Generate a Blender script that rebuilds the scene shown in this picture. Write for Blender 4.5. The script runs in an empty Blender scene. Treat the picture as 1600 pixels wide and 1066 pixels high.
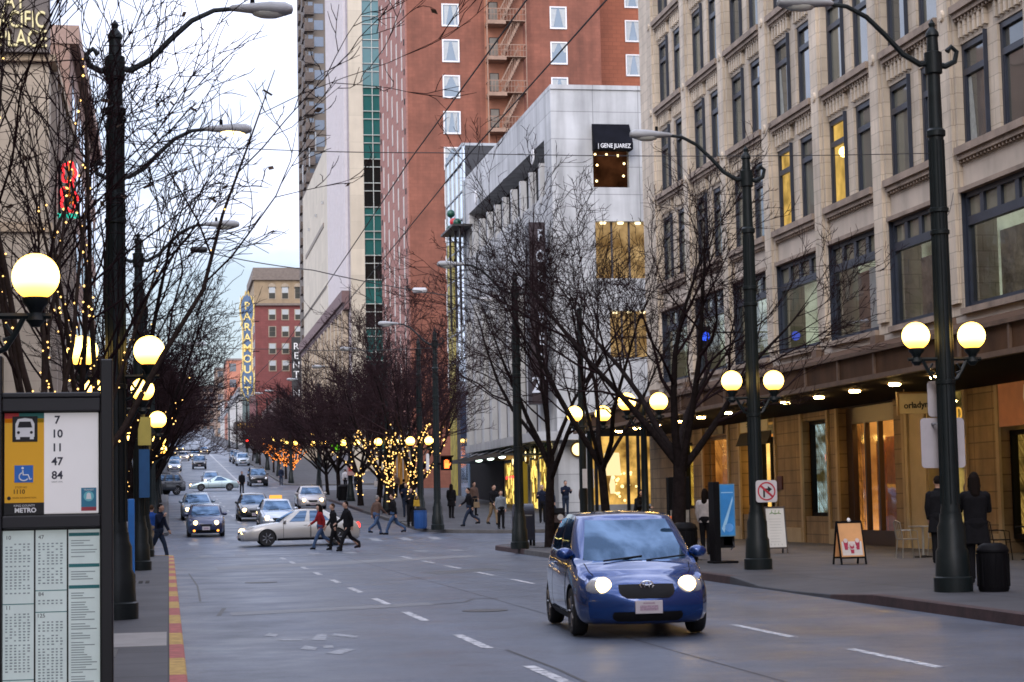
import bpy, bmesh, math, random
from mathutils import Vector, Matrix
R = math.radians
sc = bpy.context.scene
COL = sc.collection
rnd = random.Random(7)

# ------------------------------------------------------------------ camera calibration (real-world metres, street along +Y)
F = 3000.; YAW = R(10.2); PIT = R(4.78); RO = 0.02
CAM = Vector((0, 0, 1.67))
cf = Vector((math.sin(YAW)*math.cos(PIT), math.cos(YAW)*math.cos(PIT), math.sin(PIT)))
r0 = Vector((math.cos(YAW), -math.sin(YAW), 0)); u0 = r0.cross(cf)
cr = r0*math.cos(RO) - u0*math.sin(RO); cu = u0*math.cos(RO) + r0*math.sin(RO)
camd = bpy.data.cameras.new('camera'); cam = bpy.data.objects.new('camera', camd); COL.objects.link(cam)
m = Matrix((cr, cu, -cf)).transposed().to_4x4(); m.translation = CAM
cam.matrix_world = m
camd.sensor_width = 36; camd.lens = F/1600*36; camd.clip_start = .1; camd.clip_end = 6000
sc.camera = cam

def terr(y):
    if y < 68: return 0.
    if y < 80: return (y-68)**2/24*.031
    if y < 175: return .186+(y-80)*.031
    if y < 195:
        t = (y-175)/20; return 3.131+20*(.031*t+.017*t*t/2)
    return 3.921+(min(y, 900)-195)*.048

# ------------------------------------------------------------------ materials
MATS = {}
def nodes_of(name):
    mt = bpy.data.materials.new(name); mt.use_nodes = True
    nt = mt.node_tree; nt.nodes.clear()
    out = nt.nodes.new('ShaderNodeOutputMaterial')
    return mt, nt, out
def N(nt, t, **kw):
    n = nt.nodes.new(t)
    for k, v in kw.items():
        if k.startswith('i_'): n.inputs[k[2:].replace('_', ' ')].default_value = v
        else: setattr(n, k, v)
    return n
def facade_uv(nt):
    g = N(nt, 'ShaderNodeNewGeometry'); L = nt.links
    s = N(nt, 'ShaderNodeSeparateXYZ'); L.new(g.outputs['Position'], s.inputs[0])
    n = N(nt, 'ShaderNodeSeparateXYZ'); L.new(g.outputs['True Normal'], n.inputs[0])
    ab = N(nt, 'ShaderNodeMath', operation='ABSOLUTE'); L.new(n.outputs['X'], ab.inputs[0])
    gt = N(nt, 'ShaderNodeMath', operation='GREATER_THAN'); L.new(ab.outputs[0], gt.inputs[0]); gt.inputs[1].default_value = .5
    mx = N(nt, 'ShaderNodeMix', data_type='FLOAT'); L.new(gt.outputs[0], mx.inputs[0]); L.new(s.outputs['X'], mx.inputs[2]); L.new(s.outputs['Y'], mx.inputs[3])
    c = N(nt, 'ShaderNodeCombineXYZ'); L.new(mx.outputs[0], c.inputs['X']); L.new(s.outputs['Z'], c.inputs['Y'])
    return c.outputs[0], g
def M(name, color, rough=.6, metal=0., var=.15, vs=2., bump=0., bs=30., tile=None, mortar=.6, dirt=0., coat=0., local=False, emit=0., spec=.5, worn=None):
    if name in MATS: return MATS[name]
    mt, nt, out = nodes_of(name); L = nt.links
    b = N(nt, 'ShaderNodeBsdfPrincipled'); L.new(b.outputs[0], out.inputs[0])
    b.inputs['Roughness'].default_value = rough; b.inputs['Metallic'].default_value = metal
    b.inputs['Specular IOR Level'].default_value = spec
    if coat: b.inputs['Coat Weight'].default_value = coat; b.inputs['Coat Roughness'].default_value = .04
    tc = N(nt, 'ShaderNodeTexCoord'); g = N(nt, 'ShaderNodeNewGeometry')
    vec = tc.outputs['Object'] if local else g.outputs['Position']
    no = N(nt, 'ShaderNodeTexNoise', i_Scale=vs, i_Detail=6., i_Roughness=.6); L.new(vec, no.inputs['Vector'])
    rp = N(nt, 'ShaderNodeMapRange', i_From_Min=.3, i_From_Max=.7, i_To_Min=1-var, i_To_Max=1+var); L.new(no.outputs['Fac'], rp.inputs['Value'])
    cs = None
    if tile:
        uv, g2 = facade_uv(nt)
        br = N(nt, 'ShaderNodeTexBrick', offset=tile[2] if len(tile) > 2 else .5)
        br.inputs['Scale'].default_value = 1.; br.inputs['Brick Width'].default_value = tile[0]; br.inputs['Row Height'].default_value = tile[1]
        br.inputs['Mortar Size'].default_value = tile[3] if len(tile) > 3 else .012; br.inputs['Mortar Smooth'].default_value = .2
        br.inputs['Color1'].default_value = (*[c*1.07 for c in color], 1); br.inputs['Color2'].default_value = (*[c*.92 for c in color], 1)
        br.inputs['Mortar'].default_value = (*[c*mortar for c in color], 1); br.inputs['Bias'].default_value = 0
        L.new(uv, br.inputs['Vector']); cs = br.outputs['Color']
    mu = N(nt, 'ShaderNodeVectorMath', operation='SCALE')
    if cs is None: mu.inputs[0].default_value = color
    else: L.new(cs, mu.inputs[0])
    L.new(rp.outputs[0], mu.inputs['Scale']); res = mu.outputs[0]
    if dirt:
        mp = N(nt, 'ShaderNodeMapping'); mp.inputs['Scale'].default_value = (1.3, 1.3, .12); L.new(g.outputs['Position'], mp.inputs[0])
        n2 = N(nt, 'ShaderNodeTexNoise', i_Scale=1.2, i_Detail=5.); L.new(mp.outputs[0], n2.inputs['Vector'])
        r2 = N(nt, 'ShaderNodeMapRange', i_From_Min=.4, i_From_Max=.75, i_To_Min=1., i_To_Max=1-dirt); L.new(n2.outputs['Fac'], r2.inputs['Value'])
        m2 = N(nt, 'ShaderNodeVectorMath', operation='SCALE'); L.new(res, m2.inputs[0]); L.new(r2.outputs[0], m2.inputs['Scale']); res = m2.outputs[0]
    if worn:
        n4 = N(nt, 'ShaderNodeTexNoise', i_Scale=7., i_Detail=8., i_Roughness=.75); L.new(vec, n4.inputs['Vector'])
        r4 = N(nt, 'ShaderNodeMapRange', i_From_Min=.47, i_From_Max=.60, i_To_Min=0., i_To_Max=1.); L.new(n4.outputs['Fac'], r4.inputs['Value'])
        m4 = N(nt, 'ShaderNodeMix', data_type='RGBA'); L.new(r4.outputs[0], m4.inputs[0]); L.new(res, m4.inputs[6]); m4.inputs[7].default_value = (*worn, 1); res = m4.outputs[2]
    L.new(res, b.inputs['Base Color'])
    if emit:
        L.new(res, b.inputs['Emission Color']); b.inputs['Emission Strength'].default_value = emit; mt.cycles.emission_sampling = 'NONE'
    if bump:
        n3 = N(nt, 'ShaderNodeTexNoise', i_Scale=bs, i_Detail=4.); L.new(vec, n3.inputs['Vector'])
        bp = N(nt, 'ShaderNodeBump', i_Strength=bump, i_Distance=.02); L.new(n3.outputs['Fac'], bp.inputs['Height']); L.new(bp.outputs[0], b.inputs['Normal'])
    MATS[name] = mt; return mt
def E(name, color, s, sample=False, noise=0., ns=3., tone=None):
    if name in MATS: return MATS[name]
    mt, nt, out = nodes_of(name); L = nt.links
    e = N(nt, 'ShaderNodeEmission', i_Strength=s); e.inputs[0].default_value = (*color, 1); L.new(e.outputs[0], out.inputs[0])
    if noise:
        g = N(nt, 'ShaderNodeNewGeometry'); no = N(nt, 'ShaderNodeTexNoise', i_Scale=ns, i_Detail=5.); L.new(g.outputs['Position'], no.inputs['Vector'])
        rp = N(nt, 'ShaderNodeValToRGB'); L.new(no.outputs['Fac'], rp.inputs[0])
        rp.color_ramp.elements[0].position = .35; rp.color_ramp.elements[1].position = .68
        rp.color_ramp.elements[0].color = (*[c*(1-noise) for c in (tone or color)], 1); rp.color_ramp.elements[1].color = (*color, 1)
        L.new(rp.outputs[0], e.inputs[0])
    if not sample: mt.cycles.emission_sampling = 'NONE'
    MATS[name] = mt; return mt
def GLASS(name, tint=(.03, .04, .05), refl=.12, trans=.0, rough=.03, gcol=(.9, .95, 1)):
    """window glass: dark body or see-through, with a fresnel mirror"""
    if name in MATS: return MATS[name]
    mt, nt, out = nodes_of(name); L = nt.links
    gl = N(nt, 'ShaderNodeBsdfGlossy', i_Roughness=rough); gl.inputs[0].default_value = (*gcol, 1)
    fr = N(nt, 'ShaderNodeFresnel', i_IOR=1.5); ad = N(nt, 'ShaderNodeMath', operation='ADD', use_clamp=True); L.new(fr.outputs[0], ad.inputs[0]); ad.inputs[1].default_value = refl
    di = N(nt, 'ShaderNodeBsdfDiffuse'); di.inputs[0].default_value = (*tint, 1)
    base = di.outputs[0]
    if trans:
        tr = N(nt, 'ShaderNodeBsdfTransparent'); tr.inputs[0].default_value = (.92, .95, .95, 1)
        mx = N(nt, 'ShaderNodeMixShader'); mx.inputs[0].default_value = trans; L.new(di.outputs[0], mx.inputs[1]); L.new(tr.outputs[0], mx.inputs[2]); base = mx.outputs[0]
    m2 = N(nt, 'ShaderNodeMixShader'); L.new(ad.outputs[0], m2.inputs[0]); L.new(base, m2.inputs[1]); L.new(gl.outputs[0], m2.inputs[2])
    g = N(nt, 'ShaderNodeNewGeometry'); no = N(nt, 'ShaderNodeTexNoise', i_Scale=.8, i_Detail=2.); L.new(g.outputs['Position'], no.inputs['Vector'])
    bp = N(nt, 'ShaderNodeBump', i_Strength=.08, i_Distance=.05); L.new(no.outputs['Fac'], bp.inputs['Height']); L.new(bp.outputs[0], gl.inputs['Normal'])
    L.new(m2.outputs[0], out.inputs[0]); MATS[name] = mt; return mt

# ------------------------------------------------------------------ mesh builder
class MB:
    def __init__(s, o=(0, 0, 0)): s.v = []; s.f = []; s.mi = []; s.o = Vector(o); s.cur = 0
    def face(s, pts):
        k = len(s.v); s.v += [tuple(p) for p in pts]; s.f.append(tuple(range(k, k+len(pts)))); s.mi.append(s.cur); return s
    def grid(s, rows, close=False):
        k = len(s.v); n = len(rows[0])
        for r_ in rows: s.v += [tuple(p) for p in r_]
        for i in range(len(rows)-1):
            for j in range(n if close else n-1):
                j2 = (j+1) % n
                s.f.append((k+i*n+j, k+i*n+j2, k+(i+1)*n+j2, k+(i+1)*n+j)); s.mi.append(s.cur)
        return s
    def box(s, x0, x1, y0, y1, z0, z1):
        if x0 > x1: x0, x1 = x1, x0
        if y0 > y1: y0, y1 = y1, y0
        if z0 > z1: z0, z1 = z1, z0
        k = len(s.v)
        s.v += [(x0, y0, z0), (x1, y0, z0), (x1, y1, z0), (x0, y1, z0), (x0, y0, z1), (x1, y0, z1), (x1, y1, z1), (x0, y1, z1)]
        for q in ((0, 3, 2, 1), (4, 5, 6, 7), (0, 1, 5, 4), (1, 2, 6, 5), (2, 3, 7, 6), (3, 0, 4, 7)):
            s.f.append(tuple(k+i for i in q)); s.mi.append(s.cur)
        return s
    def cbox(s, c, size): return s.box(c[0]-size[0]/2, c[0]+size[0]/2, c[1]-size[1]/2, c[1]+size[1]/2, c[2]-size[2]/2, c[2]+size[2]/2)
    def prism(s, poly, axis, a, b):
        def P(p, w): return (w, p[0], p[1]) if axis == 0 else (p[0], w, p[1]) if axis == 1 else (p[0], p[1], w)
        k = len(s.v); n = len(poly)
        s.v += [P(p, a) for p in poly]+[P(p, b) for p in poly]
        s.f.append(tuple(range(k, k+n))); s.f.append(tuple(range(k+2*n-1, k+n-1, -1))); s.mi += [s.cur]*2
        for i in range(n):
            j = (i+1) % n; s.f.append((k+i, k+n+i, k+n+j, k+j)); s.mi.append(s.cur)
        return s
    def tube(s, pts, rad, n=6, cap=True, flat=1.):
        pts = [Vector(p) for p in pts]
        if not isinstance(rad, (list, tuple)): rad = [rad]*len(pts)
        k = len(s.v); ref = None
        for i, p in enumerate(pts):
            d = (pts[min(i+1, len(pts)-1)]-pts[max(i-1, 0)])
            if d.length < 1e-9: d = Vector((0, 0, 1))
            d.normalize()
            if ref is None:
                ref = Vector((0, 1, 0)) if abs(d.y) < .9 else Vector((1, 0, 0))
            a = (ref-d*ref.dot(d)); a = a.normalized() if a.length > 1e-6 else d.orthogonal().normalized()
            b = d.cross(a); ref = a
            for j in range(n):
                t = 2*math.pi*j/n; s.v.append(tuple(p+(a*math.cos(t)*flat+b*math.sin(t))*rad[i]))
        for i in range(len(pts)-1):
            for j in range(n):
                j2 = (j+1) % n
                s.f.append((k+i*n+j, k+i*n+j2, k+(i+1)*n+j2, k+(i+1)*n+j)); s.mi.append(s.cur)
        if cap:
            s.f.append(tuple(range(k+n-1, k-1, -1))); e = k+(len(pts)-1)*n; s.f.append(tuple(range(e, e+n))); s.mi += [s.cur]*2
        return s
    def bar(s, a, b, w, h=None):
        return s.tube([a, b], w*.7071, 4)
    def lathe(s, prof, n=12, c=(0, 0, 0), axis=2, cap=True):
        rows = []
        for (r_, z) in prof:
            row = []
            for j in range(n):
                t = 2*math.pi*j/n; x, y = r_*math.cos(t), r_*math.sin(t)
                p = (x, y, z) if axis == 2 else (z, x, y) if axis == 0 else (y, z, x)
                row.append((p[0]+c[0], p[1]+c[1], p[2]+c[2]))
            rows.append(row)
        k = len(s.v); s.grid(rows, True)
        if cap and prof[0][0] > 1e-6: s.f.append(tuple(range(k+n-1, k-1, -1))); s.mi.append(s.cur)
        if cap and prof[-1][0] > 1e-6: e = k+(len(prof)-1)*n; s.f.append(tuple(range(e, e+n))); s.mi.append(s.cur)
        return s
    def ell(s, c, r3, n=12, m_=8):
        if not isinstance(r3, (list, tuple)): r3 = (r3,)*3
        rows = []
        for i in range(m_+1):
            a = math.pi*i/m_; a = min(max(a, .03), math.pi-.03)
            rows.append([(c[0]+r3[0]*math.sin(a)*math.cos(2*math.pi*j/n), c[1]+r3[1]*math.sin(a)*math.sin(2*math.pi*j/n), c[2]-r3[2]*math.cos(a)) for j in range(n)])
        k = len(s.v); s.grid(rows, True)
        s.f.append(tuple(range(k+n-1, k-1, -1))); e = k+m_*n; s.f.append(tuple(range(e, e+n))); s.mi += [s.cur]*2
        return s
    def cut(s):
        s.cuts = getattr(s, 'cuts', [0])+[len(s.f)]; return s
    def pieces(s, name, mats, parent):
        s.cut(); c = s.cuts
        for a, b in zip(c, c[1:]):
            if a == b: continue
            q = MB(s.o); ids = {}
            for fi in range(a, b):
                f_ = []
                for i in s.f[fi]:
                    if i not in ids: ids[i] = len(q.v); q.v.append(s.v[i])
                    f_.append(ids[i])
                q.f.append(tuple(f_)); q.mi.append(s.mi[fi])
            q.build(name, mats, parent)
    def xf(s, mat, start=0):
        for i in range(start, len(s.v)): s.v[i] = tuple(mat @ Vector(s.v[i]))
        return s
    def mesh(s, name, mats):
        me = bpy.data.meshes.new(name)
        me.from_pydata([(x-s.o.x, y-s.o.y, z-s.o.z) for x, y, z in s.v], [], s.f)
        for mt in (mats if isinstance(mats, (list, tuple)) else [mats]): me.materials.append(mt)
        if any(s.mi): me.polygons.foreach_set('material_index', s.mi)
        return me
    def build(s, name, mats, parent=None, smooth=False, fix=False, bevel=0., label=None):
        me = s.mesh(name, mats)
        if fix or bevel:
            bm = bmesh.new(); bm.from_mesh(me); bmesh.ops.remove_doubles(bm, verts=bm.verts, dist=1e-5); bmesh.ops.recalc_face_normals(bm, faces=bm.faces); bm.to_mesh(me); bm.free()
        if smooth:
            me.polygons.foreach_set('use_smooth', [True]*len(me.polygons))
            if smooth != 'all': me.set_sharp_from_angle(angle=R(40))
        o = bpy.data.objects.new(name, me); COL.objects.link(o)
        if parent: o.parent = parent
        elif s.o.length: o.location = s.o
        if bevel:
            b = o.modifiers.new('bevel', 'BEVEL'); b.width = bevel; b.segments = 2; b.limit_method = 'ANGLE'
        if label: o['label'] = label
        return o
def tag(o, label, cat, group=None):
    o['label'] = label; o['category'] = cat
    if group: o['group'] = group
    return o
def thing(name, label, cat, loc=(0, 0, 0), rz=0., group=None):
    o = bpy.data.objects.new(name, None); COL.objects.link(o); o.location = loc; o.rotation_euler = (0, 0, rz); o.empty_display_size = .2
    return tag(o, label, cat, group)
def struct(o): o['kind'] = 'structure'; return o
def dup(o, parent=None):
    c = o.copy(); COL.objects.link(c)
    if parent is not None: c.parent = parent
    for ch in list(o.children): dup(ch, c)
    return c
def place(o, loc, rz=0., label=None, scale=None):
    o.location = loc; o.rotation_euler = (0, 0, rz)
    if label: o['label'] = label
    if scale: o.scale = (scale,)*3 if not isinstance(scale, tuple) else scale
    return o
def setmat(root, part, mt, deep=True):
    for ch in root.children:
        if ch.name.split('.')[0] == part:
            ch.material_slots[0].link = 'OBJECT'; ch.material_slots[0].material = mt
def bake(o, parent=None, mats=None):
    """apply modifiers"""
    dg = bpy.context.evaluated_depsgraph_get(); dg.update()
    me = bpy.data.meshes.new_from_object(o.evaluated_get(dg)); o.modifiers.clear(); old = o.data; o.data = me
    return o
def text(name, body, size, loc, rot, mt, parent=None, extrude=.01, align='CENTER', sx=1., spacing=1., bold=0., vertical=False):
    cu_ = bpy.data.curves.new(name, 'FONT'); cu_.body = body; cu_.size = size; cu_.extrude = extrude; cu_.align_x = align; cu_.align_y = 'CENTER'
    cu_.space_character = spacing; cu_.offset = bold; cu_.space_line = spacing if vertical else 1.; cu_.resolution_u = 3
    t = bpy.data.objects.new(name, cu_); COL.objects.link(t)
    dg = bpy.context.evaluated_depsgraph_get(); me = bpy.data.meshes.new_from_object(t.evaluated_get(dg))
    bpy.data.objects.remove(t); bpy.data.curves.remove(cu_)
    if sx != 1.:
        for v in me.vertices: v.co.x *= sx
    me.materials.clear(); me.materials.append(mt)
    o = bpy.data.objects.new(name, me); COL.objects.link(o); o.rotation_euler = rot
    if parent: o.parent = parent; o.location = Vector(loc)-Vector(parent.location)
    else: o.location = loc
    return o
FY = (R(90), 0, 0)            # text facing -Y (towards the camera)
FX = (R(90), 0, R(-90))       # text facing -X (towards the street from the right)

# ------------------------------------------------------------------ shared materials
def asphalt():
    mt, nt, out = nodes_of('asphalt'); L = nt.links; b = N(nt, 'ShaderNodeBsdfPrincipled'); L.new(b.outputs[0], out.inputs[0])
    g = N(nt, 'ShaderNodeNewGeometry'); P = g.outputs['Position']; s = N(nt, 'ShaderNodeSeparateXYZ'); L.new(P, s.inputs[0])
    def noise(sc_, det, a, b_, c, d, mp=None):
        v = P
        if mp: m_ = N(nt, 'ShaderNodeMapping'); m_.inputs['Scale'].default_value = mp; L.new(P, m_.inputs[0]); v = m_.outputs[0]
        n = N(nt, 'ShaderNodeTexNoise', i_Scale=sc_, i_Detail=det, i_Roughness=.65); L.new(v, n.inputs['Vector'])
        r = N(nt, 'ShaderNodeMapRange', i_From_Min=a, i_From_Max=b_, i_To_Min=c, i_To_Max=d); L.new(n.outputs['Fac'], r.inputs['Value']); return r.outputs[0], n
    def mul(a, b_):
        m_ = N(nt, 'ShaderNodeMath', operation='MULTIPLY'); L.new(a, m_.inputs[0])
        if isinstance(b_, float): m_.inputs[1].default_value = b_
        else: L.new(b_, m_.inputs[1])
        return m_.outputs[0]
    big, _ = noise(.22, 5., .3, .7, .78, 1.2); mid, _ = noise(1.6, 6., .3, .7, .85, 1.14, (1, .35, 1)); fine, nf = noise(24., 5., .3, .7, .68, 1.34); stain, _ = noise(.9, 3., .60, .72, 1., .78, (1, .5, 1))
    # tyre paths: two darker bands in each 3.65 m lane
    m1 = N(nt, 'ShaderNodeMath', operation='MULTIPLY'); L.new(s.outputs['X'], m1.inputs[0]); m1.inputs[1].default_value = 2*math.pi/1.82
    c1 = N(nt, 'ShaderNodeMath', operation='COSINE'); L.new(m1.outputs[0], c1.inputs[0]); r1 = N(nt, 'ShaderNodeMapRange', i_From_Min=-1., i_From_Max=1., i_To_Min=.90, i_To_Max=1.06); L.new(c1.outputs[0], r1.inputs['Value'])
    vo = N(nt, 'ShaderNodeTexVoronoi', feature='DISTANCE_TO_EDGE', i_Scale=.33); n5 = N(nt, 'ShaderNodeTexNoise', i_Scale=1.1, i_Detail=4.); L.new(P, n5.inputs['Vector']); va = N(nt, 'ShaderNodeVectorMath', operation='MULTIPLY_ADD'); L.new(n5.outputs['Color'], va.inputs[0]); va.inputs[1].default_value = (1.6, 1.6, 0); L.new(P, va.inputs[2]); L.new(va.outputs[0], vo.inputs['Vector'])
    cr1 = N(nt, 'ShaderNodeMapRange', i_From_Min=.0, i_From_Max=.012, i_To_Min=.8, i_To_Max=1.); L.new(vo.outputs['Distance'], cr1.inputs['Value'])
    f = mul(mul(mul(mul(mul(big, mid), fine), stain), r1.outputs[0]), cr1.outputs[0])
    v = N(nt, 'ShaderNodeVectorMath', operation='SCALE'); v.inputs[0].default_value = (.070, .088, .126); L.new(f, v.inputs['Scale']); L.new(v.outputs[0], b.inputs['Base Color'])
    rr_, _ = noise(.5, 4., .3, .7, .30, .55); L.new(rr_, b.inputs['Roughness'])
    bp = N(nt, 'ShaderNodeBump', i_Strength=.35, i_Distance=.01); L.new(nf.outputs['Fac'], bp.inputs['Height']); L.new(bp.outputs[0], b.inputs['Normal'])
    MATS['asphalt'] = mt; return mt
ASPH = asphalt()
CONC = M('concrete_paving', (.17, .17, .175), .75, var=.16, vs=.7, tile=None, bump=.15, bs=40.)
KERB = M('kerb_stone', (.095, .092, .092), .8, var=.2, vs=3., bump=.2)
KERBR = M('kerb_red', (.05, .026, .026), .75, var=.4, vs=5., bump=.2)
PAINT = M('road_paint', (.55, .56, .58), .7, var=.3, vs=6., worn=(.11, .12, .145))
POLE = M('pole_paint', (.010, .0145, .0155), .42, var=.25, vs=4., bump=.08, bs=60., spec=.22, local=True)
BLACKM = M('black_metal', (.006, .006, .0075), .6, var=.2, spec=.1)
DARK = M('dark_void', (.006, .006, .007), .8)
STEEL = M('galvanised', (.32, .34, .36), .42, metal=.6, var=.15)
def globe_mat():
    mt, nt, out = nodes_of('lit_globe'); e = N(nt, 'ShaderNodeEmission', i_Strength=9.); nt.links.new(e.outputs[0], out.inputs[0])
    tc = N(nt, 'ShaderNodeTexCoord'); s = N(nt, 'ShaderNodeSeparateXYZ'); nt.links.new(tc.outputs['Generated'], s.inputs[0]); rp = N(nt, 'ShaderNodeValToRGB'); nt.links.new(s.outputs['Z'], rp.inputs[0])
    e0, e1 = rp.color_ramp.elements; e0.position = .02; e0.color = (.42, .17, .02, 1); e1.position = .9; e1.color = (.85, .50, .10, 1)
    for p, c in ((.22, (.75, .38, .055, 1)), (.5, (1., .68, .19, 1))): x = rp.color_ramp.elements.new(p); x.color = c
    nt.links.new(rp.outputs[0], e.inputs[0]); return mt
GLOBE = globe_mat()
BULB = E('fairy_bulb', (1., .58, .17), 3.4)
DOWN = E('lit_downlight', (1., .58, .18), 120., sample=True)
BARK = M('bark', (.016, .012, .012), .9, var=.4, vs=9., bump=.6, bs=35., spec=.05)
BARKL = M('bark_lamplit', (.040, .029, .025), .9, var=.4, vs=9., bump=.6, bs=35., spec=.05)  # paler copy of the bark, lamp light on the trunks put into its colour
TWIG = M('twig_bark', (.021, .0125, .014), .9, var=.3, vs=6., spec=.04)
HEADL = E('lit_headlight', (1., .66, .27), 8., sample=True)
TAIL = E('lit_tail_lamp', (1., .04, .03), 4.)
AMBER = E('lit_amber', (1., .35, .05), 3.)
WHITE = M('white_paint', (.72, .72, .73), .5, var=.06)
# ------------------------------------------------------------------ ground, road, pavements, kerbs, markings
YS = [-40+4*i for i in range(61)]+[204+12*i for i in range(67)]
g = MB()
g.grid([[(x, y, terr(y)-.06) for x in (-2500, -60, 80, 2500)] for y in [-400]+YS+[1010, 2000, 5000]])
struct(g.build('ground', M('ground_concrete', (.12, .12, .125), .85, var=.2, vs=.3)))
g = MB(); g.grid([[(x, y, terr(y)) for x in (-58, -.2, 3.6, 7.3, 11, 40, 78)] for y in YS])
struct(g.build('road', ASPH, smooth='all'))

def kerb_line(x0, y0, y1, side, r0_, r1_, slope=0.):
    """x of the kerb face; side +1 = pavement lies at larger x"""
    def f(y):
        x = x0+slope*(min(max(y, 22), 70)-22)
        for rr, d in ((r0_, y-y0), (r1_, y1-y)):
            if rr and d < rr: d = max(d, 0); x += side*(rr-math.sqrt(max(rr*rr-(rr-d)**2, 0)))
        return x
    return f
def ystations(y0, y1, r0_, r1_):
    ys = set([y0, y1])
    for rr, a, s in ((r0_, y0, 1), (r1_, y1, -1)):
        if rr:
            for k in range(9): ys.add(round(a+s*rr*(1-math.cos(k/8*math.pi/2)), 3))
    y = y0
    while y < y1: ys.add(round(y, 3)); y += 2. if y < 100 else 6.
    return sorted(ys)
def pavement(y0, y1, side, x0, xout, r0_, r1_, slope=0., ramp=None, mt=CONC, kmats=None, kfun=None):
    kf = kerb_line(x0, y0, y1, side, r0_, r1_, slope); ys = ystations(y0, y1, r0_, r1_)
    def h(x, y):
        z = .15
        if ramp:
            a, b = ramp
            t = max(0, min(1, min(y-a+.8, b+.8-y)/.8))
            d = abs(x-kf(y))
            z -= .125*t*max(0, 1-d/1.6)
        return z+terr(y)
    w = MB(); k = MB(); kw = .17*side
    rows = []
    for y in ys:
        xa = kf(y)+kw
        rows.append([(xa, y, h(xa, y)), (xa+.75*side, y, h(xa+.75*side, y)), (xa+1.5*side, y, h(xa+1.5*side, y)), (xa+4*side, y, h(xa+4*side, y)), (xout, y, h(xout, y))])
    w.grid(rows)
    struct(w.build('pavement', mt, fix=True))
    for i in range(len(ys)-1):
        ya, yb = ys[i], ys[i+1]
        k.cur = kfun((ya+yb)/2) if kfun else 0
        xa, xb = kf(ya), kf(yb)
        if abs(xa-xb) > 9: continue
        pts = []
        for (x, y) in ((xa, ya), (xb, yb)):
            z0 = terr(y)-.03; z1 = h(x+kw, y)+.006
            pts.append([(x, y, z0), (x+.012*side, y, z1-.012), (x+.03*side, y, z1), (x+kw, y, z1), (x+kw, y, z1-.02)])
        k.grid(pts)
    # end kerbs along the cross streets
    for (ye, s, rr) in ((y0, -1, r0_), (y1, 1, r1_)):
        if rr:
            xs = kf(ye); z = terr(ye)
            k.cur = 0; k.box(xs, xout, ye, ye-.17*s, z-.03, z+.156)
    struct(k.build('kerb', kmats or [KERB, KERBR, M('ramp_concrete', (.05, .053, .062), .75, var=.2)], fix=True))
    return kf
PAVT = M('pavement_slabs', (.165, .165, .172), .72, var=.16, vs=.6, bump=.15, bs=40., tile=None)
def slab_mat():
    mt, nt, out = nodes_of('pavement_scored'); L = nt.links
    b = N(nt, 'ShaderNodeBsdfPrincipled', i_Roughness=.7); L.new(b.outputs[0], out.inputs[0])
    g_ = N(nt, 'ShaderNodeNewGeometry')
    br = N(nt, 'ShaderNodeTexBrick', offset=0.); L.new(g_.outputs['Position'], br.inputs['Vector'])
    for k_, v in (('Scale', 1.), ('Brick Width', 1.5), ('Row Height', 1.5), ('Mortar Size', .02), ('Mortar Smooth', .3), ('Color1', (.056, .059, .069, 1)), ('Color2', (.046, .048, .056, 1)), ('Mortar', (.016, .016, .018, 1))): br.inputs[k_].default_value = v
    no = N(nt, 'ShaderNodeTexNoise', i_Scale=.55, i_Detail=7., i_Roughness=.65); L.new(g_.outputs['Position'], no.inputs['Vector'])
    rp = N(nt, 'ShaderNodeMapRange', i_From_Min=.3, i_From_Max=.7, i_To_Min=.6, i_To_Max=1.35); L.new(no.outputs['Fac'], rp.inputs['Value'])
    mu = N(nt, 'ShaderNodeVectorMath', operation='SCALE'); L.new(br.outputs['Color'], mu.inputs[0]); L.new(rp.outputs[0], mu.inputs['Scale']); L.new(mu.outputs[0], b.inputs['Base Color'])
    n3 = N(nt, 'ShaderNodeTexNoise', i_Scale=45., i_Detail=3.); L.new(g_.outputs['Position'], n3.inputs['Vector'])
    bp = N(nt, 'ShaderNodeBump', i_Strength=.15, i_Distance=.02); L.new(n3.outputs['Fac'], bp.inputs['Height']); L.new(bp.outputs[0], b.inputs['Normal'])
    return mt
SLAB = slab_mat()
KY = M('kerb_yellow', (.42, .27, .07), .75, var=.35, vs=7., bump=.2); KR2 = M('kerb_stripe_red', (.34, .09, .08), .75, var=.35, vs=7., bump=.2)
# the right side
pavement(-30, 70, 1, 10.42, 60, 0, 4.2, slope=.0165, ramp=(30.2, 34.6), mt=SLAB, kfun=lambda y: 2 if 29.0 < y < 36.2 else 1 if (y < 29.6 and y > 18) or 35.2 < y < 41 or y > 60 else 0)
pavement(83, 165, 1, 11.2, 60, 5, 5, mt=SLAB, kfun=lambda y: 1 if 112 < y < 135 or y > 155 else 0)
pavement(187, 330, 1, 11.2, 60, 5, 5, mt=SLAB)
pavement(346, 900, 1, 11.2, 60, 5, 0, mt=SLAB)
# the left side: striped kerb
lk = [-30]
def stripes(y): return 2 if (int((y+100)/2.) % 2) else 3
pavement(-30, 64.3, -1, .17, -58, 0, 1.2, mt=SLAB, kmats=[KERB, KERBR, KY, KR2], kfun=stripes)
pavement(85, 162, -1, .0, -58, 4, 4, mt=SLAB)
pavement(187, 900, -1, .0, -58, 4, 0, mt=SLAB)
# a pale slab let into the left pavement, with a dark grating
g = MB(); g.box(-1.9, -.03, 21.9, 24.3, .14, .154); struct(g.build('pavement_patch', M('pale_slab', (.27, .26, .25), .75, var=.15, vs=2.)))
g = MB(); g.box(-.95, -.55, 20.4, 21.6, .14, .155); struct(g.build('pavement_grating', M('grating', (.07, .07, .07), .6, var=.3)))

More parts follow.
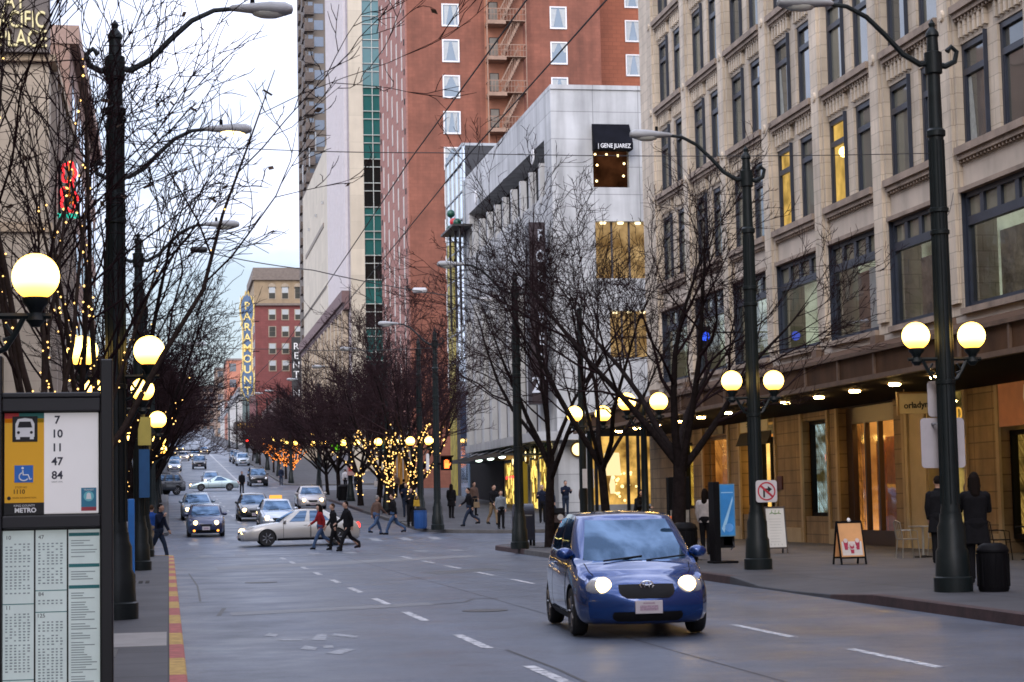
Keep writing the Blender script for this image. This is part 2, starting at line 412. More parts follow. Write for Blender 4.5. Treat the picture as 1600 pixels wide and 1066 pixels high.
# painted lane dashes
def mark(name, polys, mt=PAINT, z=.004):
    g = MB()
    for p in polys: g.face([(x, y, terr(y)+z) for x, y in p])
    return struct(g.build(name, mt))
def rect(x0, x1, y0, y1, sk=0.): return [(x0, y0), (x1, y0), (x1+sk, y1), (x0+sk, y1)]
ds = []
for y in (12.5, 17., 21.9, 27.4, 32., 36.7, 41.6, 46.6, 51.2, 56.5, 61.2): ds.append(rect(3.53-.0, 3.66, y, y+2.4 if y < 40 else y+1.9))
for y in (13, 17.6, 22., 27.3, 33., 38.5, 43.4, 48.6, 53.4, 58.6): ds.append(rect(7.22, 7.34, y, y+2.5))
for y in range(92, 160, 9): ds.append(rect(3.55, 3.69, y, y+3.)); ds.append(rect(7.3, 7.44, y, y+3.))
mark('lane_marking', ds)
mark('lane_marking', [rect(7.1, 7.28, 190+8*i, 190+8*i+7.6) for i in range(60)])
mark('crosswalk_marking', [rect(.8+1.25*i, 1.2+1.25*i, 79.2, 81.6) for i in range(9)]+[rect(1.+1.25*i, 1.45+1.25*i, 66.2, 68.4) for i in range(8) if i not in (2, 5)], M('worn_paint', (.19, .20, .22), .7, var=.5, vs=5.), .005)
mark('crosswalk_marking', [rect(.6+1.3*i, 1.1+1.3*i, 166.5, 169) for i in range(8)]+[rect(.6+1.3*i, 1.1+1.3*i, 182, 184.5) for i in range(8)], MATS['worn_paint'], .006)
mark('stop_line', [rect(.5, 7.0, 64.6, 64.95)], MATS['worn_paint'], .006)
PATCH = M('road_patch', (.14, .148, .165), .5, var=.25, vs=1.5)
mark('road_patch', [[(.95, 30.2), (3.0, 30.9), (4.3, 31.6), (4.3, 32.4), (2.9, 31.8), (.95, 31.1)]], PATCH)
mark('road_patch', [[(1.3, 52.6), (4.5, 54.2), (9.6, 58.8), (9.4, 60.6), (4.3, 57.2), (1.3, 55.0)]], PATCH, .003)
mark('road_patch', [[(6.2, 45), (8.2, 47), (7.9, 48.4), (6.0, 46.6)]], M('road_patch_dark', (.075, .078, .085), .6, var=.2), .003)
# the worn remains of a lane symbol
mark('bike_symbol', [[(1.50, 22.7), (1.66, 22.5), (1.72, 22.9), (1.60, 23.3)], [(1.30, 24.3), (1.62, 24.15), (1.64, 24.4), (1.34, 24.6)], [(1.74, 24.2), (1.90, 24.05), (2.02, 25.2), (1.9, 25.3)], [(2.05, 24.9), (2.32, 24.3), (2.38, 24.7), (2.12, 25.3)],
     [(1.74, 22.0), (1.88, 21.7), (2.12, 22.4), (1.98, 22.6)], [(1.2, 25.3), (1.34, 25.0), (1.42, 25.6), (1.3, 25.8)], [(1.78, 22.8), (1.9, 22.75), (1.92, 23.15), (1.8, 23.2)]], M('worn_symbol', (.30, .32, .35), .7, var=.5, vs=7.))
TAR = M('tar_seam', (.02, .02, .022), .5)
g = MB()
def seam(pts, w=.035):
    for a, b in zip(pts, pts[1:]):
        d = Vector((b[0]-a[0], b[1]-a[1])); n_ = Vector((-d.y, d.x)).normalized()*w
        g.face([(a[0]+n_.x, a[1]+n_.y, terr(a[1])+.0045), (a[0]-n_.x, a[1]-n_.y, terr(a[1])+.0045), (b[0]-n_.x, b[1]-n_.y, terr(b[1])+.0045), (b[0]+n_.x, b[1]+n_.y, terr(b[1])+.0045)])
seam([(3.75, 21.6), (3.8, 19), (3.74, 16), (3.8, 13)], .02); seam([(4.3, 31.7), (4.9, 32.2), (5.2, 33.2), (5.6, 33.)]); seam([(.75, 30.2), (.9, 32.5)]); seam([(.55, 35), (.6, 42), (.5, 50)], .02)
seam([(5.5, 8), (5.45, 20), (5.52, 34), (5.5, 50), (5.6, 62)], .008)
struct(g.build('road_crack', TAR))
for (x, y) in ((4.8, 29.5), (2.0, 43.), (9.2, 40.)):
    g = MB(); g.lathe([(.36, terr(y)+.002), (.36, terr(y)+.007), (.33, terr(y)+.008)], 24, (x, y, 0)); struct(g.build('road_manhole', M('manhole_iron', (.045, .043, .042), .45, metal=.4, var=.3, vs=12., bump=.4)))
# ------------------------------------------------------------------ BUILDINGS
def bthing(name, label, cat, x, y): return thing(name, label, cat, (x, y, terr(y)+.1))
CREAM = M('cream_terracotta', (.54, .46, .365), .7, var=.16, vs=.9, tile=(.62, .42, .5, .012), mortar=.62, dirt=.4, bump=.06)
CREAMP = M('cream_plain', (.48, .41, .34), .7, var=.12, vs=1., dirt=.25, bump=.06)
SILLM = M('sill_brown', (.14, .10, .075), .75, var=.3, vs=2., dirt=.3)
NAVY = M('navy_frame', (.016, .022, .038), .4, var=.25)
STONE = M('warm_stone', (.25, .17, .088), .7, var=.25, vs=1.5, tile=(1.2, .42, .0, .016), mortar=.4, dirt=.5)
PANE_A = GLASS('glass_olive', (.12, .12, .095), .06)
PANE_B = GLASS('glass_dark', (.06, .06, .052), .07)
PANE_SEE = GLASS('glass_clear', (.03, .03, .03), .09, trans=.88)
SHOPG = GLASS('shop_glass', (.02, .02, .02), .03, trans=.95)
LITW = E('lit_room_yellow', (1., .62, .16), .9, noise=.75, ns=1.3)
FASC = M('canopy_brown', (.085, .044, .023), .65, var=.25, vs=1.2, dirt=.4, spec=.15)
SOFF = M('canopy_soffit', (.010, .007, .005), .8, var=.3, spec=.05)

cb = bthing('cream_building', 'cream terracotta office block with paired windows above a long brown canopy', 'building', 20.5, 56)
X = 20.5; PY = [32., 37.2, 42.38, 47.56, 52.72, 57.9, 63.15, 68.32, 73.5, 78.75]; ZT = 26.6
O = cb.location
w = MB(O)
# piers run the full height of the upper floors
for i, y in enumerate(PY):
    w.box(X, X+1.0, y-.5, y+(.5 if i < 9 else 2.1), 6.3, ZT)
    w.box(X-.10, X, y-.34, y+.34, 6.62, ZT-1.2)
# end wall and back
w.box(X+.6, X+22, PY[-1]+.6, PY[-1]+2.06, .15, ZT-.3); w.box(X+14, X+22, 30, PY[-1]+.6, 0, ZT-.3); w.box(X+.95, X+14, 30.2, 30.9, .1, ZT-.3)
LEV = [(10.70, 13.46), (14.46, 17.2), (18.2, 20.95), (21.95, 24.6)]
for a, b in zip(PY, PY[1:]):
    a += .5; b -= .5; mid = (a+b)/2
    for k, (z0, z1) in enumerate(LEV):
        w.box(X+.12, X+.9, mid-.29, mid+.29, z0, z1)              # mullion pier
        zt = LEV[k+1][0]-.22 if k < 3 else ZT-1.3
        w.box(X+.16, X+.95, a, b, z1, zt)
w.build('wall', CREAM, cb)
s = MB(O)
for a, b in zip(PY, PY[1:]):
    a += .5; b -= .5
    s.box(X+.1, X+.9, a, b, 9.56, 10.42)
s.build('lintel_band', CREAMP, cb)
s = MB(O)
for a, b in zip(PY, PY[1:]):
    a += .5; b -= .5
    for k, (z0, z1) in enumerate(LEV):
        s.box(X-.14, X+.5, a, b, z0-.20, z0-.002)
        s.box(X-.06, X+.3, a+.03, b-.03, z0-.34, z0-.2)
        n = 18
        for j in range(n+1): s.box(X-.02, X+.1, a+.1+(b-a-.26)*j/n, a+.1+(b-a-.26)*j/n+.07, z0-.42, z0-.34)
        s.cut()
    s.box(X-.06, X+.4, a, b, 9.50, 9.62); s.cut(); s.box(X-.12, X+.4, a, b, 6.3, 6.46); s.cut()
s.pieces('sill_course', M('sill_grey', (.27, .21, .165), .75, var=.25, vs=2., dirt=.3), cb)
f = MB(O)
for a, b in zip(PY, PY[1:]):
    a += .5; b -= .5; mid = (a+b)/2
    for k in (0, 1, 2):
        z0 = LEV[k][1]; zt = LEV[k+1][0]-.45
        for (p, q) in ((a+.25, mid-.35), (mid+.35, b-.25)):
            n = 5
            for j in range(n+1):
                yy = p+(q-p)*j/n
                f.box(X+.04, X+.17, yy-.07, yy+.07, z0+.14, zt-.0)
            f.box(X+.03, X+.165, p+.0, q-.0, zt-.0, zt+.06); f.cut()
    # rosettes beside the sills
    for k in range(1, 4): ro = MB(O); ro.lathe([(.14, X-.16), (.17, X-.1), (.1, X-.02)], 10, (0, b+.5, LEV[k][0]-.1), 0); ro.build('rosette', CREAM, cb)
f.pieces('fluted_panel', CREAM, cb)
s = MB(O); s.box(X+.02, X+.6, 31, 80.7, 4.75, 6.31); s.build('fascia_wall', CREAMP, cb)
c = MB(O)
c.box(X-.9, X+1.1, 31.2, PY[-1]+2.3, ZT-.2, ZT+.3); c.box(X-.4, X+1.1, 31.3, PY[-1]+2.2, ZT-.75, ZT-.2)
for j in range(70): c.box(X-.75, X-.3, 31.6+.7*j, 31.85+.7*j, ZT-.5, ZT-.2)
c.build('cornice', CREAMP, cb)
w = MB(O); w.box(X+1.5, X+14, 31, PY[-1]+.5, 24.7, ZT); w.build('roof', DARK, cb)
d = MB(O)   # dark rooms behind the upper windows
d.face([(X+2.6, 31, 10.4), (X+2.6, PY[-1]+.6, 10.4), (X+2.6, PY[-1]+.6, 24.7), (X+2.6, 31, 24.7)])
d.build('dark_room', M('room_wall', (.10, .095, .075), .9, var=.3, vs=.5), cb)

def sash(wd, ht):
    """frame of one upper window, faces -X, origin at sill centre"""
    q = MB()
    for (y0, y1, z0, z1) in ((-wd/2, -wd/2+.13, 0, ht), (wd/2-.13, wd/2, 0, ht), (-wd/2+.13, wd/2-.13, 0, .14), (-wd/2+.13, wd/2-.13, ht-.16, ht), (-wd/2+.13, wd/2-.13, ht*.69, ht*.69+.17)):
        q.box(.20, .38, y0, y1, z0, z1)
    q.box(.22, .32, -wd/2+.13, -wd/2+.2, .14, ht*.69); q.box(.22, .32, wd/2-.2, wd/2-.13, .14, ht*.69)
    q.box(.0, .20, -wd/2, -wd/2+.02, 0, ht)
    return q
fr0 = sash(1.79, 2.74).build('window', NAVY, cb)
pn = MB(); pn.face([(.28, .78, .12), (.28, -.78, .12), (.28, -.78, 1.9), (.28, .78, 1.9)]); pn.face([(.29, .78, 2.05), (.29, -.78, 2.05), (.29, -.78, 2.6), (.29, .78, 2.6)])
pn0 = pn.build('pane', PANE_A, fr0)
first = True
for i, (a, b) in enumerate(zip(PY, PY[1:])):
    a += .5; b -= .5; mid = (a+b)/2
    for k, (z0, z1) in enumerate(LEV):
        for j, yc in enumerate(((a+mid-.29)/2, (b+mid+.29)/2)):
            if first: fr = fr0; first = False
            else: fr = dup(fr0, cb)
            fr.location = Vector((X, yc, z0))-O; fr.scale = (1, (mid-.29-a)/1.79, (z1-z0)/2.74)
            p = fr.children[0]; p.material_slots[0].link = 'OBJECT'
            p.material_slots[0].material = PANE_A if rnd.random() < .62 else PANE_B
            if (i, k, j) == (4, 0, 1): p.material_slots[0].material = E('lit_window', (1., .62, .15), .85, noise=.55, ns=1.2); lamp_win = (yc, z0)
            if (i, k, j) == (5, 0, 1): p.material_slots[0].material = LITW
# curtains in a few upper windows
for (i, k) in ((2, 1), (2, 0), (3, 2), (5, 1), (1, 1), (4, 2)):
    a, b = PY[i]+.5, PY[i+1]-.5; z0, z1 = LEV[k]; mid = (a+b)/2
    for s_, e_ in ((1, a), (-1, b)):
        cur = MB(O); cur.face([(X+.275, e_+s_*.14, z0+.14), (X+.275, e_+s_*.62, z0+.14), (X+.275, e_+s_*.4, z0+1.85), (X+.275, e_+s_*.14, z0+1.85)]); cur.build('curtain', M('curtain_grey', (.26, .27, .25), .9, var=.2, vs=6.), cb)
bl = MB(O); bl.ell((X+.27, lamp_win[0]-.15, lamp_win[1]+1.62), .17, 10, 8); bl.build('lit_bulb', E('lit_bulb_warm', (1., .72, .25), 6.), cb)
# second floor display windows
def bigwin(a, b, i):
    fr = MB(O); z0, z1 = 6.46, 9.5
    for (y0, y1, p, q) in ((a, a+.16, z0, z1), (b-.16, b, z0, z1), (a+.16, b-.16, z0, z0+.14), (a+.16, b-.16, z1-.14, z1), (a+.16, b-.16, 8.62, 8.86)): fr.box(X+.12, X+.3, y0, y1, p, q)
    for j in range(1, 4): yy = a+(b-a)*j/4; fr.box(X+.13, X+.29, yy-.11, yy+.11, 8.86, z1-.14)
    fr.box(X+.02, X+.12, a, a+.03, z0, z1); fr.box(X+.02, X+.12, b-.03, b, z0, z1)
    o = fr.build('display_window', NAVY, cb)
    p = MB(); p.face([(X+.2, b-.16, 6.6), (X+.2, a+.16, 6.6), (X+.2, a+.16, 8.62), (X+.2, b-.16, 8.62)]); p.xf(Matrix.Translation(-O)); p.build('pane', PANE_SEE, o)
    p = MB()
    for j in range(4): y0, y1 = a+(b-a)*j/4+.12, a+(b-a)*(j+1)/4-.12; p.face([(X+.21, y1, 8.86), (X+.21, y0, 8.86), (X+.21, y0, z1-.14), (X+.21, y1, z1-.14)])
    p.xf(Matrix.Translation(-O)); p.build('transom_pane', GLASS('glass_transom', (.2, .19, .14), .05), o)
    return o
for i, (a, b) in enumerate(zip(PY, PY[1:])): bigwin(a+.5, b-.5, i)
rm = MB(O)
for i, (a, b) in enumerate(zip(PY, PY[1:])):
    for (x0, y0, y1) in ((X+5.5, a-.2, b+.2),): rm.face([(x0, y1, 6.4), (x0, y0, 6.4), (x0, y0, 9.55), (x0, y1, 9.55)])
    rm.face([(X+.55, a, 9.54), (X+5.5, a, 9.54), (X+5.5, b, 9.54), (X+.55, b, 9.54)]); rm.face([(X+.55, a, 6.42), (X+5.5, a, 6.42), (X+5.5, b, 6.42), (X+.55, b, 6.42)])
    rm.face([(X+.6, b+.02, 6.4), (X+5.5, b+.02, 6.4), (X+5.5, b+.02, 9.55), (X+.6, b+.02, 9.55)])
rm.build('showroom', E('showroom_glow', (.62, .68, .50), .95, noise=.65, ns=.9, tone=(.36, .33, .2)), cb)
# things standing in the showroom windows: screens, drapes
def panel(y0, y1, z0, z1, x, mt, name='display_panel'):
    p = MB(O); p.box(x, x+.04, y0, y1, z0, z1); return p.build(name, mt, cb)
BR = M('drape_brown', (.17, .095, .06), .9, var=.6, vs=1.6, emit=.25); BW = M('panel_white', (.5, .5, .52), .8, var=.12, vs=3., emit=.25)  # faint emission puts the showroom light into the drapes and panels
panel(56.0, 57.2, 6.7, 8.6, X+.9, BR); panel(54.55, 55.95, 6.6, 8.62, X+.8, BW); panel(53.95, 54.5, 6.7, 8.6, X+1., BR); panel(53.3, 53.9, 7.3, 8.6, X+1.2, E('lit_panel', (1., .75, .2), .7))
panel(48.9, 51.8, 6.7, 8.4, X+.8, M('drape_grey_brown', (.16, .12, .085), .9, var=.6, vs=2., emit=.3)); panel(48.3, 48.85, 6.7, 8.5, X+.9, M('pale_panel', (.36, .40, .36), .8, var=.2, emit=.3))
panel(44., 46.9, 6.7, 8.5, X+1., M('drape_mottled', (.13, .105, .07), .9, var=.8, vs=1.3, emit=.4)); panel(42.9, 43.8, 6.6, 8.6, X+.8, MATS['pale_panel'])
panel(59.2, 61.9, 6.6, 7.1, X+1.2, M('shelf_dark', (.06, .055, .05), .7, var=.5, vs=4.), 'counter')
for y in (59.8, 60.5, 61.1): panel(y, y+.14, 7.1, 7.5, X+1.3, M('shelf_vase', (.25, .16, .1), .5, var=.5), 'vase')
panel(70.1, 70.9, 6.6, 8.4, X+.6, E('lit_panel_blue', (.6, .8, 1.), .7))
# ---- canopy
cn = MB(O)
cn.prism([(17.2, 4.5), (17.2, 5.2), (20.44, 6.1), (20.44, 4.36), (17.35, 4.52)], 1, 31., 80.6)
cp = cn.build('canopy', FASC, cb)
q = MB(O)
for y in [32+2.6*i for i in range(19)]: q.box(17.14, 17.2, y-.05, y+.05, 4.6, 5.18)
q.box(17.08, 17.2, 31, 80.6, 4.5, 4.62); q.box(17.1, 17.2, 31, 80.6, 5.16, 5.26)
for y in PY: q.box(20.1, 20.38, y-.22, y+.22, 5.9, 6.25)
q.xf(Matrix.Identity(4)); q.build('canopy_trim', M('canopy_trim', (.12, .075, .05), .5, var=.3), cp)
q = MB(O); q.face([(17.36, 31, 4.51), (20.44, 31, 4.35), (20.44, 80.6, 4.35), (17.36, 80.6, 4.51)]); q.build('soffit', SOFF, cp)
for y in [43.6, 46.3, 49.2, 52.1, 55.1, 58.2, 61.2, 64.4, 67.5, 70.6, 73.7, 76.8]:
    q = MB(O); q.lathe([(.13, 4.415), (.15, 4.44), (.15, 4.48)], 12, (18.2, y, 0)); q.build('downlight', DOWN, cp)
# ---- shopfront floor
ST = MB(O)
def stone(y0, y1, z1=4.72, x=X, z0=.1): ST.box(x, x+.8, y0, y1, z0, z1)
for y0, y1 in ((30.9, 36), (45.2, 47.3), (51.5, 52.35), (56.95, 57.95), (60.45, 63.3), (67.4, 68.9), (72.3, 73.9), (75.9, 80.85)): stone(y0, y1)
stone(68.9, 72.3, x=X+.02, z0=4.0); stone(73.9, 75.9, x=X+.02, z0=3.9); stone(57.95, 60.45, x=X+.02, z0=4.1); stone(63.3, 67.4, x=X+.03, z0=4.25); stone(36., 45.2, x=X+.03, z0=4.55); stone(47.3, 51.5, x=X+.03, z0=4.5); stone(52.35, 56.95, x=X+.03, z0=4.35)
stone(57.95, 60.45, z1=1.0, x=X+.03); stone(73.9, 75.9, z1=1.25, x=X+.03); stone(66, 67.4, z1=1.05, x=X+.04)
ST.build('stone_front', STONE, cb)
mo = MB(O)
for y in (45.25, 47.25, 51.55, 57.05, 57.9, 60.5, 63.25, 67.45, 68.85, 72.35): mo.box(X-.07, X, y-.09, y+.09, .1, 4.6); mo.cut()
for y0, y1 in ((45.2, 47.3), (51.5, 52.35), (56.95, 57.95), (60.45, 63.3), (67.4, 68.9), (75.9, 80.85)): mo.box(X-.1, X-.001, y0+.1, y1-.1, .1, .62); mo.cut()
mo.pieces('stone_moulding', M('warm_stone_plain', (.36, .28, .17), .7, var=.15), cb)
def shop(y0, y1, z0, z1, glow, frame=BLACKM, bars=(), depth=2.2, fw=.12, rail=None):
    fr = MB(O)
    for (a, b, p, q) in ((y0, y0+fw, z0, z1), (y1-fw, y1, z0, z1), (y0+fw, y1-fw, z0, z0+fw), (y0+fw, y1-fw, z1-fw, z1)): fr.box(X+.25, X+.42, a, b, p, q)
    for y in bars: fr.box(X+.26, X+.41, y-.06, y+.06, z0+fw, z1-fw)
    if rail: fr.box(X+.27, X+.40, y0+fw, y1-fw, rail-.05, rail+.05)
    o = fr.build('shop_window', frame, cb)
    p = MB(O); p.face([(X+.33, y1, z0), (X+.33, y0, z0), (X+.33, y0, z1), (X+.33, y1, z1)]); p.build('pane', SHOPG, o)
    g_ = MB(O); x1 = X+depth
    g_.face([(x1, y1, z0), (x1, y0, z0), (x1, y0, z1), (x1, y1, z1)]); g_.face([(X+.43, y1, z0), (x1, y1, z0), (x1, y1, z1), (X+.43, y1, z1)]); g_.face([(X+.43, y0, z0), (x1, y0, z0), (x1, y0, z1), (X+.43, y0, z1)])
    g_.face([(X+.43, y0, z1), (x1, y0, z1), (x1, y1, z1), (X+.43, y1, z1)])
    g_.cur = 1; g_.face([(X+.43, y0, z0), (x1, y0, z0), (x1, y1, z0), (X+.43, y1, z0)])
    g_.build('shop_interior', [glow, M('shop_floor', (.12, .08, .05), .6, var=.3)], o)
    return o
GW = E('shop_glow_warm', (1., .60, .16), 2.6, noise=.5, ns=.7, tone=(.85, .42, .08), sample=True)
GY = E('shop_glow_yellow', (1., .66, .11), 1.7, noise=.3, ns=.5, sample=True)
GD = E('shop_glow_dim', (.72, .48, .12), 1.2, noise=.85, ns=1.6, tone=(.2, .14, .03))
GO = E('entry_glow_orange', (.9, .36, .07), 1.5, noise=.55, ns=.6, tone=(.5, .16, .03), sample=True)
GC = E('shop_glow_cool', (.55, .78, .85), 1.5, noise=.85, ns=2.4, tone=(.5, .42, .15))
coffee = shop(36, 45.2, .5, 3.2, GD, bars=(38.4, 40.6, 43.), depth=3.)
shop(47.3, 49.8, .3, 4.5, GD, frame=M('cream_jamb', (.42, .34, .2), .6, var=.1), bars=(), rail=3.1)
q = MB(O); q.box(X-.02, X+.6, 49.82, 51.48, .1, 4.5); q.box(X-.08, X-.021, 49.9, 50.1, .1, 4.45); q.box(X-.08, X-.021, 51.2, 51.4, .1, 4.45); q.build('cream_jamb_panel', MATS['cream_jamb'], cb)
door = shop(52.35, 56.95, .1, 4.34, GO, frame=M('bronze_frame', (.03, .014, .008), .4), bars=(54.3, 55.4), depth=2.6, fw=.5)
shop(57.95, 60.45, 1.0, 4.1, GC, bars=(), depth=.9)
shop(63.3, 66.9, .1, 3.75, GW, bars=(64.7, 65.7))
ent = shop(68.9, 72.3, .1, 4.0, GO, frame=STONE, bars=(), depth=1.8)
shop(73.9, 75.9, 1.25, 3.9, GY, frame=BLACKM)
for (y, z) in ((54.8, 4.26), (55.35, 4.26)): q = MB(O); q.lathe([(.1, z-.05), (.12, z)], 10, (X+.6, y, 0)); q.build('downlight', DOWN, cb)
# dressed figures, hanging reds and shelves in the shop windows
def dummy(y, z, h, mt, x=X+.9):
    q = MB(O); q.lathe([(.05, z), (.20, z+.05), (.23, z+h*.35), (.15, z+h*.55), (.21, z+h*.75), (.17, z+h*.82), (.05, z+h*.86), (.085, z+h*.92), (.08, z+h*.98), (.02, z+h)], 10, (x, y, 0)); return q.build('display_figure', mt, cb, smooth=True)
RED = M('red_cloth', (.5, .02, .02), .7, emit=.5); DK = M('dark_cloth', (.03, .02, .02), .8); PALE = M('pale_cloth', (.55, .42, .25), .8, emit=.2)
dummy(64.3, 2.0, 1.7, RED); dummy(63.9, 1.0, 1.4, DK); dummy(65.2, .6, 1.7, PALE); dummy(48.7, .6, 1.8, DK); dummy(50.6, .6, 1.7, PALE); dummy(49.2, .6, 1.6, MATS['drape_brown']); dummy(74.9, 1.3, 1.2, PALE)
for y in (36.8, 37.6, 38.9, 39.7, 41.2, 42.2, 43.5, 44.4):
    q = MB(O); q.ell((X+1.2, y, 2.95), (.16, .16, .22), 8, 6); q.build('pendant_lamp', E('pendant', (1., .6, .15), 1.4), cb)
q = MB(O); rr = random.Random(3)
for k in range(60):
    y, z = rr.uniform(58.2, 60.2), rr.uniform(1.15, 2.6); q.box(X+.82, X+.85, y, y+rr.uniform(.1, .5), z, z+rr.uniform(.03, .1))
q.build('shelf_goods', M('goods', (.25, .28, .33), .6, var=.7, vs=4., emit=.2), cb)
q = MB(O); q.box(X+.8, X+.83, 58.1, 60.3, 2.95, 3.1); q.box(X+.8, X+.84, 58.3, 60.2, 3.35, 3.6); q.build('lit_poster', E('lit_poster', (1., .62, .12), 1.4, noise=.5, ns=4.), cb)
# wooden entry doors
q = MB(O)
for a, b in ((54.36, 55.34), (55.46, 56.15)):
    q.box(X+.9, X+.98, a, b, .12, 3.4); q.box(X+.86, X+.9, a+.15, b-.15, .4, 1.3); q.box(X+.86, X+.9, a+.15, b-.15, 1.6, 3.1)
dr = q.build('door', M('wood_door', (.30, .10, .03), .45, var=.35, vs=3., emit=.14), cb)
q = MB(O); q.tube([(X+.8, 55.2, 1.0), (X+.8, 55.2, 1.5)], .025, 6); q.build('handle', M('brass', (.5, .3, .08), .3, metal=.9), dr)
# shop signs
def sign(name, y0, y1, z0, z1, mt, txt=None, tm=None, size=.25, x=X-.06, sx=1.):
    q = MB(O); q.box(x, x+.05, y0, y1, z0, z1); o = q.build(name, mt, cb, bevel=.008)
    if txt:
        t = text('lettering', txt, size, (x-.012, (y0+y1)/2, (z0+z1)/2), FX, tm, cb, sx=sx); t.parent = o
    return o
SBR = M('sign_brown', (.27, .085, .03), .55, var=.2, emit=.22); SCR = M('sign_cream', (.45, .36, .18), .6, var=.1, emit=.12)
SOR = M('ink_black', (.01, .01, .01), .6); GOLD = E('gold_letters', (1., .5, .07), .85)
sg = sign('shop_sign', 40.5, 45.1, 3.28, 4.6, SBR)
q = MB(O); xx = X-.075; yc, zc = 43.2, 3.95   # pale crowned emblem on the brown panel
q.prism([(yc-.1, zc+.36), (yc-.17, zc+.56), (yc-.06, zc+.46), (yc, zc+.62), (yc+.06, zc+.46), (yc+.17, zc+.56), (yc+.1, zc+.36)], 0, xx, xx+.01)
q.ell((xx, yc, zc+.24), (.012, .11, .14), 12, 8); q.ell((xx, yc, zc-.12), (.012, .13, .28), 12, 8)
for sgn in (-1, 1):
    for k in range(3): q.tube([(xx, yc+sgn*(.2+.07*k), zc+.3), (xx, yc+sgn*(.3+.05*k), zc+.0), (xx, yc+sgn*(.2+.05*k), zc-.3+.04*k)], .022, 4)
q.build('emblem', M('emblem_pale', (.5, .45, .3), .6, emit=.2), sg)
sign('shop_sign', 64.0, 67.2, 3.98, 4.5, SCR, ': a.u MAX ARIA', SOR, .27, sx=.9)
q = MB(O); q.prism([(X-.22, 3.5), (X-.04, 3.95), (X-.04, 3.5)], 1, 63.6, 67.3); q.build('awning', M('awning_black', (.012, .012, .012), .8), cb)
sign('shop_sign', 69.4, 71.9, 4.05, 4.5, M('sign_dark', (.02, .016, .014), .5), 'BURKE', M('ink_grey', (.09, .08, .07), .5), .34)
t = text('lettering', 'OBADY', .5, (X+.2, 48.5, 3.75), FX, GOLD, cb)
t = text('lettering', 'BISTRO', .36, (X+.7, 59.2, 3.47), FX, M('ink_dark2', (.15, .06, .01), .6), cb)
# hanging blade sign of the dress shop: hangs from the canopy -> its own thing
hs = thing('hanging_sign', 'cream hanging shop sign with dark script lettering under the canopy', 'shop sign', (19.5, 48.1, 3.78))
q = MB(); q.box(-.5, .5, -.04, .04, .0, .52); q.build('board', SCR, hs, bevel=.01)
q = MB(); q.box(-.55, .55, -.055, .055, .52, .57); q.box(-.55, -.5, -.055, .055, -.05, .52); q.tube([(-.35, 0, .57), (-.35, 0, .88)], .016, 6); q.tube([(.35, 0, .57), (.35, 0, .88)], .016, 6); q.build('bracket', M('sign_frame', (.25, .17, .08), .5), hs)
t = text('lettering', 'orladym', .23, (hs.location.x, hs.location.y-.05, hs.location.z+.22), FY, SOR, hs, extrude=.006, bold=.006); t.rotation_euler[1] = R(-3)
# small dark plaque on the pier
q = MB(O); q.box(X-.05, X, 62.6, 63.2, 1.9, 2.35); q.build('plaque', M('plaque_maroon', (.06, .012, .014), .4), cb)

# ------------------------------------------------------------------ white retail building across the side street
WS = M('white_stone', (.47, .48, .49), .65, var=.14, vs=.5, tile=(2.6, 1.55, .0, .02), mortar=.5, dirt=.42)
WSP = M('white_stone_plain', (.45, .46, .47), .65, var=.1, vs=.8, dirt=.2)
wb = bthing('white_building', 'white stone store with sloping roofline, dark recessed top storey and corner awning window', 'building', 21, 104.3); O = wb.location
WX, WY, WE, WZ = 21., 103.2, 134.4, 24.5
w = MB(O)
w.box(WX, 60, WY+1.2, WE, .2, 18.9)                         # core
w.box(WX, 60, WY+1.2, WE, 22.0, WZ)                         # parapet band
w.box(WX+1.6, 60, WY+1.3, WE-.1, 18.8, 22.1)
w.box(WX, WX+1.2, WY+1.2, WY+2.0, 18.9, 22.0); w.box(WX+.01, WX+1.2, WE-1.5, WE-.02, 18.9, 22.)
# camera-side skin with openings
ops = [(23.35, 25.4, 19.0, 22.2), (23.4, 26.4, 13.9, 17.1), (24.1, 26.4, 9.5, 12.1), (22.75, 27.5, .3, 5.4)]
def skin(x0, x1, z0, z1, holes, y0, y1):
    xs = sorted({x0, x1, *[h[0] for h in holes], *[h[1] for h in holes]}); zs = sorted({z0, z1, *[h[2] for h in holes], *[h[3] for h in holes]})
    for a, b in zip(xs, xs[1:]):
        for c_, d_ in zip(zs, zs[1:]):
            if not any(h[0] <= a and b <= h[1] and h[2] <= c_ and d_ <= h[3] for h in holes): w.box(a, b, y0, y1, c_, d_)
skin(WX+.004, 60, .21, WZ-.004, ops, WY, WY+1.195)
w.box(WX-.01, 60.01, WY-.08, WE+.01, WZ, WZ+.25)
w.build('wall', WS, wb)
w = MB(O); w.box(WX+1.3, WX+1.6, WY+2, WE-1.4, 18.9, 22.0); w.build('recess', DARK, wb)
w = MB(O)
for i in range(9): y = 106.4+3.05*i; w = MB(O); w.box(WX-.06, WX+.32, y, y+.42, 18.6, 20.9); w.build('stone_fin', WSP, wb)
for (y, z) in ((107.2, 21.4), (127.9, 22.4)): q = MB(O); q.lathe([(.0, WX-.34), (.42, WX-.34), (.46, WX-.3), (.46, WX-.27)], 20, (0, y, z), 0); q.build('round_disc', WHITE, wb)
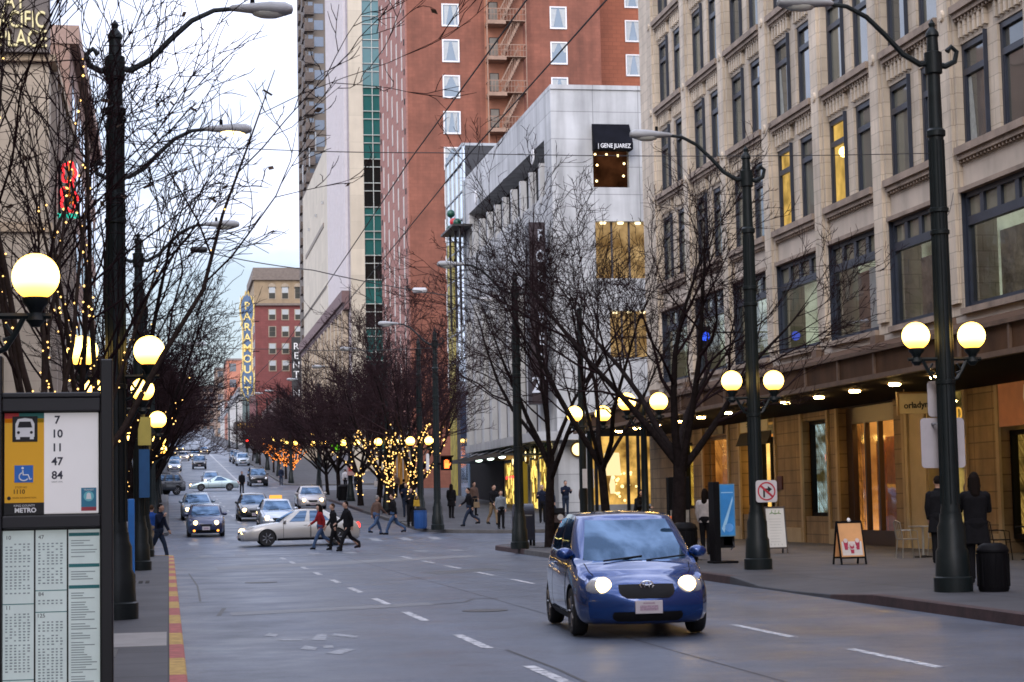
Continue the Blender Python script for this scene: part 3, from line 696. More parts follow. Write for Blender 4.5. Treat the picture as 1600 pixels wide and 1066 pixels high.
# curtain wall and stone fins on the lower street side
cw = MB(O)
y = 105.6; k = 0
stn = MB(O)
while y < 133.5:
    wdt = 2.5
    stn.box(WX-.45, WX, y, y+.8, 5.4, 15.2 if k % 2 else 14.2); stn.cut()
    cw.cur = [0, 1, 0, 2][k % 4]; cw.face([(WX-.05, y+wdt+.8, 8.2), (WX-.05, y+.8, 8.2), (WX-.05, y+.8, 14.6), (WX-.05, y+wdt+.8, 14.6)])
    cw.cur = 3; cw.face([(WX-.05, y+wdt+.8, 5.5), (WX-.05, y+.8, 5.5), (WX-.05, y+.8, 8.2), (WX-.05, y+wdt+.8, 8.2)])
    for j in range(1, 6): cw.cur = 4; yy = y+.8+wdt*j/6; cw.box(WX-.12, WX-.04, yy-.05, yy+.05, 5.5, 14.6)
    y += wdt+.8; k += 1
stn.pieces('stone_pier', WSP, wb)
cw.build('curtain_wall', [GLASS('glass_sky', (.10, .16, .25), .35), E('lit_yellow_wall', (.42, .34, .08), .33, noise=.6, ns=2.), GLASS('glass_grey', (.10, .11, .12), .2), GLASS('glass_purple', (.03, .025, .035), .08), M('mullion_dark', (.05, .045, .05), .5)], wb)
w = MB(O); w.box(WX-1.3, WX-.02, WY-.3, 128, 4.95, 5.45); w.box(WX-.02, WX+1.7, WY-1.3, WY-.09, 4.95, 5.46); w.build('ledge', WSP, wb)
w = MB(O); w.box(WX-2.6, WX-.05, 106.5, 127, 4.25, 4.36); w.box(WX-2.66, WX-2.6, 106.5, 127, 4.2, 4.45)
for y in (107, 111, 115, 119, 123, 126.6): w.tube([(WX-2.3, y, 4.4), (WX-.1, y, 5.2)], .03, 5)
gcn = w.build('glass_canopy', M('canopy_dark', (.03, .035, .035), .3), wb)
for y in (108.5, 112.5, 116.8): q = MB(O); q.ell((WX-2.2, y, 4.25), (.22, .22, .12), 10, 6); q.build('canopy_lamp', E('lit_canopy_lamp', (.8, 1., .85), 5.), gcn)
# ground floor: gilded show windows on the street side
def facex(name, y0, y1, z0, z1, mt, x, parent, fr=.14, fm=WSP):
    q = MB(O)
    for a, b, c_, d_ in ((y0, y0+fr, z0, z1), (y1-fr, y1, z0, z1), (y0+fr, y1-fr, z1-fr, z1), (y0+fr, y1-fr, z0, z0+fr)): q.box(x-.12, x-.004, a, b, c_, d_)
    o = q.build(name, fm, parent); q = MB(O); q.face([(x-.03, y1, z0), (x-.03, y0, z0), (x-.03, y0, z1), (x-.03, y1, z1)]); q.build('pane', mt, o); return o
GG = E('gilded_window', (.95, .6, .12), .85, noise=.9, ns=2.2, tone=(.28, .16, .04))
GS = E('gold_panel', (.5, .33, .04), .42, noise=.25, ns=.8)
facex('shop_window', 105.4, 108.2, .9, 4.2, GG, WX, wb); facex('shop_window', 108.6, 111, .9, 4.2, GG, WX, wb); facex('entrance', 111.6, 115.2, .55, 4.2, GS, WX, wb); facex('shop_window', 116, 119.8, 1, 4.2, GG, WX, wb)
w = MB(O); w.box(WX-.1, WX-.004, 120.2, 133.8, .8, 4.9); w.build('dark_shopfront', M('shopfront_black', (.008, .0075, .009), .6, spec=.15), wb)
rr = random.Random(11)
for (y0, y1) in ((105.6, 108.), (108.8, 110.8), (116.2, 119.6)):
    q = MB(O)
    for k in range(26): y = rr.uniform(y0, y1); z = rr.uniform(1.1, 3.9); q.box(WX-.08, WX-.05, y, y+rr.uniform(.04, .2), z, z+rr.uniform(.1, .7))
    q.build('window_ornament', E('ornament_gold', (1., .7, .16), 1.7), wb)
q = MB(O)
for k in range(9): q.box(WX-.09, WX-.06, 116.4+.35*k, 116.55+.35*k, 3.05+.1*(k % 2), 3.25)
q.build('red_neon', E('red_neon', (1., .05, .05), 3.), wb)
# camera side openings
q = MB(O)
for h in ops[:3]: q.face([(h[0], WY+.6, h[2]), (h[1], WY+.6, h[2]), (h[1], WY+.6, h[3]), (h[0], WY+.6, h[3])])
q.build('window_recess', DARK, wb)
wn = MB(O); x0, x1, z0, z1 = ops[0]; wn.face([(x0, WY+.4, z0), (x1, WY+.4, z0), (x1, WY+.4, z1), (x0, WY+.4, z1)]); aw = wn.build('window', E('salon_glow', (.28, .10, .04), .22, noise=.8, ns=1.2), wb)
q = MB(O)
for (a, b) in ((23.6, 19.4), (23.65, 20.3), (24.2, 20.9), (24.85, 20.85), (25.15, 19.7), (25.2, 20.4), (23.55, 20.9)): q.ell((a, WY+.3, b), .07, 8, 6)
q.build('lit_bulb', E('salon_bulb', (1., .75, .35), 4.), aw)
q = MB(O); q.prism([(WY-.9, 21.0), (WY-.9, 21.35), (WY-.1, 22.55), (WY-.1, 21.0)], 0, x0-.05, x1+.05); aw2 = q.build('awning', M('awning_navy', (.006, .0065, .01), .9, var=.3, spec=.1), wb)
t = text('lettering', '| GENE JUAREZ', .34, ((x0+x1)/2, WY-.92, 21.17), FY, M('letter_silver', (.75, .75, .78), .5, emit=.2), aw2, sx=.82)
t.location = Vector(((x0+x1)/2, WY-.92, 21.17))-O
for (x0, x1, z0, z1) in ops[1:3]:
    q = MB(O); q.face([(x0, WY+.5, z0), (x1, WY+.5, z0), (x1, WY+.5, z1), (x0, WY+.5, z1)]); o = q.build('window', E('lit_display', (1., .66, .3), .55, noise=.6, ns=1.1, tone=(.8, .45, .16)), wb)
    q = MB(O); n = 3
    for j in range(n+1): xx = x0+(x1-x0)*j/n; q.box(xx-.05, xx+.05, WY+.38, WY+.48, z0, z1)
    q.build('frame', MATS['mullion_dark'], o)
    q = MB(O)
    for j in range(n): xx = x0+(x1-x0)*(j+.5)/n; q.lathe([(.16, z1-.12), (.19, z1-.04)], 10, (xx, WY+.3, 0))
    q.build('lit_bulb', E('display_spot', (1., .8, .45), 3.), o)
x0, x1, z0, z1 = ops[3]
q = MB(O); q.face([(x0, WY+1.1, z0), (x1, WY+1.1, z0), (x1, WY+1.1, z1), (x0, WY+1.1, z1)])
sh = q.build('shop_window', E('shop_glow_gold', (1., .58, .14), 1.1, noise=.65, ns=1.3, tone=(.55, .28, .06), sample=True), wb)
q = MB(O)
for xx in (x0, 23.1, 24.9, 25.5, 26.6): q.box(xx, xx+.16, WY+.2, WY+.35, z0, z1)
q.box(x0, x1, WY+.2, WY+.34, z1-.25, z1-.001); q.build('frame', BLACKM, sh)
q = MB(O); q.box(x0+.2, x1, WY+.5, WY+1., .3, 1.4); q.build('counter', M('counter_grey', (.2, .2, .2), .7), sh)
q = MB(O); q.lathe([(.5, 3.0), (.42, 4.2), (.4, 4.25)], 16, (24.2, WY+.8, 0)); q.lathe([(.12, 2.0), (.18, 2.5), (.05, 3.)], 10, (24.2, WY+.8, 0)); q.build('lamp_display', E('lampshade', (1., .78, .4), 1.2), sh)
q = MB(O)
for k in range(24): q.ell((rr.uniform(23.2, 25.6), WY+.7, rr.uniform(1.5, 3.2)), rr.uniform(.04, .11), 7, 5)
q.build('window_ornament', E('ornament_gold2', (1., .75, .3), 2.4), sh)
def wall_lamp(x, y, z, face, lab):
    t_ = thing('wall_lamp', lab, 'lamp', (x, y, z))
    q = MB(); ax = 1 if face == 'y' else 0; s_ = -1
    q.lathe([(.0, -.16), (.30, -.16), (.36, -.10), (.36, -.03)][::1], 20, (0, 0, 0), ax); q.build('lit_face', E('lit_wall_disc', (1., .8, .38), 2.4, sample=True), t_)
    q = MB(); q.lathe([(.34, -.15), (.37, -.18), (.43, -.15), (.43, -.02), (.36, -.01)], 20, (0, 0, 0), ax, cap=False); q.build('rim', M('lamp_brass', (.3, .18, .06), .35, metal=.8), t_)
    q = MB()
    if ax: q.tube([(0, -.05, .4), (-.3, -.45, .75), (-.9, -.3, .72), (-1.15, -.02, .45)], .018, 5)
    else: q.tube([(-.03, 0, .4), (-.25, .1, .6), (-.02, .2, .75)], .018, 5)
    q.build('bracket', BLACKM, t_)
wall_lamp(22.1, WY-.02, 4.45, 'y', 'round lit lamp facing the side street on the white corner pier')
wall_lamp(WX-.03, 105.0, 4.5, 'x', 'round lit lamp edge-on at the corner of the white store')
wall_lamp(WX-.14, 108.4, 4.4, 'x', 'round lit lamp between two gilded show windows')
wall_lamp(WX-.14, 111.3, 4.3, 'x', 'round lit lamp on the near side of the gold entrance')
wall_lamp(WX-.14, 115.6, 4.2, 'x', 'round lit lamp on the far side of the gold entrance')
# green garland over the corner shop window
gt_ = thing('garland', 'dark green fir garland along the ledge at the white store corner', 'garland', (WX, 106, 4.5)); gl_ = MB((WX, 106, 4.5)); rr = random.Random(5)
for k in range(420):
    p = Vector((WX-.3+rr.gauss(0, .18), rr.uniform(104.2, 109.6), 4.55+rr.gauss(0, .16))); d1 = Vector((rr.uniform(-1, 1), rr.uniform(-1, 1), rr.uniform(-1, 1)))*.16; d2 = Vector((rr.uniform(-1, 1), rr.uniform(-1, 1), rr.uniform(-1, 1)))*.07
    gl_.face([p, p+d1, p+d1+d2])
gl_.build('foliage', M('fir_green', (.02, .055, .03), .8, var=.5), gt_)
# holiday balls
for i, (y, z, mt, lab) in enumerate(((136.2, 22.5, 'green', 'dark green holiday ball standing highest on the roof canopy edge'), (136.6, 21.42, 'green', 'dark green holiday ball left of the red one on the canopy'), (134.9, 21.7, 'red', 'red holiday ball between the green ones on the canopy'), (133.2, 21.42, 'green', 'dark green holiday ball right of the red one on the canopy'))):
    q = MB((20.2, y, z)); q.ell((20.2, y, z), .30, 14, 10); q.tube([(20.2, y, z-.36), (20.2, y, z-.28)], .06, 6); tag(q.build('holiday_ball', M('ball_'+mt, (.006, .07, .045) if mt == 'green' else (.45, .02, .03), .35, var=.2), smooth=True), lab, 'ornament', 'holiday balls on the roof canopy')
q = MB((20.5, 134.5, 21)); q.box(19.6, 21.05, 131.6, 137.4, 20.95, 21.1)
for y in (132, 134.2, 136.8): q.tube([(20.2, y, 14.), (20.2, y, 20.95)], .09, 6)
tag(q.build('roof_canopy', M('canopy_black', (.02, .02, .022), .5)), 'thin black roof canopy on slim posts beside the glass front', 'canopy')

# narrow glass building
gb = bthing('glass_building', 'narrow pale glass fronted building with a dark side wall above the store roof', 'building', 21, 139); O = gb.location
w = MB(O); w.box(21.05, 40, 134.6, 143.2, .4, 27.2); w.build('wall', M('dark_slate', (.018, .019, .024), .5, var=.3), gb)
w = MB(O); w.box(20.92, 21.045, 134.6, 143.2, 12, 27.2); w.build('curtain_wall', GLASS('glass_pale', (.30, .36, .44), .45), gb)
w = MB(O)
for y in (134.7, 136.8, 138.9, 141., 143.1): w.box(20.84, 20.92, y-.06, y+.06, 12, 27.3)
for z in range(12, 28, 2): w.box(20.85, 20.915, 134.65, 143.15, z-.05, z+.05)
w.box(20.84, 40, 134.55, 143.25, 27.21, 27.4); w.build('mullion', STEEL, gb)
w = MB(O); w.box(20.86, 21.044, 134.7, 137.8, .5, 11.9); w.cur = 1; w.box(20.86, 21.044, 139.8, 142.9, .5, 21.); w.cur = 2; w.box(20.9, 21.04, 137.85, 139.75, .5, 11.9); w.build('colour_panel', [GLASS('glass_blue', (.12, .20, .34), .3), M('panel_yellow', (.32, .26, .05), .6, var=.5, vs=1.3, emit=.15), MATS['mullion_dark']], gb)

# ------------------------------------------------------------------ brick hotel
BRK = M('orange_brick', (.225, .080, .050), .8, var=.22, vs=.5, tile=(.6, .3, .5, .02), mortar=.88, dirt=.3)
BRM = M('shaded_brick', (.30, .135, .105), .8, var=.10, vs=.5, tile=(.8, .38, .5, .03), mortar=.8, dirt=.12)  # the same brick in shade, its bluish shadow tone put into the colour
bh = bthing('brick_hotel', 'tall orange brick hotel tower with white framed windows and a zigzag fire escape', 'building', 21, 170); O = bh.location
HY = 167.6; HT = 60.
w = MB(O); w.box(21.15, 38.9, HY, 189, 1, HT); w.build('wall', BRK, bh)
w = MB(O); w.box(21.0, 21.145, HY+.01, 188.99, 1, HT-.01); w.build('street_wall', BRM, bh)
w = MB(O); w.box(38.9, 62, HY+5, 189, 1, HT-.02); w.build('wing', M('orange_brick_dark', (.29, .09, .045), .8, var=.1, vs=.5, tile=(.8, .38, .5, .03), mortar=.8), bh)
CURT = M('net_curtain', (.40, .43, .44), .9, var=.12, vs=5.)
def hotelwin():
    q = MB(); a, b = .78, 1.04
    for (x0, x1, z0, z1) in ((-a, -a+.12, -b, b), (a-.12, a, -b, b), (-a+.12, a-.12, b-.12, b), (-a+.12, a-.12, -b, -b+.14)): q.box(x0, x1, -.08, .06, z0, z1)
    return q.build('window', WHITE, bh)
hw = hotelwin()
q = MB(); q.face([(-.68, -.012, -.95), (.68, -.012, -.95), (.68, -.012, .95), (-.68, -.012, .95)]); q.build('pane', GLASS('glass_hotel', (.11, .15, .19), .16), hw)
q = MB(); q.face([(-.66, -.02, -.9), (-.46, -.02, -.9), (-.1, -.02, .9), (-.66, -.02, .9)]); q.face([(.66, -.02, -.9), (.66, -.02, .9), (.12, -.02, .9), (.44, -.02, -.9)]); hc = q.build('curtain', CURT, hw)
first = True
zs = [45.3-3.26*i for i in range(13)]; zs = [z+3.26*2 for z in zs]
for xc in (25.1, 35.0):
    for z in zs:
        if xc > 30 and z < 26: continue
        o = hw if first else dup(hw, bh); first = False
        o.location = Vector((xc, HY-.02, z))-O
        c_ = [ch for ch in o.children if ch.name.startswith('curtain')][0]; c_.scale = (rnd.uniform(.72, 1.), 1, 1)
        rv = rnd.random()
        if rv < .35: c_.scale = (1, 1, .45); c_.location.z = .48
        elif rv < .5: c_.scale = (-1, 1, .9)
for z in zs[:8]: o = dup(hw, bh); o.location = Vector((43.2, HY+4.98, z+.2))-O
# small fire-stair windows, dark slot and stairs
q = MB(O); q.box(28.2, 31.7, HY-.01, HY, 18, HT-1); q.build('shaft', M('shaft_brick', (.30, .125, .075), .85, var=.15, vs=.8), bh)
sw = MB(); sw.box(-.42, .42, -.05, .0, -.85, .85); sw.cur = 1; sw.box(-.36, .36, -.06, -.05, -.78, .78); sw0 = sw.build('stair_window', [DARK, M('stair_pane', (.16, .14, .115), .5, var=.2)], bh)
fe = MB(O); fe.box(28.15, 28.25, HY-1.45, HY-1.35, 14, HT); feo = fe.build('fire_escape', M('iron_brown', (.27, .17, .12), .6, var=.2), bh)
IRON = MATS['iron_brown']; LIM = M('iron_landing', (.07, .045, .035), .6)
la = MB(); la.box(-1.75, 1.75, -1.5, -.02, -.07, .0); la.box(-1.75, -.1, -1.52, -.02, -.35, -.07)
for k in range(13): la.box(-1.74+.29*k, -1.70+.29*k, -1.5, -1.46, 0, 1.05)
la.box(-1.76, 1.76, -1.51, -1.45, 1.0, 1.07); la.box(-1.76, 1.76, -1.51, -1.45, .5, .54); la.box(1.7, 1.76, -1.5, -.05, 1., 1.06); la.box(-1.76, -1.7, -1.5, -.05, 1., 1.06)
la.box(1.68, 1.76, -1.5, -1.42, 0, 3.2)
la0 = la.build('landing', IRON, feo)
st = MB()
for sgn, dy in ((1, -.35), (1, -1.2)):
    st.prism([(-.55, .0), (-.3, .0), (1.3, 3.2), (1.05, 3.2)], 1, dy, dy+.06)
    st.prism([(-.6, 1.0), (-.5, 1.0), (1.1, 4.1), (1.0, 4.1)], 1, dy, dy+.05)
for k in range(11): st.box(-.4+1.6*k/11, -.1+1.6*k/11, -1.2, -.32, .2+3.2*k/11-.02, .2+3.2*k/11+.02); st.box(-.38+1.6*k/11, -.34+1.6*k/11, -1.2, -1.16, .2+3.2*k/11, 1.2+3.1*k/11)
st0 = st.build('stair_flight', IRON, feo)
for i, z in enumerate([41.35-3.26*2+3.26*j for j in range(-4, 7)]):
    a = la0 if i == 0 else dup(la0, feo); b = st0 if i == 0 else dup(st0, feo); c_ = sw0 if i == 0 else dup(sw0, bh)
    a.location = Vector((30.0, HY, z))-O; b.location = a.location.copy(); c_.location = Vector((29.0, HY-.02, z+1.15))-O
# slit windows on the street side
sl = MB(); sl.box(20.96, 21.0, -.3, .3, -1.0, 1.0); sl.xf(Matrix.Translation((-21, 0, 0))); first = True
sl0 = sl.build('slit_window', M('slit_white', (.5, .47, .44), .6), bh)
for cidx in range(5):
    for k in range(18):
        o = sl0 if first else dup(sl0, bh); first = False
        o.location = Vector((20.995, 170.2+3.9*cidx, 12+(1.4 if cidx % 2 else 0)+2.7*k))-O
q = MB(O)
for k in range(18): q.box(20.95, 20.998, 168.3, 168.75, 13.+2.7*k, 13.5+2.7*k); q.cut(); q.box(20.95, 20.998, 187.6, 188.2, 13.+2.7*k, 13.5+2.7*k); q.cut()
q.pieces('vent', DARK, bh)
q = MB(O); q.box(20.9, 20.99, 168, 188, 1.6, 9.)
q.build('ground_front', M('shopfront_stone', (.22, .19, .17), .7, var=.3, vs=.6), bh)
q = MB(O)
for k in range(4): q.face([(20.88, 172.5+4.7*k, 2.2), (20.88, 168.8+4.7*k, 2.2), (20.88, 168.8+4.7*k, 7.), (20.88, 172.5+4.7*k, 7.)])
q.build('ground_window', E('lit_lobby', (.75, .36, .1), .5, noise=.8, ns=1.), bh)

# ------------------------------------------------------------------ ribbed tower with green glass strip, podium, balcony tower
BEI = M('beige_panel', (.50, .45, .36), .65, var=.08, vs=.4, tile=(3., 3.2, .0, .02), mortar=.8, dirt=.1)
rt = bthing('ribbed_tower', 'cream tower with white vertical ribs and a green glass corner strip', 'building', 21, 230); O = rt.location
w = MB(O); w.box(21.45, 23.1, 226, 254, 5, 74); w.box(25.4, 42, 226.01, 254, 5, 74); w.box(23.1, 25.4, 226.6, 254, 5, 74); w.build('wall', BEI, rt)
w = MB(O)
for i in range(13): y = 227.6+2.05*i; w.box(20.95, 21.45, y, y+.75, 26.8, 74); w.cut()
w.pieces('rib', M('rib_white', (.52, .50, .53), .6, var=.06), rt)
w = MB(O); w.box(21.3, 21.449, 226.6, 254, 5, 73.9); w.cur = 1
for k in range(22):
    for i in range(13): y = 228.35+2.05*i; w.box(21.26, 21.3, y+.1, y+1.2, 27+2.2*k, 28.+2.2*k)
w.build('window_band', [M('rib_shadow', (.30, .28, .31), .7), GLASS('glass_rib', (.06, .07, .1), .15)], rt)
for k in range(24):
    z0 = 8+2.9*k
    q = MB(O)
    for x0, x1 in ((23.13, 24.24), (24.28, 25.37)):
        q.face([(x0, 226.25, z0), (x1, 226.25, z0), (x1, 226.25, z0+1.9), (x0, 226.25, z0+1.9)])
        q.face([(x0, 226.26, z0+1.98), (x1, 226.26, z0+1.98), (x1, 226.26, z0+2.84), (x0, 226.26, z0+2.84)])
    dk = k in (5, 7, 10, 11, 19, 20, 21)
    q.build('green_window', GLASS('glass_green_dark', (.004, .008, .008), .03) if dk else GLASS('glass_green', (.012, .10, .095), .07), rt)
q = MB(O)
for x in (23.1, 24.26, 25.4): q.box(x-.035, x+.035, 226.05, 226.3, 8, 74)
for k in range(24): q.box(23.12, 25.38, 226.06, 226.29, 7.96+2.9*k, 8.04+2.9*k); q.box(23.12, 25.38, 226.08, 226.28, 9.9+2.9*k, 9.98+2.9*k)
q.build('mullion', M('mullion_pale', (.42, .45, .42), .5), rt)
pd = bthing('podium_block', 'blank beige panelled block with a dark cornice stepping up to the ribbed tower', 'building', 21, 275); O = pd.location
w = MB(O); w.box(21.2, 45, 254.02, 303, 4, 50.2); w.build('wall', BEI, pd)
w = MB(O); w.box(21.05, 21.199, 226.3, 303, 14.8, 26.3) if False else w.box(21.05, 21.199, 254.3, 303, 14.8, 26.2); w.build('lower_wall', M('pinkish_panel', (.36, .29, .26), .7, var=.2, vs=.5), pd)
w = MB(O); w.box(20.3, 21.19, 226.2, 303.4, 25.6, 27.0); w.box(20.6, 21.18, 226.2, 303.3, 24.8, 25.6); w.build('cornice', M('cornice_brown', (.14, .085, .085), .7, var=.2), pd)
w = MB(O); w.box(21.1, 21.199, 262, 297, 39.8, 40.4); w.box(21.12, 21.198, 258, 302, 31, 31.2); w.build('panel_joint', M('joint_grey', (.22, .19, .16), .7), pd)
w = MB(O)
for i in range(14): y = 228+5.4*i; w.box(20.5, 21.19, y, y+1.4, 8, 24.8); w.cut()
w.pieces('pilaster', M('pilaster_beige', (.40, .33, .25), .7, var=.15), pd)
w = MB(O)
for i in range(14):
    y = 229.6+5.4*i; w.face([(21.04, y+3.6, 17), (21.04, y, 17), (21.04, y, 24.3), (21.04, y+3.6, 24.3)]); w.cut()
w.pieces('tall_window', GLASS('glass_brown', (.16, .11, .08), .1), pd)
w = MB(O)
for y in (262, 274, 288): w.box(20.9, 21.19, y, y+.3, 43, 43.4); w.tube([(20.2, y, 50.3), (20.2, y, 53)], .08, 5)
w.build('roof_mast', STEEL, pd)
bt = bthing('balcony_tower', 'dark brown apartment tower with stacked balconies behind the beige block', 'building', 24, 330); O = bt.location
w = MB(O); w.box(23.8, 40, 325, 350, 8, 108); w.build('wall', M('tower_brown', (.12, .10, .082), .75, var=.15, vs=.4), bt)
w = MB(O)
for k in range(32):
    z = 16+2.9*k; w.box(23.3, 24.9, 324, 326.6, z, z+.25); w.box(23.3, 23.4, 324, 326.6, z+.25, z+1.5); w.box(23.3, 24.9, 323.95, 324.05, z+.25, z+1.5); w.cut(); w.box(23.4, 23.8, 330, 334, z, z+1.3); w.cut(); w.box(23.4, 23.8, 340, 344, z, z+1.3); w.cut()
w.pieces('balcony', M('balcony_brown', (.085, .066, .056), .7, var=.3), bt)
w = MB(O)
for k in range(32): z = 16.4+2.9*k; w.box(25., 26.6, 324.93, 324.99, z, z+1.7); w.cut(); w.box(24.0, 24.8, 324.93, 324.99, z, z+2.); w.cut()
w.pieces('window', GLASS('glass_tower', (.07, .09, .13), .08), bt)

# ------------------------------------------------------------------ theatre building and its signs, far up the street
MAR = M('maroon_brick', (.19, .055, .05), .8, var=.14, vs=.4, tile=(1., .5, .5, .03), mortar=.85, dirt=.15)
BUF = M('buff_terracotta', (.30, .225, .14), .75, var=.15, vs=.4, dirt=.2)
th = bthing('theatre_building', 'old dark red brick theatre block with buff top storey and arched windows', 'building', 18, 405); O = th.location
w = MB(O); w.box(17.9, 45, 400, 432, 13, 43.6); w.build('wall', MAR, th)
w = MB(O); w.box(17.7, 45.1, 399.8, 432.1, 43.61, 48.6); w.build('buff_storey', BUF, th); w = MB(O); w.box(17.88, 45, 399.9, 432, 14, 20.5); w.build('buff_base', BUF, th)
w = MB(O); w.box(17.2, 45.5, 399.2, 432.6, 48.6, 49.4); w.box(17.5, 45.3, 399.5, 432.4, 49.4, 51.2); w.box(17.4, 45.2, 399.4, 432.2, 43.3, 43.75); w.build('cornice', M('cornice_grey', (.17, .14, .12), .75, var=.2), th)
def thwin(x, z, arch):
    q = MB(O); h_ = 2.3 if not arch else 2.6
    q.box(x-.8, x+.8, (399.9 if not arch else 399.72), (399.98 if not arch else 399.79), z-h_/2, z+h_/2)
    if arch: q.lathe([(.0, 399.72), (.8, 399.72), (.8, 399.79)], 16, (x, 0, z+h_/2), 1)
    o = q.build('window', M('th_frame', (.33, .27, .2), .7), th)
    q = MB(O); y = 399.88 if not arch else 399.7
    q.face([(x-.62, y, z-h_/2+.15), (x+.62, y, z-h_/2+.15), (x+.62, y, z), (x-.62, y, z)]); q.cur = 1; q.face([(x-.62, y, z+.03), (x+.62, y, z+.03), (x+.62, y, z+h_/2-.12), (x-.62, y, z+h_/2-.12)])
    q.build('pane', [PANE_B, rnd.choice([PANE_B, CURT, CURT])], o)
for i, x in enumerate((21.4, 24.1, 26.8)):
    thwin(x, 45.9, True)
    for k in range(4): thwin(x, 41.4-3.55*k, False)
q = MB(O)
for k in range(6):
    for j in range(5): q.box(17.86, 17.9, 403+5*j, 404.6+5*j, 24+3.5*k, 26+3.5*k); q.cut()
q.pieces('street_window', PANE_B, th)
# vertical theatre sign
ps = thing('theatre_sign', 'tall vertical blue and yellow theatre sign lettered PARAMOUNT', 'sign', (15.6, 385, 22.6))
SY = M('sign_yellow', (.48, .35, .10), .5, var=.12, emit=.25); SB = M('sign_blue', (.07, .13, .24), .5, var=.2, emit=.15)
def outline(k):   # half outline (x, z), scaled by k inward
    return [(0, 0-k*-.35), (.55-k*.1, .9), (1.3-k*.3, 2.2), (1.45-k*.3, 4.2), (1.35-k*.3, 5.6), (.95-k*.25, 6.2), (.95-k*.25, 14.5), (1.25-k*.3, 15.2), (1.05-k*.3, 16.0), (1.45-k*.3, 17.2), (1.5-k*.3, 19.2), (1.1-k*.3, 20.6), (.75-k*.2, 21.2), (.55-k*.2, 20.9), (.3-k*.1, 22.2-k*.6), (0, 21.4-k*.3)]
for k, y0, y1, mt, nm in ((0, -.35, .35, SY, 'frame_panel'), (1, -.40, .40, SB, 'blue_face')):
    h_ = outline(k); poly = h_+[(-x, z) for x, z in h_[-2:0:-1]]
    q = MB(); q.prism(poly, 1, y0, y1); q.build(nm, mt, ps)
for i, ch in enumerate('PARAMOUNT'):
    t = text('lettering', ch, 2.15, (ps.location.x, ps.location.y-.45, ps.location.z+19.0-2.12*i), FY, M('letter_yellow', (.75, .58, .2), .5, emit=.3), ps, extrude=.05, bold=.03)
q = MB()
for z in (4, 10, 16): q.tube([(.9, 0, z), (2.4, .3, z)], .1, 5)
q.build('bracket', BLACKM, ps)
q = MB()
for sgn in (-1, 1):
    for z in range(20): zz = 1.5+z; q.ell((sgn*(1.02 if 6 < zz < 15 else 1.32), -.42, zz), .09, 6, 4)
    for a, b, x in ((1.2, 6.2, 1.32), (6.3, 14.9, 1.02), (15, 21, 1.32)): q.box(sgn*x-.03, sgn*x+.03, -.41, -.38, a, b)
q.box(-1.3, 1.3, -.405, -.385, 10.5, 10.56)
q.build('bulb_chain', M('sign_bulbs', (.8, .65, .3), .4, emit=.5), ps)
rn = thing('rental_sign', 'tall narrow black sign with white letters RENT NOW on the theatre wall', 'sign', (26.2, 398.9, 18))
q = MB(); q.box(-.95, .95, -.2, .2, 0, 18.6); q.build('board', M('board_black', (.02, .02, .022), .5), rn)
for i, ch in enumerate('RENT NOW'):
    if ch != ' ': text('lettering', ch, 2.0, (26.2, 398.66, 18+16.6-1.95*i), FY, M('letter_white', (.75, .75, .75), .5, emit=.1), rn, extrude=.03)
mq = thing('theatre_marquee', 'dim yellow lit marquee over the far pavement by the theatre', 'marquee', (15, 388, 17.))
q = MB(); q.box(-2, 2.6, -2, 4, 0, 1.6); q.build('board', M('marquee_dark', (.05, .04, .04), .5), mq); text('lettering', 'MUSIC', 1.3, (15.2, 385.9, 17.8), FY, E('marquee_gold', (1., .6, .15), .7), mq)
# far blocks
def far_block(name, lab, x0, x1, y0, y1, ht, mt, wm, nx, nz, cat='building'):
    z0 = terr(y0); o = bthing(name, lab, cat, x0, y0); q = MB(o.location); q.box(x0, x1, y0, y1, z0-.5, z0+ht); q.build('wall', mt, o)
    q = MB(o.location); q.box(x0-.2, x1+.2, y0-.2, y1+.2, z0+ht, z0+ht+.5); q.build('roof', M('far_roof', (.2, .17, .16), .8), o)
    for i in range(nx):
        for k in range(nz):
            q = MB(o.location); x = x0+(x1-x0)*(i+.5)/nx; z = z0+ht*(k+.55)/nz; q.box(x-(x1-x0)/nx*.28, x+(x1-x0)/nx*.28, y0-.06, y0-.01, z-ht/nz*.25, z+ht/nz*.25); q.build('window', wm, o)
    return o
GF = GLASS('glass_far', (.16, .18, .20), .15)
far_block('orange_block', 'salmon coloured flats partly hidden behind the theatre sign', 15.6, 25, 520, 545, 21.5, M('salmon', (.42, .17, .11), .8, var=.12, vs=.2), GF, 3, 5)
far_block('tan_block', 'low tan flats left of the salmon block up the hill', 14.5, 26, 600, 620, 21, M('tan_far', (.30, .22, .17), .8, var=.12, vs=.2), GF, 4, 6)
far_block('hill_block', 'brown flats across the top of the hill at the end of the street', -2, 22, 935, 960, 22, M('brown_far', (.25, .18, .15), .8, var=.15, vs=.2), GF, 8, 6)
far_block('hill_block', 'grey flats on the hilltop beside the brown ones', 24, 44, 925, 950, 18, M('grey_far', (.26, .25, .26), .8, var=.12, vs=.2), GF, 6, 5)
far_block('hill_block', 'dark flats on the hilltop left of the brown ones', -32, -5, 915, 945, 26, M('dark_far', (.16, .12, .11), .8, var=.15, vs=.2), GF, 8, 7)
co = bthing('colonnade_building', 'low hall with white vertical piers along the far right pavement', 'building', 16, 470); O = co.location
w = MB(O); w.box(16.5, 40, 436, 590, 14, 27); w.build('wall', M('teal_glass_far', (.12, .17, .18), .4, var=.2, vs=.2), co)
for i in range(26): y = 437+6*i; z = terr(y); q = MB(O); q.box(15.6, 16.49, y, y+1.6, z, z+10.5); q.build('pier', M('pier_white', (.55, .55, .56), .7), co)
w = MB(O); w.box(15.5, 40, 435.5, 590.5, 27, 28.6); w.build('roof', M('far_roof2', (.3, .3, .31), .7), co)
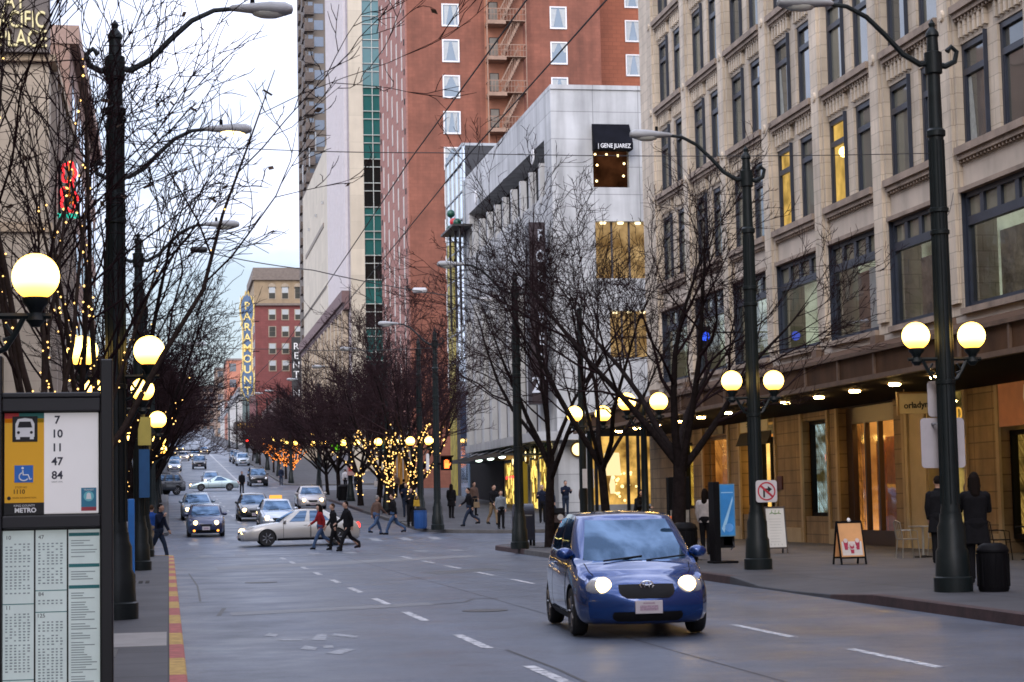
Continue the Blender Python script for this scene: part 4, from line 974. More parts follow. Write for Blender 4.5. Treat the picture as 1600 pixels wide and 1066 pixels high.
# block between the theatre and the podium, low
lb = bthing('low_shops', 'row of low dark shopfronts before the theatre', 'building', 20, 360); O = lb.location
w = MB(O); w.box(19, 45, 346.2, 398, 9, 21); w.build('wall', M('low_shop_wall', (.16, .11, .1), .8, var=.3, vs=.3), lb)
w = MB(O)
for k in range(9): w.box(18.9, 18.99, 348+5.5*k, 352+5.5*k, terr(360)+.5, terr(360)+3.6); w.cut()
w.pieces('shop_window', E('far_shop_glow', (.9, .4, .12), .4, noise=.7, ns=.5), lb)
w = MB(O); w.box(17.6, 18.98, 347, 397, terr(360)+4, terr(360)+4.4); w.build('awning', M('low_awning', (.2, .17, .15), .8), lb)

# ------------------------------------------------------------------ left side: mall and beyond
MALL = M('mall_stone', (.40, .33, .25), .75, var=.12, vs=.5, tile=(1.6, .8, .0, .016), mortar=.75, dirt=.25)
ml = bthing('mall_building', 'cream stone mall corner with gilt lettering and a stepped roofline', 'building', -5, 90); O = ml.location
w = MB(O); w.box(-60, -5, 84, 103.5, .3, 21.6); w.box(-60, -5.55, 84.5, 92, 21.6, 28.5); w.build('wall', MALL, ml)
w = MB(O); w.box(-60, -4.7, 83.7, 103.6, 21.0, 21.3); w.box(-60, -4.85, 83.85, 103.55, 13.6, 14.0); w.box(-60, -4.85, 83.85, 103.55, 6.2, 6.6); w.build('string_course', M('mall_trim', (.36, .27, .18), .7, var=.15), ml)
w = MB(O)
for i in range(7): x = -8.2-3.3*i; w.box(x, x+.5, 83.7, 84, 6.6, 21.); w.cut()
for i in range(6): y = 85.5+3.3*i; w.box(-5, -4.75, y, y+.5, 6.6, 21.); w.cut()
w.pieces('pilaster', M('mall_pilaster', (.33, .27, .22), .75, var=.15, dirt=.2), ml)
w = MB(O); w.box(-24, -4.97, 83.4, 84.45, 21.32, 24.2); w.box(-24, -5.6, 83.41, 84.44, 24.2, 27.8); w.build('sign_wall', M('sign_wall_grey', (.13, .11, .10), .7, var=.2, vs=1.), ml)
LG = M('gilt_letters', (.55, .48, .25), .4, emit=.5)
text('lettering', 'PACIFIC', 1.05, (-6.25, 83.32, 22.68), FY, LG, ml, extrude=.05, sx=.62)
text('lettering', 'PLACE', 1.05, (-6.05, 83.32, 21.85), FY, LG, ml, extrude=.05, sx=.68)
text('lettering', 'AT', 1.05, (-6.4, 83.32, 23.5), FY, LG, ml, extrude=.05, sx=.7)
w = MB(O)
for k, (z0, z1) in enumerate(((7.4, 12.8), (14.8, 20.2))):
    for i in range(6): y = 86.3+3.3*i; w.box(-5.05, -4.98, y, y+2.1, z0, z1); w.cut()
    for i in range(5): x = -7.5-3.3*i; w.box(x-2.2, x, 83.93, 83.98, z0, z1); w.cut()
w.pieces('window', GLASS('glass_mall', (.16, .15, .13), .12), ml)
w = MB(O); w.box(-20, -5.3, 83.9, 83.97, 1, 5.6); w.box(-5.1, -4.97, 84.5, 103, 1, 5.6); w.build('shop_window', E('mall_blue_glow', (.30, .45, .65), .55, noise=.35, ns=.4), ml)
w = MB(O); w.box(-8.6, -7.4, 83.2, 83.9, 5.7, 6.15); w.build('awning', M('awning_red', (.35, .03, .03), .7), ml)
# neon flower sign
nn = thing('neon_sign', 'red neon flower sign with teal neon leaves on the mall corner', 'neon sign', (-4.28, 86.5, 14.3)); nn.scale = (.62, .62, .62)
q = MB(); q.box(-.75, -.6, -.1, .1, .5, 4.6); q.box(-1.3, .3, -.06, .06, 2.1, 2.25); q.build('bracket', BLACKM, nn)
def petals(z, r_, n=10): return [(.62*r_*(1+.16*math.cos(5*t))*math.cos(t), -.12, z+r_*1.05*(1+.16*math.cos(5*t))*math.sin(t)) for t in [2*math.pi*j/40 for j in range(41)]]
q = MB(); q.tube(petals(3.7, .72), .10, 6); q.tube(petals(1.9, .85), .10, 6); q.build('red_tube', E('neon_red', (1., .03, .04), 2.6), nn)
q = MB(); q.tube([(.05*math.sin(9*t), -.12, 1.4+3.*t) for t in [j/14 for j in range(15)]], .09, 5); q.tube([(.25+.05*math.sin(9*t), -.12, 1.5+2.6*t) for t in [j/14 for j in range(15)]], .05, 5); q.build('orange_tube', E('neon_orange', (1., .25, .03), 1.2), nn)
q = MB()
for k in range(4): q.tube([(-.75+.4*k+.17*math.cos(t), -.12, .62+.13*math.sin(t)) for t in [2*math.pi*j/10 for j in range(11)]], .075, 5)
q.build('teal_tube', E('neon_teal', (.03, .6, .42), 1.5), nn)
b2 = bthing('brown_building', 'taller reddish brown stone building up the street beyond the mall', 'building', -5, 120); O = b2.location
w = MB(O); w.box(-60, -5.1, 103.8, 141, .5, 27.4); w.build('wall', M('brown_stone', (.27, .17, .13), .75, var=.15, vs=.5, tile=(1.4, .7, .5, .02), mortar=.75, dirt=.2), b2)
w = MB(O); w.box(-60, -4.6, 103.7, 141.2, 26.6, 27.6); w.build('cornice', M('brown_trim', (.30, .2, .16), .7), b2)
w = MB(O)
for k in range(6):
    for i in range(8): y = 106+4.4*i; w.box(-5.12, -5.05, y, y+2., 3+4*k, 5.4+4*k); w.cut()
w.pieces('window', GLASS('glass_b2', (.10, .1, .11), .2), b2)
b3 = bthing('dark_store', 'low dark store behind the left row of trees', 'building', -6, 220); O = b3.location
w = MB(O); w.box(-60, -6, 189, 330, 3, 16.5); w.build('wall', M('dark_store_wall', (.12, .085, .08), .8, var=.25, vs=.3), b3)
w = MB(O)
for i in range(14): y = 191+9.6*i; w.box(-6.08, -6.01, y, y+5, terr(y)+.8, terr(y)+4); w.cut()
w.pieces('shop_window', E('store_glow', (.8, .4, .12), .35, noise=.7, ns=.4), b3)
b4 = bthing('grey_store', 'pale low building farther up the left side of the hill', 'building', -6, 400); O = b4.location
w = MB(O); w.box(-60, -6.5, 350, 560, 8, 24); w.build('wall', M('grey_store_wall', (.22, .2, .2), .8, var=.2, vs=.2), b4)
w = MB(O)
for i in range(20): y = 353+10*i; w.box(-6.58, -6.51, y, y+5, terr(y)+1, terr(y)+4); w.cut()
w.pieces('window', GF, b4)

# ------------------------------------------------------------------ unseen near blocks, added to shade the street canyon beside the viewer
nb = bthing('unseen_stone_block', 'tall stone store out of view on the left, added to shade the street', 'building', -7.5, 10); O = nb.location
w = MB(O); w.box(-45, -7.5, -90, 60, 0, 27); w.build('wall', MATS['mall_stone'], nb)
w = MB(O)
for k in range(5):
    for i in range(14): y = -20+5.6*i; w.box(-7.58, -7.51, y, y+3, 5.6+4.2*k, 8.2+4.2*k); w.cut()
w.pieces('window', GLASS('glass_store', (.05, .05, .05), .15), nb)
w = MB(O); w.box(-45, -6.9, -90.3, 60.3, 26.4, 27.6); w.build('cornice', MATS['mall_trim'], nb)
nb2 = bthing('unseen_brick_block', 'brick store next to the cream block, added out of view to shade the street', 'building', 20.5, 0); O = nb2.location
w = MB(O); w.box(20.6, 50, -90, 29.8, 0, 26); w.build('wall', MATS['shaded_brick'], nb2)
w = MB(O); w.box(20.1, 50, -90.2, 29.9, 26, 27); w.build('cornice', MATS['canopy_trim'], nb2)
# ------------------------------------------------------------------ STREET FURNITURE
def lamp_post(label, x, y, side, globes=True, arm=True, lit_head=False, group='lamp posts along the street', z=None):
    up = .40 if side < 0 else -.10
    """side +1: the street arm reaches to +X"""
    t = thing('street_lamp', label, 'street lamp', (x, y, (terr(y)+.15) if z is None else z), group=group)
    s = side
    q = MB(); q.lathe([(.30, 0), (.30, .22), (.27, .24), (.25, .62), (.22, .68), (.215, 1.0), (.18, 1.08), (.17, 1.2)], 12); q.build('base', POLE, t, smooth=True)
    q = MB(); q.lathe([(.155, 1.2), (.155, 1.25), (.145, 1.3), (.118, 7.1), (.15, 7.12), (.15, 7.2), (.11, 7.24), (.10, 7.7+up), (.14, 7.72+up), (.14, 8.05+up), (.095, 8.07+up), (.085, 8.3+up), (.11, 8.32+up), (.10, 8.38+up), (.04, 8.46+up), (.055, 8.52+up), (.0, 8.6+up)], 12)
    for k in range(10):   # flutes
        a = 2*math.pi*k/10; q.tube([(.146*math.cos(a), .146*math.sin(a), 1.35), (.118*math.cos(a), .118*math.sin(a), 7.05)], .012, 4, False)
    for z0 in (3.2, 5.55, 5.9): q.lathe([(.135, z0), (.155, z0+.01), (.155, z0+.07), (.135, z0+.08)], 12)
    q.build('shaft', POLE, t, smooth=True)
    if arm:
        q = MB(); U = lambda ps: [(a, b, c+up) for a, b, c in ps]; pts = [(0, 0, 7.9), (.22*s, 0, 7.86), (.5*s, 0, 8.02), (.78*s, 0, 8.32), (1.08*s, 0, 8.6), (1.4*s, 0, 8.76), (1.75*s, 0, 8.8)]
        q.tube(U(pts), [.05, .05, .045, .042, .04, .036, .034], 7)
        q.tube(U([(0, 0, 7.88), (-.2*s, 0, 7.84), (-.36*s, 0, 7.92), (-.40*s, 0, 8.08), (-.31*s, 0, 8.16), (-.24*s, 0, 8.08)]), [.05, .05, .045, .04, .038, .045], 7)
        q.build('arm', POLE, t, smooth=True)
        q = MB(); q.lathe([(.03, 1.62), (.06, 1.66), (.10, 1.95), (.135, 2.2), (.13, 2.42), (.08, 2.52), (.0, 2.54)], 12, axis=0)
        q.v = [(v[0]*s, v[1]*1.05, 8.8+up+v[2]*(.85 if v[2] > 0 else .7)) for v in q.v]
        if s < 0: q.f = [f_[::-1] for f_ in q.f]
        h = q.build('lamp_head', M('lamp_head_grey', (.36, .37, .38), .5, var=.15, local=True), t, smooth=True)
        q = MB(); q.ell((2.18*s, 0, 8.74+up), (.25, .11, .08), 12, 6); q.build('lens', E('lit_sodium', (1., .7, .28), 7., sample=True) if lit_head else M('lens_cold', (.55, .56, .5), .3), h, smooth=True)
        q = MB(); q.lathe([(.035, 8.88+up), (.03, 8.98+up)], 8, (1.95*s, 0, 0)); q.build('photocell', BLACKM, h)
    if globes: globe_pair(t, 3.58 if side < 0 else 3.36)
    return t
def globe_pair(t, z, w=.46, gr=.215):
    for s in (-1, 1):
        q = MB(); q.tube([(.1*s, 0, z-.32), (.2*s, 0, z-.28), (.3*s, 0, z-.12), (.36*s, 0, z)], .028, 6); q.tube([(.08*s, 0, z+.02), (w*s+.14*s, 0, z+.02)], .032, 6)
        q.tube([(.2*s, 0, z-.05), (.27*s, 0, z-.16), (.18*s, 0, z-.2)], .02, 5)
        q.lathe([(.04, z-.08), (.09, z-.02), (.055, z+.05), (.08, z+.10), (.12, z+.14), (.125, z+.19)], 12, (w*s, 0, 0)); b = q.build('globe_bracket', POLE, t, smooth=True)
        q = MB(); q.ell((w*s, 0, z+.19+gr*.9), gr, 20, 14); q.build('globe', GLOBE, b, smooth='all')
R1 = lamp_post('tall lamp post with glowing twin globes and two blank sign plates, nearest on the right', 11.92, 28.2, -1)
R2 = lamp_post('tall lamp post with glowing twin globes behind the no turn sign', 12.17, 39.0, -1)
lamp_post('tall dark post without globes beside the black mailbox at the corner', 11.1, 61., -1, globes=False)
lamp_post('tall dark post without globes carrying the red pedestrian signal', 11.76, 84.9, -1, globes=False)
lamp_post('lamp post with lit globes before the fairy lit trunks, second past the crossing', 12.0, 92.5, -1, arm=False)
lamp_post('lamp post with lit globes between the fairy lit trees, third past the crossing', 12.0, 107., -1)
lamp_post('lamp post with lit globes beside the small red parking notice', 12.2, 131., -1)
for i, y in enumerate((156, 192, 214, 238)): lamp_post(('lamp post with lit globes just before the second crossing on the right', 'lamp post with lit globes at the start of the orange lit trees', 'lamp post with lit globes amid the orange lit trees', 'lamp post with lit globes past the orange lit trees')[i], 12., y, -1)
for i, y in enumerate((270, 305, 350, 395)): lamp_post(('nearest', 'second', 'third', 'last')[i]+' of the small distant lamp posts on the right before the theatre', 12.2, y, -1, globes=False)
lamp_post('tall black lamp post left, with curled bracket and cobra head against the sky', -.72, 27.5, 1)
lamp_post('lamp post behind the tall black one, its cobra head glowing', -.93, 36.5, 1, lit_head=True)
lamp_post('lamp post on the left pavement carrying the blue banner', -.72, 49., 1)
for i, y in enumerate((62.5, 92, 112, 136, 160)): lamp_post(('lamp post with lit globes beside the stout trunk at the striped kerb end', 'first lamp post with lit globes across the first crossing on the left', 'second lamp post with lit globes across the first crossing on the left', 'third lamp post with lit globes across the first crossing on the left', 'fourth lamp post with lit globes across the first crossing on the left')[i], -.75, y, 1, arm=y > 90)
t = thing('globe_lamp', 'large lit globe lamp behind the bus stop board', 'street lamp', (-1.66, 18., .15))
q = MB(); q.lathe([(.3, 0), (.3, .2), (.25, .6), (.16, 1.1), (.14, 3.9), (.05, 4.0), (0, 4.1)], 12); q.build('shaft', POLE, t, smooth=True); globe_pair(t, 3.28, .47, .215)
for y, lab in ((55.5, 'short ornate twin globe lamp left of the red lit tree trunk, farther of two'), (48.9, 'short ornate twin globe lamp standing above the blue hatchback, nearer of two')):
    t = thing('globe_lamp', lab, 'street lamp', (12.25, y, .15), group='short twin globe lamps')
    q = MB(); q.lathe([(.26, 0), (.26, .2), (.2, .26), (.18, .8), (.1, .95), (.08, 3.5), (.12, 3.55), (.05, 3.7), (.09, 3.8), (.03, 4.05), (0, 4.1)], 12); q.build('shaft', POLE, t, smooth=True); globe_pair(t, 3.66, .43, .235)
tp = thing('trolley_pole', 'straight dark trolley pole by the white store corner', 'pole', (12.9, 59.5, .15)); q = MB(); q.lathe([(.2, 0), (.2, .5), (.13, .55), (.09, 7.6), (0, 7.65)], 12); q.build('shaft', POLE, tp, smooth=True); q = MB(); q.box(-.05, .32, -.16, -.13, 1.9, 2.5); q.build('notice_plate', WHITE, tp)

# sign plates on the nearest lamp post (seen from the back)
PLATE = M('bare_aluminium', (.46, .43, .45), .55, metal=.0, var=.08, vs=4.)
def plate(name, label, cat, c, w_, h_, mt, th_=.012, r_=.06):
    t = thing(name, label, cat, c); pts = []
    for (cx, cz, a0) in ((w_/2-r_, h_/2-r_, 0), (-w_/2+r_, h_/2-r_, 90), (-w_/2+r_, -h_/2+r_, 180), (w_/2-r_, -h_/2+r_, 270)):
        for k in range(5): a = R(a0+k*22.5); pts.append((cx+r_*math.cos(a), cz+r_*math.sin(a)))
    q = MB(); q.prism(pts, 1, 0, th_); q.build('plate', mt, t); return t
t = plate('traffic_sign', 'wide blank back of a traffic sign strapped to the nearest right lamp post', 'traffic sign', (11.92, 28.39, 2.45), .72, .78, PLATE)
q = MB(); q.box(-.3, .3, .012, .04, -.33, -.29); q.box(-.3, .3, .012, .04, .28, .32); q.tube([(-.17, -.18, .3), (-.17, 0, .3)], .02, 5); q.build('strap', STEEL, t)
t = plate('traffic_sign', 'narrow blank sign back above the wide one on the nearest right lamp post', 'traffic sign', (11.92, 28.40, 3.14), .44, .56, PLATE)
# no-turn sign
t = plate('traffic_sign', 'white no right turn sign with red circle on the second lamp post', 'traffic sign', (12.32, 38.75, 1.78), .46, .46, M('sign_white', (.6, .58, .58), .5, var=.05))
q = MB(); n = 28
ring = lambda r_, y: [(r_*math.cos(2*math.pi*k/n), y, r_*math.sin(2*math.pi*k/n)) for k in range(n+1)]
q.grid([ring(.195, -.004), ring(.165, -.004)]); q.face([(-.145, -.005, .10), (-.115, -.005, .135), (.145, -.005, -.10), (.115, -.005, -.135)]); q.build('red_circle', M('sign_red', (.45, .02, .04), .5), t)
q = MB(); q.face([(-.075, -.003, -.13), (-.035, -.003, -.13), (-.035, -.003, .02), (-.075, -.003, .06)]); q.face([(-.075, -.003, .06), (-.035, -.003, .02), (.03, -.003, .02), (.03, -.003, .06)]); q.face([(.03, -.003, -.03), (.12, -.003, .04), (.03, -.003, .11)]); q.build('black_arrow', SOR, t)
# pedestrian signal
t = thing('pedestrian_signal', 'black pedestrian signal with a red hand on the corner post', 'signal', (12.15, 84.6, 3.4))
q = MB(); q.box(-.24, .24, -.12, .15, -.28, .28); q.prism([(-.12, .28), (-.36, .32), (-.36, .36), (-.1, .32)], 0, -.28, .28); q.box(-.4, -.24, 0, .1, -.05, .05); q.build('housing', BLACKM, t)
q = MB()
q.box(-.11, .1, -.13, -.121, -.2, .03)
for k in range(4): q.box(-.11+.055*k, -.072+.055*k, -.13, -.121, .03, .15+.03*(k in (1, 2)))
q.prism([(.1, -.12), (.19, -.0), (.16, .04), (.1, -.02)], 1, -.13, -.121); q.build('red_hand', E('signal_hand', (1., .16, .03), 4.5), t)
t = plate('traffic_sign', 'white vertical sign plate left of the red hand signal', 'traffic sign', (11.35, 84.85, 3.5), .14, .75, WHITE)
# bus stop board, close on the left
bs = thing('bus_stop_board', 'large black framed bus stop board with route numbers and timetables', 'bus stop sign', (-.52, 9.3, .15))
FRM = M('board_frame', (.005, .005, .006), .45, var=.2, local=True)
q = MB(); q.box(-.33, -.245, -.04, .06, 0, 2.25); q.box(.205, .262, -.05, .06, 0, 2.23)
q.cur = 1; q.box(-.245, .205, -.045, .05, 1.985, 2.05); q.box(-.245, .205, -.045, .05, 1.44, 1.50); q.box(-.245, .205, -.035, .05, .28, .36); q.cur = 0; q.box(-.245, .205, .0, .05, .36, 1.985); q.cur = 1; q.box(-.245, .205, -.052, .055, 2.05, 2.075)
q.build('frame', [FRM, M('board_frame_grey', (.018, .018, .02), .5, var=.15, local=True)], bs, bevel=.006)
Zt, Zb = 1.985, 1.50
q = MB(); q.box(-.235, .195, -.012, -.002, Zb+.005, Zt-.005); rp_ = q.build('route_panel', M('panel_white_glow', (.68, .66, .66), .5, var=.04, emit=.35, local=True), bs, bevel=.01)  # emission on panel and print stands in for street lamp light on the front
def flat(name, mt, x0, x1, z0, z1, par=bs, y=-.0135): q = MB(); q.face([(x0, y, z0), (x1, y, z0), (x1, y, z1), (x0, y, z1)]); return q.build(name, mt, par)
flat('yellow_field', M('metro_yellow', (.58, .29, .01), .5, var=.05, emit=.3), -.235, -.055, 1.56, 1.955)
flat('red_corner', M('metro_red', (.5, .03, .03), .5, emit=.1), -.235, -.17, 1.935, 1.98); flat('teal_corner', M('metro_teal', (.02, .18, .16), .5, emit=.08), -.17, -.055, 1.935, 1.98)
flat('black_foot', SOR, -.235, -.055, 1.505, 1.56)
q = MB(); q.box(-.20, -.085, -.0165, -.0135, 1.845, 1.965); bi = q.build('bus_icon', SOR, bs, bevel=.012)
q = MB(); y = -.0175; q.prism([(-.186, 1.868), (-.186, 1.93), (-.175, 1.952), (-.142, 1.957), (-.11, 1.952), (-.099, 1.93), (-.099, 1.868)], 1, y, y+.0008); q.box(-.183, -.165, y, y+.0008, 1.857, 1.868); q.box(-.12, -.102, y, y+.0008, 1.857, 1.868); q.build('bus_body', M('icon_white', (.7, .7, .7), .5, emit=.1), bi)
q = MB(); y = -.0186; q.prism([(-.176, 1.912), (-.168, 1.94), (-.117, 1.94), (-.109, 1.912)], 1, y, y+.0005); q.ell((-.172, y, 1.889), (.007, .0006, .007), 8, 5); q.ell((-.113, y, 1.889), (.007, .0006, .007), 8, 5); q.build('bus_window', SOR, bi)
q = MB(); q.box(-.19, -.105, -.0165, -.0135, 1.655, 1.735); wi = q.build('wheelchair_icon', M('icon_blue', (.02, .12, .42), .5, emit=.12), bs)
q = MB(); y = -.0172; q.ell((-.153, y, 1.722), (.006, .001, .006), 8, 5); q.tube([(-.153, y, 1.712), (-.15, y, 1.69), (-.128, y, 1.69), (-.12, y, 1.668), (-.112, y, 1.672)], .0035, 4); q.tube([(-.148+.021*math.cos(a), y, 1.682+.019*math.sin(a)) for a in [R(110+k*22) for k in range(11)]], .003, 4); q.build('wheelchair_mark', MATS['icon_white'], wi)
INK = M('ink_route', (.03, .03, .05), .6)
for i, s_ in enumerate(('7', '10', '11', '47', '84')): text('lettering', s_, .052, (bs.location.x+.005, 9.3-.0135, .15+1.945-.065*i), FY, INK, bs, extrude=.0006, bold=.0012)
text('lettering', 'NIGHT OWL', .009, (bs.location.x+.005, 9.3-.0135, .15+1.655), FY, INK, bs, extrude=.0004)
text('lettering', 'STOP NO', .013, (bs.location.x-.16, 9.3-.015, .15+1.632), FY, M('ink_brown', (.15, .06, .0), .6), bs, extrude=.0004); text('lettering', '1110', .028, (bs.location.x-.17, 9.3-.015, .15+1.611), FY, M('ink_dark', (.06, .03, .0), .6), bs, extrude=.0004, bold=.0006)
text('lettering', 'RIDER INFORMATION', .011, (bs.location.x-.145, 9.3-.015, .15+1.583), FY, MATS['ink_brown'], bs, extrude=.0004)
text('lettering', 'KING COUNTY', .014, (bs.location.x-.145, 9.3-.015, .15+1.546), FY, MATS['icon_white'], bs, extrude=.0004); text('lettering', 'METRO', .03, (bs.location.x-.14, 9.3-.015, .15+1.524), FY, MATS['icon_white'], bs, extrude=.0004, bold=.001)
q = MB(); q.ell((-.215, -.015, 1.582), (.009, .001, .009), 8, 5); q.build('round_mark', SOR, bs)
stk = flat('transit_sticker', M('sticker_teal', (.03, .18, .28), .5, emit=.1), .115, .185, 1.535, 1.625, y=-.0137); flat('sticker_red', M('sticker_red', (.4, .05, .07), .5), .115, .185, 1.517, 1.535, y=-.0137)
q = MB(); y = -.0146; q.lathe([(.0, y), (.024, y), (.024, y+.0005)], 16, (.15, 0, 1.585), 1); q.build('sticker_ring', M('sticker_pale', (.15, .45, .5), .5, emit=.1), stk); q = MB(); y = -.0154; q.prism([(.138, 1.572), (.141, 1.597), (.15, 1.602), (.159, 1.597), (.162, 1.572)], 1, y, y+.0005); q.build('sticker_train', MATS['icon_white'], stk); text('lettering', 'TRANSIT', .012, (bs.location.x+.15, 9.3-.0145, .15+1.615), FY, MATS['icon_white'], bs, extrude=.0003)
# timetable sheets with printed rows
PAPER = M('timetable_paper', (.54, .62, .60), .6, var=.06, vs=8., emit=.3, local=True); PRN = M('timetable_print', (.26, .32, .33), .7); PRD = M('timetable_head', (.03, .2, .2), .6)  # paper emission stands in for street lamp light falling on the sheets
rr = random.Random(2)
for ci, (x0, x1) in enumerate(((-.243, -.102), (-.094, .048), (.056, .2))):
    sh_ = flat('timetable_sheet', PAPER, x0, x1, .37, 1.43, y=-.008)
    q = MB(); zz = [[1.415, 1.09, .74], [1.415, 1.15, 1.05, .68], [1.415, 1.27, 1.17]][ci] + [.37]
    for a, b in zip(zz, zz[1:]):
        if ci < 2:
            hb = MB(); hb.box(x0, x1, -.0092, -.0085, b-.003, b+.001); hb.build('heading_bar', PRD, sh_)
            z = a-.045; 
            while z > b+.03:
                for k in range(6):
                    if rr.random() < .93: q.box(x0+.012+k*.02, x0+.012+k*.02+rr.uniform(.008, .013), -.0092, -.0085, z-.006, z)
                z -= .0135 if rr.random() < .85 else .022
        else:
            hb = MB(); hb.box(x0+.002, x1-.002, -.0092, -.0085, a-.016, a); hb.build('heading_bar', PRD, sh_); z = a-.035
            while z > b+.03:
                q.box(x0+.012, x0+.012+rr.uniform(.05, .12), -.0092, -.0085, z-.004, z); z -= .0115 if rr.random() < .8 else .02
    q.build('printed_lettering', [PRN, PRD], sh_)
    for a, s_ in zip(zz[:-1], (('10', '11', '43'), ('47', '84', '125', '49'), ())[ci]):
        t = text('lettering', s_, .026, (0, 0, 0), FY, INK, sh_, extrude=.0004); t.location = (x0+.025, -.009, a-.018)
# left pavement: pay station, blue banner on a post
t = thing('pay_station', 'slim blue and white parking pay station behind the bus stop board', 'pay station', (-.62, 31., .15))
q = MB(); q.box(-.1, .1, -.1, .1, 0, .5); q.build('plinth', BLACKM, t); q = MB(); q.box(-.09, -.01, -.11, .09, .5, 1.68); q.build('white_side', M('pay_white', (.5, .55, .62), .5), t, bevel=.01); q = MB(); q.box(-.008, .09, -.11, .09, .5, 1.68); q.build('blue_side', M('pay_blue', (.02, .16, .5), .45, emit=.06), t, bevel=.01)
q = MB((-.63, 48.7, 2.)); q.box(-.72, -.46, 48.68, 48.71, 1.95, 3.15); tag(q.build('banner', M('banner_blue', (.02, .09, .22), .7, emit=.03)), 'narrow dark blue banner hung on the left lamp post', 'banner')
q = MB((-.63, 48.7, 3.3)); q.box(-.74, -.42, 48.68, 48.71, 3.25, 3.95); tag(q.build('banner', M('banner_yellow', (.45, .36, .08), .7, emit=.15)), 'small pale yellow sign above the blue banner', 'sign')
# mailboxes and other things at the right corner
t = thing('mailbox', 'black round topped mailbox at the right street corner', 'mailbox', (12.0, 65.2, .15))
q = MB(); prof = [(-.36, .2), (.36, .2), (.36, 1.1)]+[(.36*math.cos(a), 1.1+.34*math.sin(a)) for a in [R(15*k) for k in range(1, 12)]]+[(-.36, 1.1)]
q.prism(prof, 0, -.34, .34); q.build('body', M('mailbox_dark', (.012, .016, .035), .35, var=.2), t, bevel=.015)
q = MB()
for sx in (-.3, .3):
    for sy in (-.3, .3): q.box(sx-.04, sx+.04, sy-.04, sy+.04, 0, .2)
q.build('leg', BLACKM, t); q = MB(); q.box(-.25, .25, -.37, -.352, 1.02, 1.06); q.build('slot', STEEL, t)
t = thing('newspaper_box', 'low black newspaper box with a small white mark beside the mailbox', 'newspaper box', (12.65, 62.6, .15))
q = MB(); q.box(-.24, .24, -.2, .2, .35, 1.12); q.prism([(-.2, 1.12), (.2, 1.12), (.2, 1.28), (-.05, 1.28)], 0, -.24, .24); q.build('body', BLACKM, t, bevel=.01); q = MB(); q.box(-.2, .2, -.215, -.2, .8, 1.05); q.build('window', GLASS('glass_box', (.05, .05, .05), .1), t); q = MB(); q.lathe([(.0, -.225), (.1, -.225), (.1, -.22)], 14, (.08, 0, .98), 1); q.build('white_mark', WHITE, t); q = MB(); q.box(-.05, .05, -.05, .05, 0, .35); q.box(-.22, .22, -.18, .18, 0, .04); q.build('stand', BLACKM, t)
t = thing('information_kiosk', 'black and grey street information kiosk behind the blue hatchback', 'kiosk', (13.7, 51., .15))
q = MB(); q.box(-.28, .28, -.12, .12, .1, 1.2); q.build('pale_panel', M('kiosk_grey', (.36, .35, .33), .7, var=.3, vs=5.), t); q = MB(); q.box(-.3, .3, -.14, .14, 1.2, 2.1); q.box(-.3, -.26, -.13, .13, 0, 1.2); q.box(.26, .3, -.13, .13, 0, 1.2); q.build('black_head', BLACKM, t, bevel=.02); q = MB(); q.ell((-.08, -.15, 1.98), (.06, .01, .06), 10, 6); q.build('blue_mark', M('kiosk_mark', (.1, .15, .25), .5), t); q = MB(); q.ell((.05, 0, 2.13), (.18, .08, .08), 10, 6); q.build('cap', STEEL, t)
t = thing('phone_kiosk', 'black phone kiosk with bright blue poster panel on the right pavement', 'phone kiosk', (12.67, 43.3, .15), 0)
q = MB(); q.box(-.24, -.1, -.2, .28, 0, 1.88); q.box(-.12, .26, -.1, .26, .35, .72); q.box(-.12, .22, .1, .24, .72, 1.8); q.box(-.3, .3, -.24, .3, 0, .05); q.build('cabinet', BLACKM, t, bevel=.01)
q = MB(); q.box(-.10, .27, -.16, -.12, .62, 1.83); pp_ = q.build('poster_frame', M('poster_edge', (.10, .26, .42), .4, emit=.1), t)
q = MB(); q.face([(-.075, -.163, .65), (.245, -.163, .65), (.245, -.163, 1.8), (-.075, -.163, 1.8)]); q.build('blue_poster', M('poster_blue', (.035, .22, .55), .4, var=.2, vs=2., emit=.22), pp_)
q = MB(); q.face([(-.06, -.165, .8), (.0, -.165, .7), (.22, -.165, 1.45), (.22, -.165, 1.55)]); q.lathe([(.07, -.1655), (.1, -.1655)], 18, (.12, 0, .82), 1); q.box(-.06, .23, -.166, -.1645, 1.62, 1.64); q.build('poster_mark', M('poster_pale', (.30, .55, .8), .5, emit=.2), pp_)
q = MB(); q.cbox((.1, -.02, .56), (.2, .16, .3)); q.tube([(.2, -.05, .6), (.24, -.12, .4), (.16, -.1, .3)], .015, 5); q.build('handset', M('phone_dark', (.03, .03, .035), .3), t)
def bin_(label, x, y, r_, h_, mt, name='litter_bin'):
    t = thing(name, label, 'litter bin', (x, y, terr(y)+.15)); q = MB(); q.lathe([(r_*.9, 0), (r_, .04), (r_, h_*.8), (r_*1.06, h_*.82), (r_*1.06, h_*.86)], 18); q.build('body', mt, t, smooth=True)
    q = MB()
    for k in range(14): a = 2*math.pi*k/14; q.tube([(r_*1.01*math.cos(a), r_*1.01*math.sin(a), .08), (r_*1.01*math.cos(a), r_*1.01*math.sin(a), h_*.78)], .012, 4)
    q.build('slats', mt, t); q = MB(); q.lathe([(r_*1.04, h_*.86), (r_*.9, h_*.95), (r_*.55, h_), (r_*.5, h_*.97)], 18); q.build('lid', BLACKM, t, smooth=True)
bin_('round black litter bin beside the nearest right lamp post', 12.45, 27.9, .235, .74, BLACKM)
bin_('black litter bin on the kerb left of the phone kiosk', 12.0, 44.2, .3, .95, BLACKM)
bin_('blue recycling bin beside the corner post with the red hand', 11.2, 86.5, .28, .95, M('bin_blue', (.02, .09, .3), .5, var=.1))
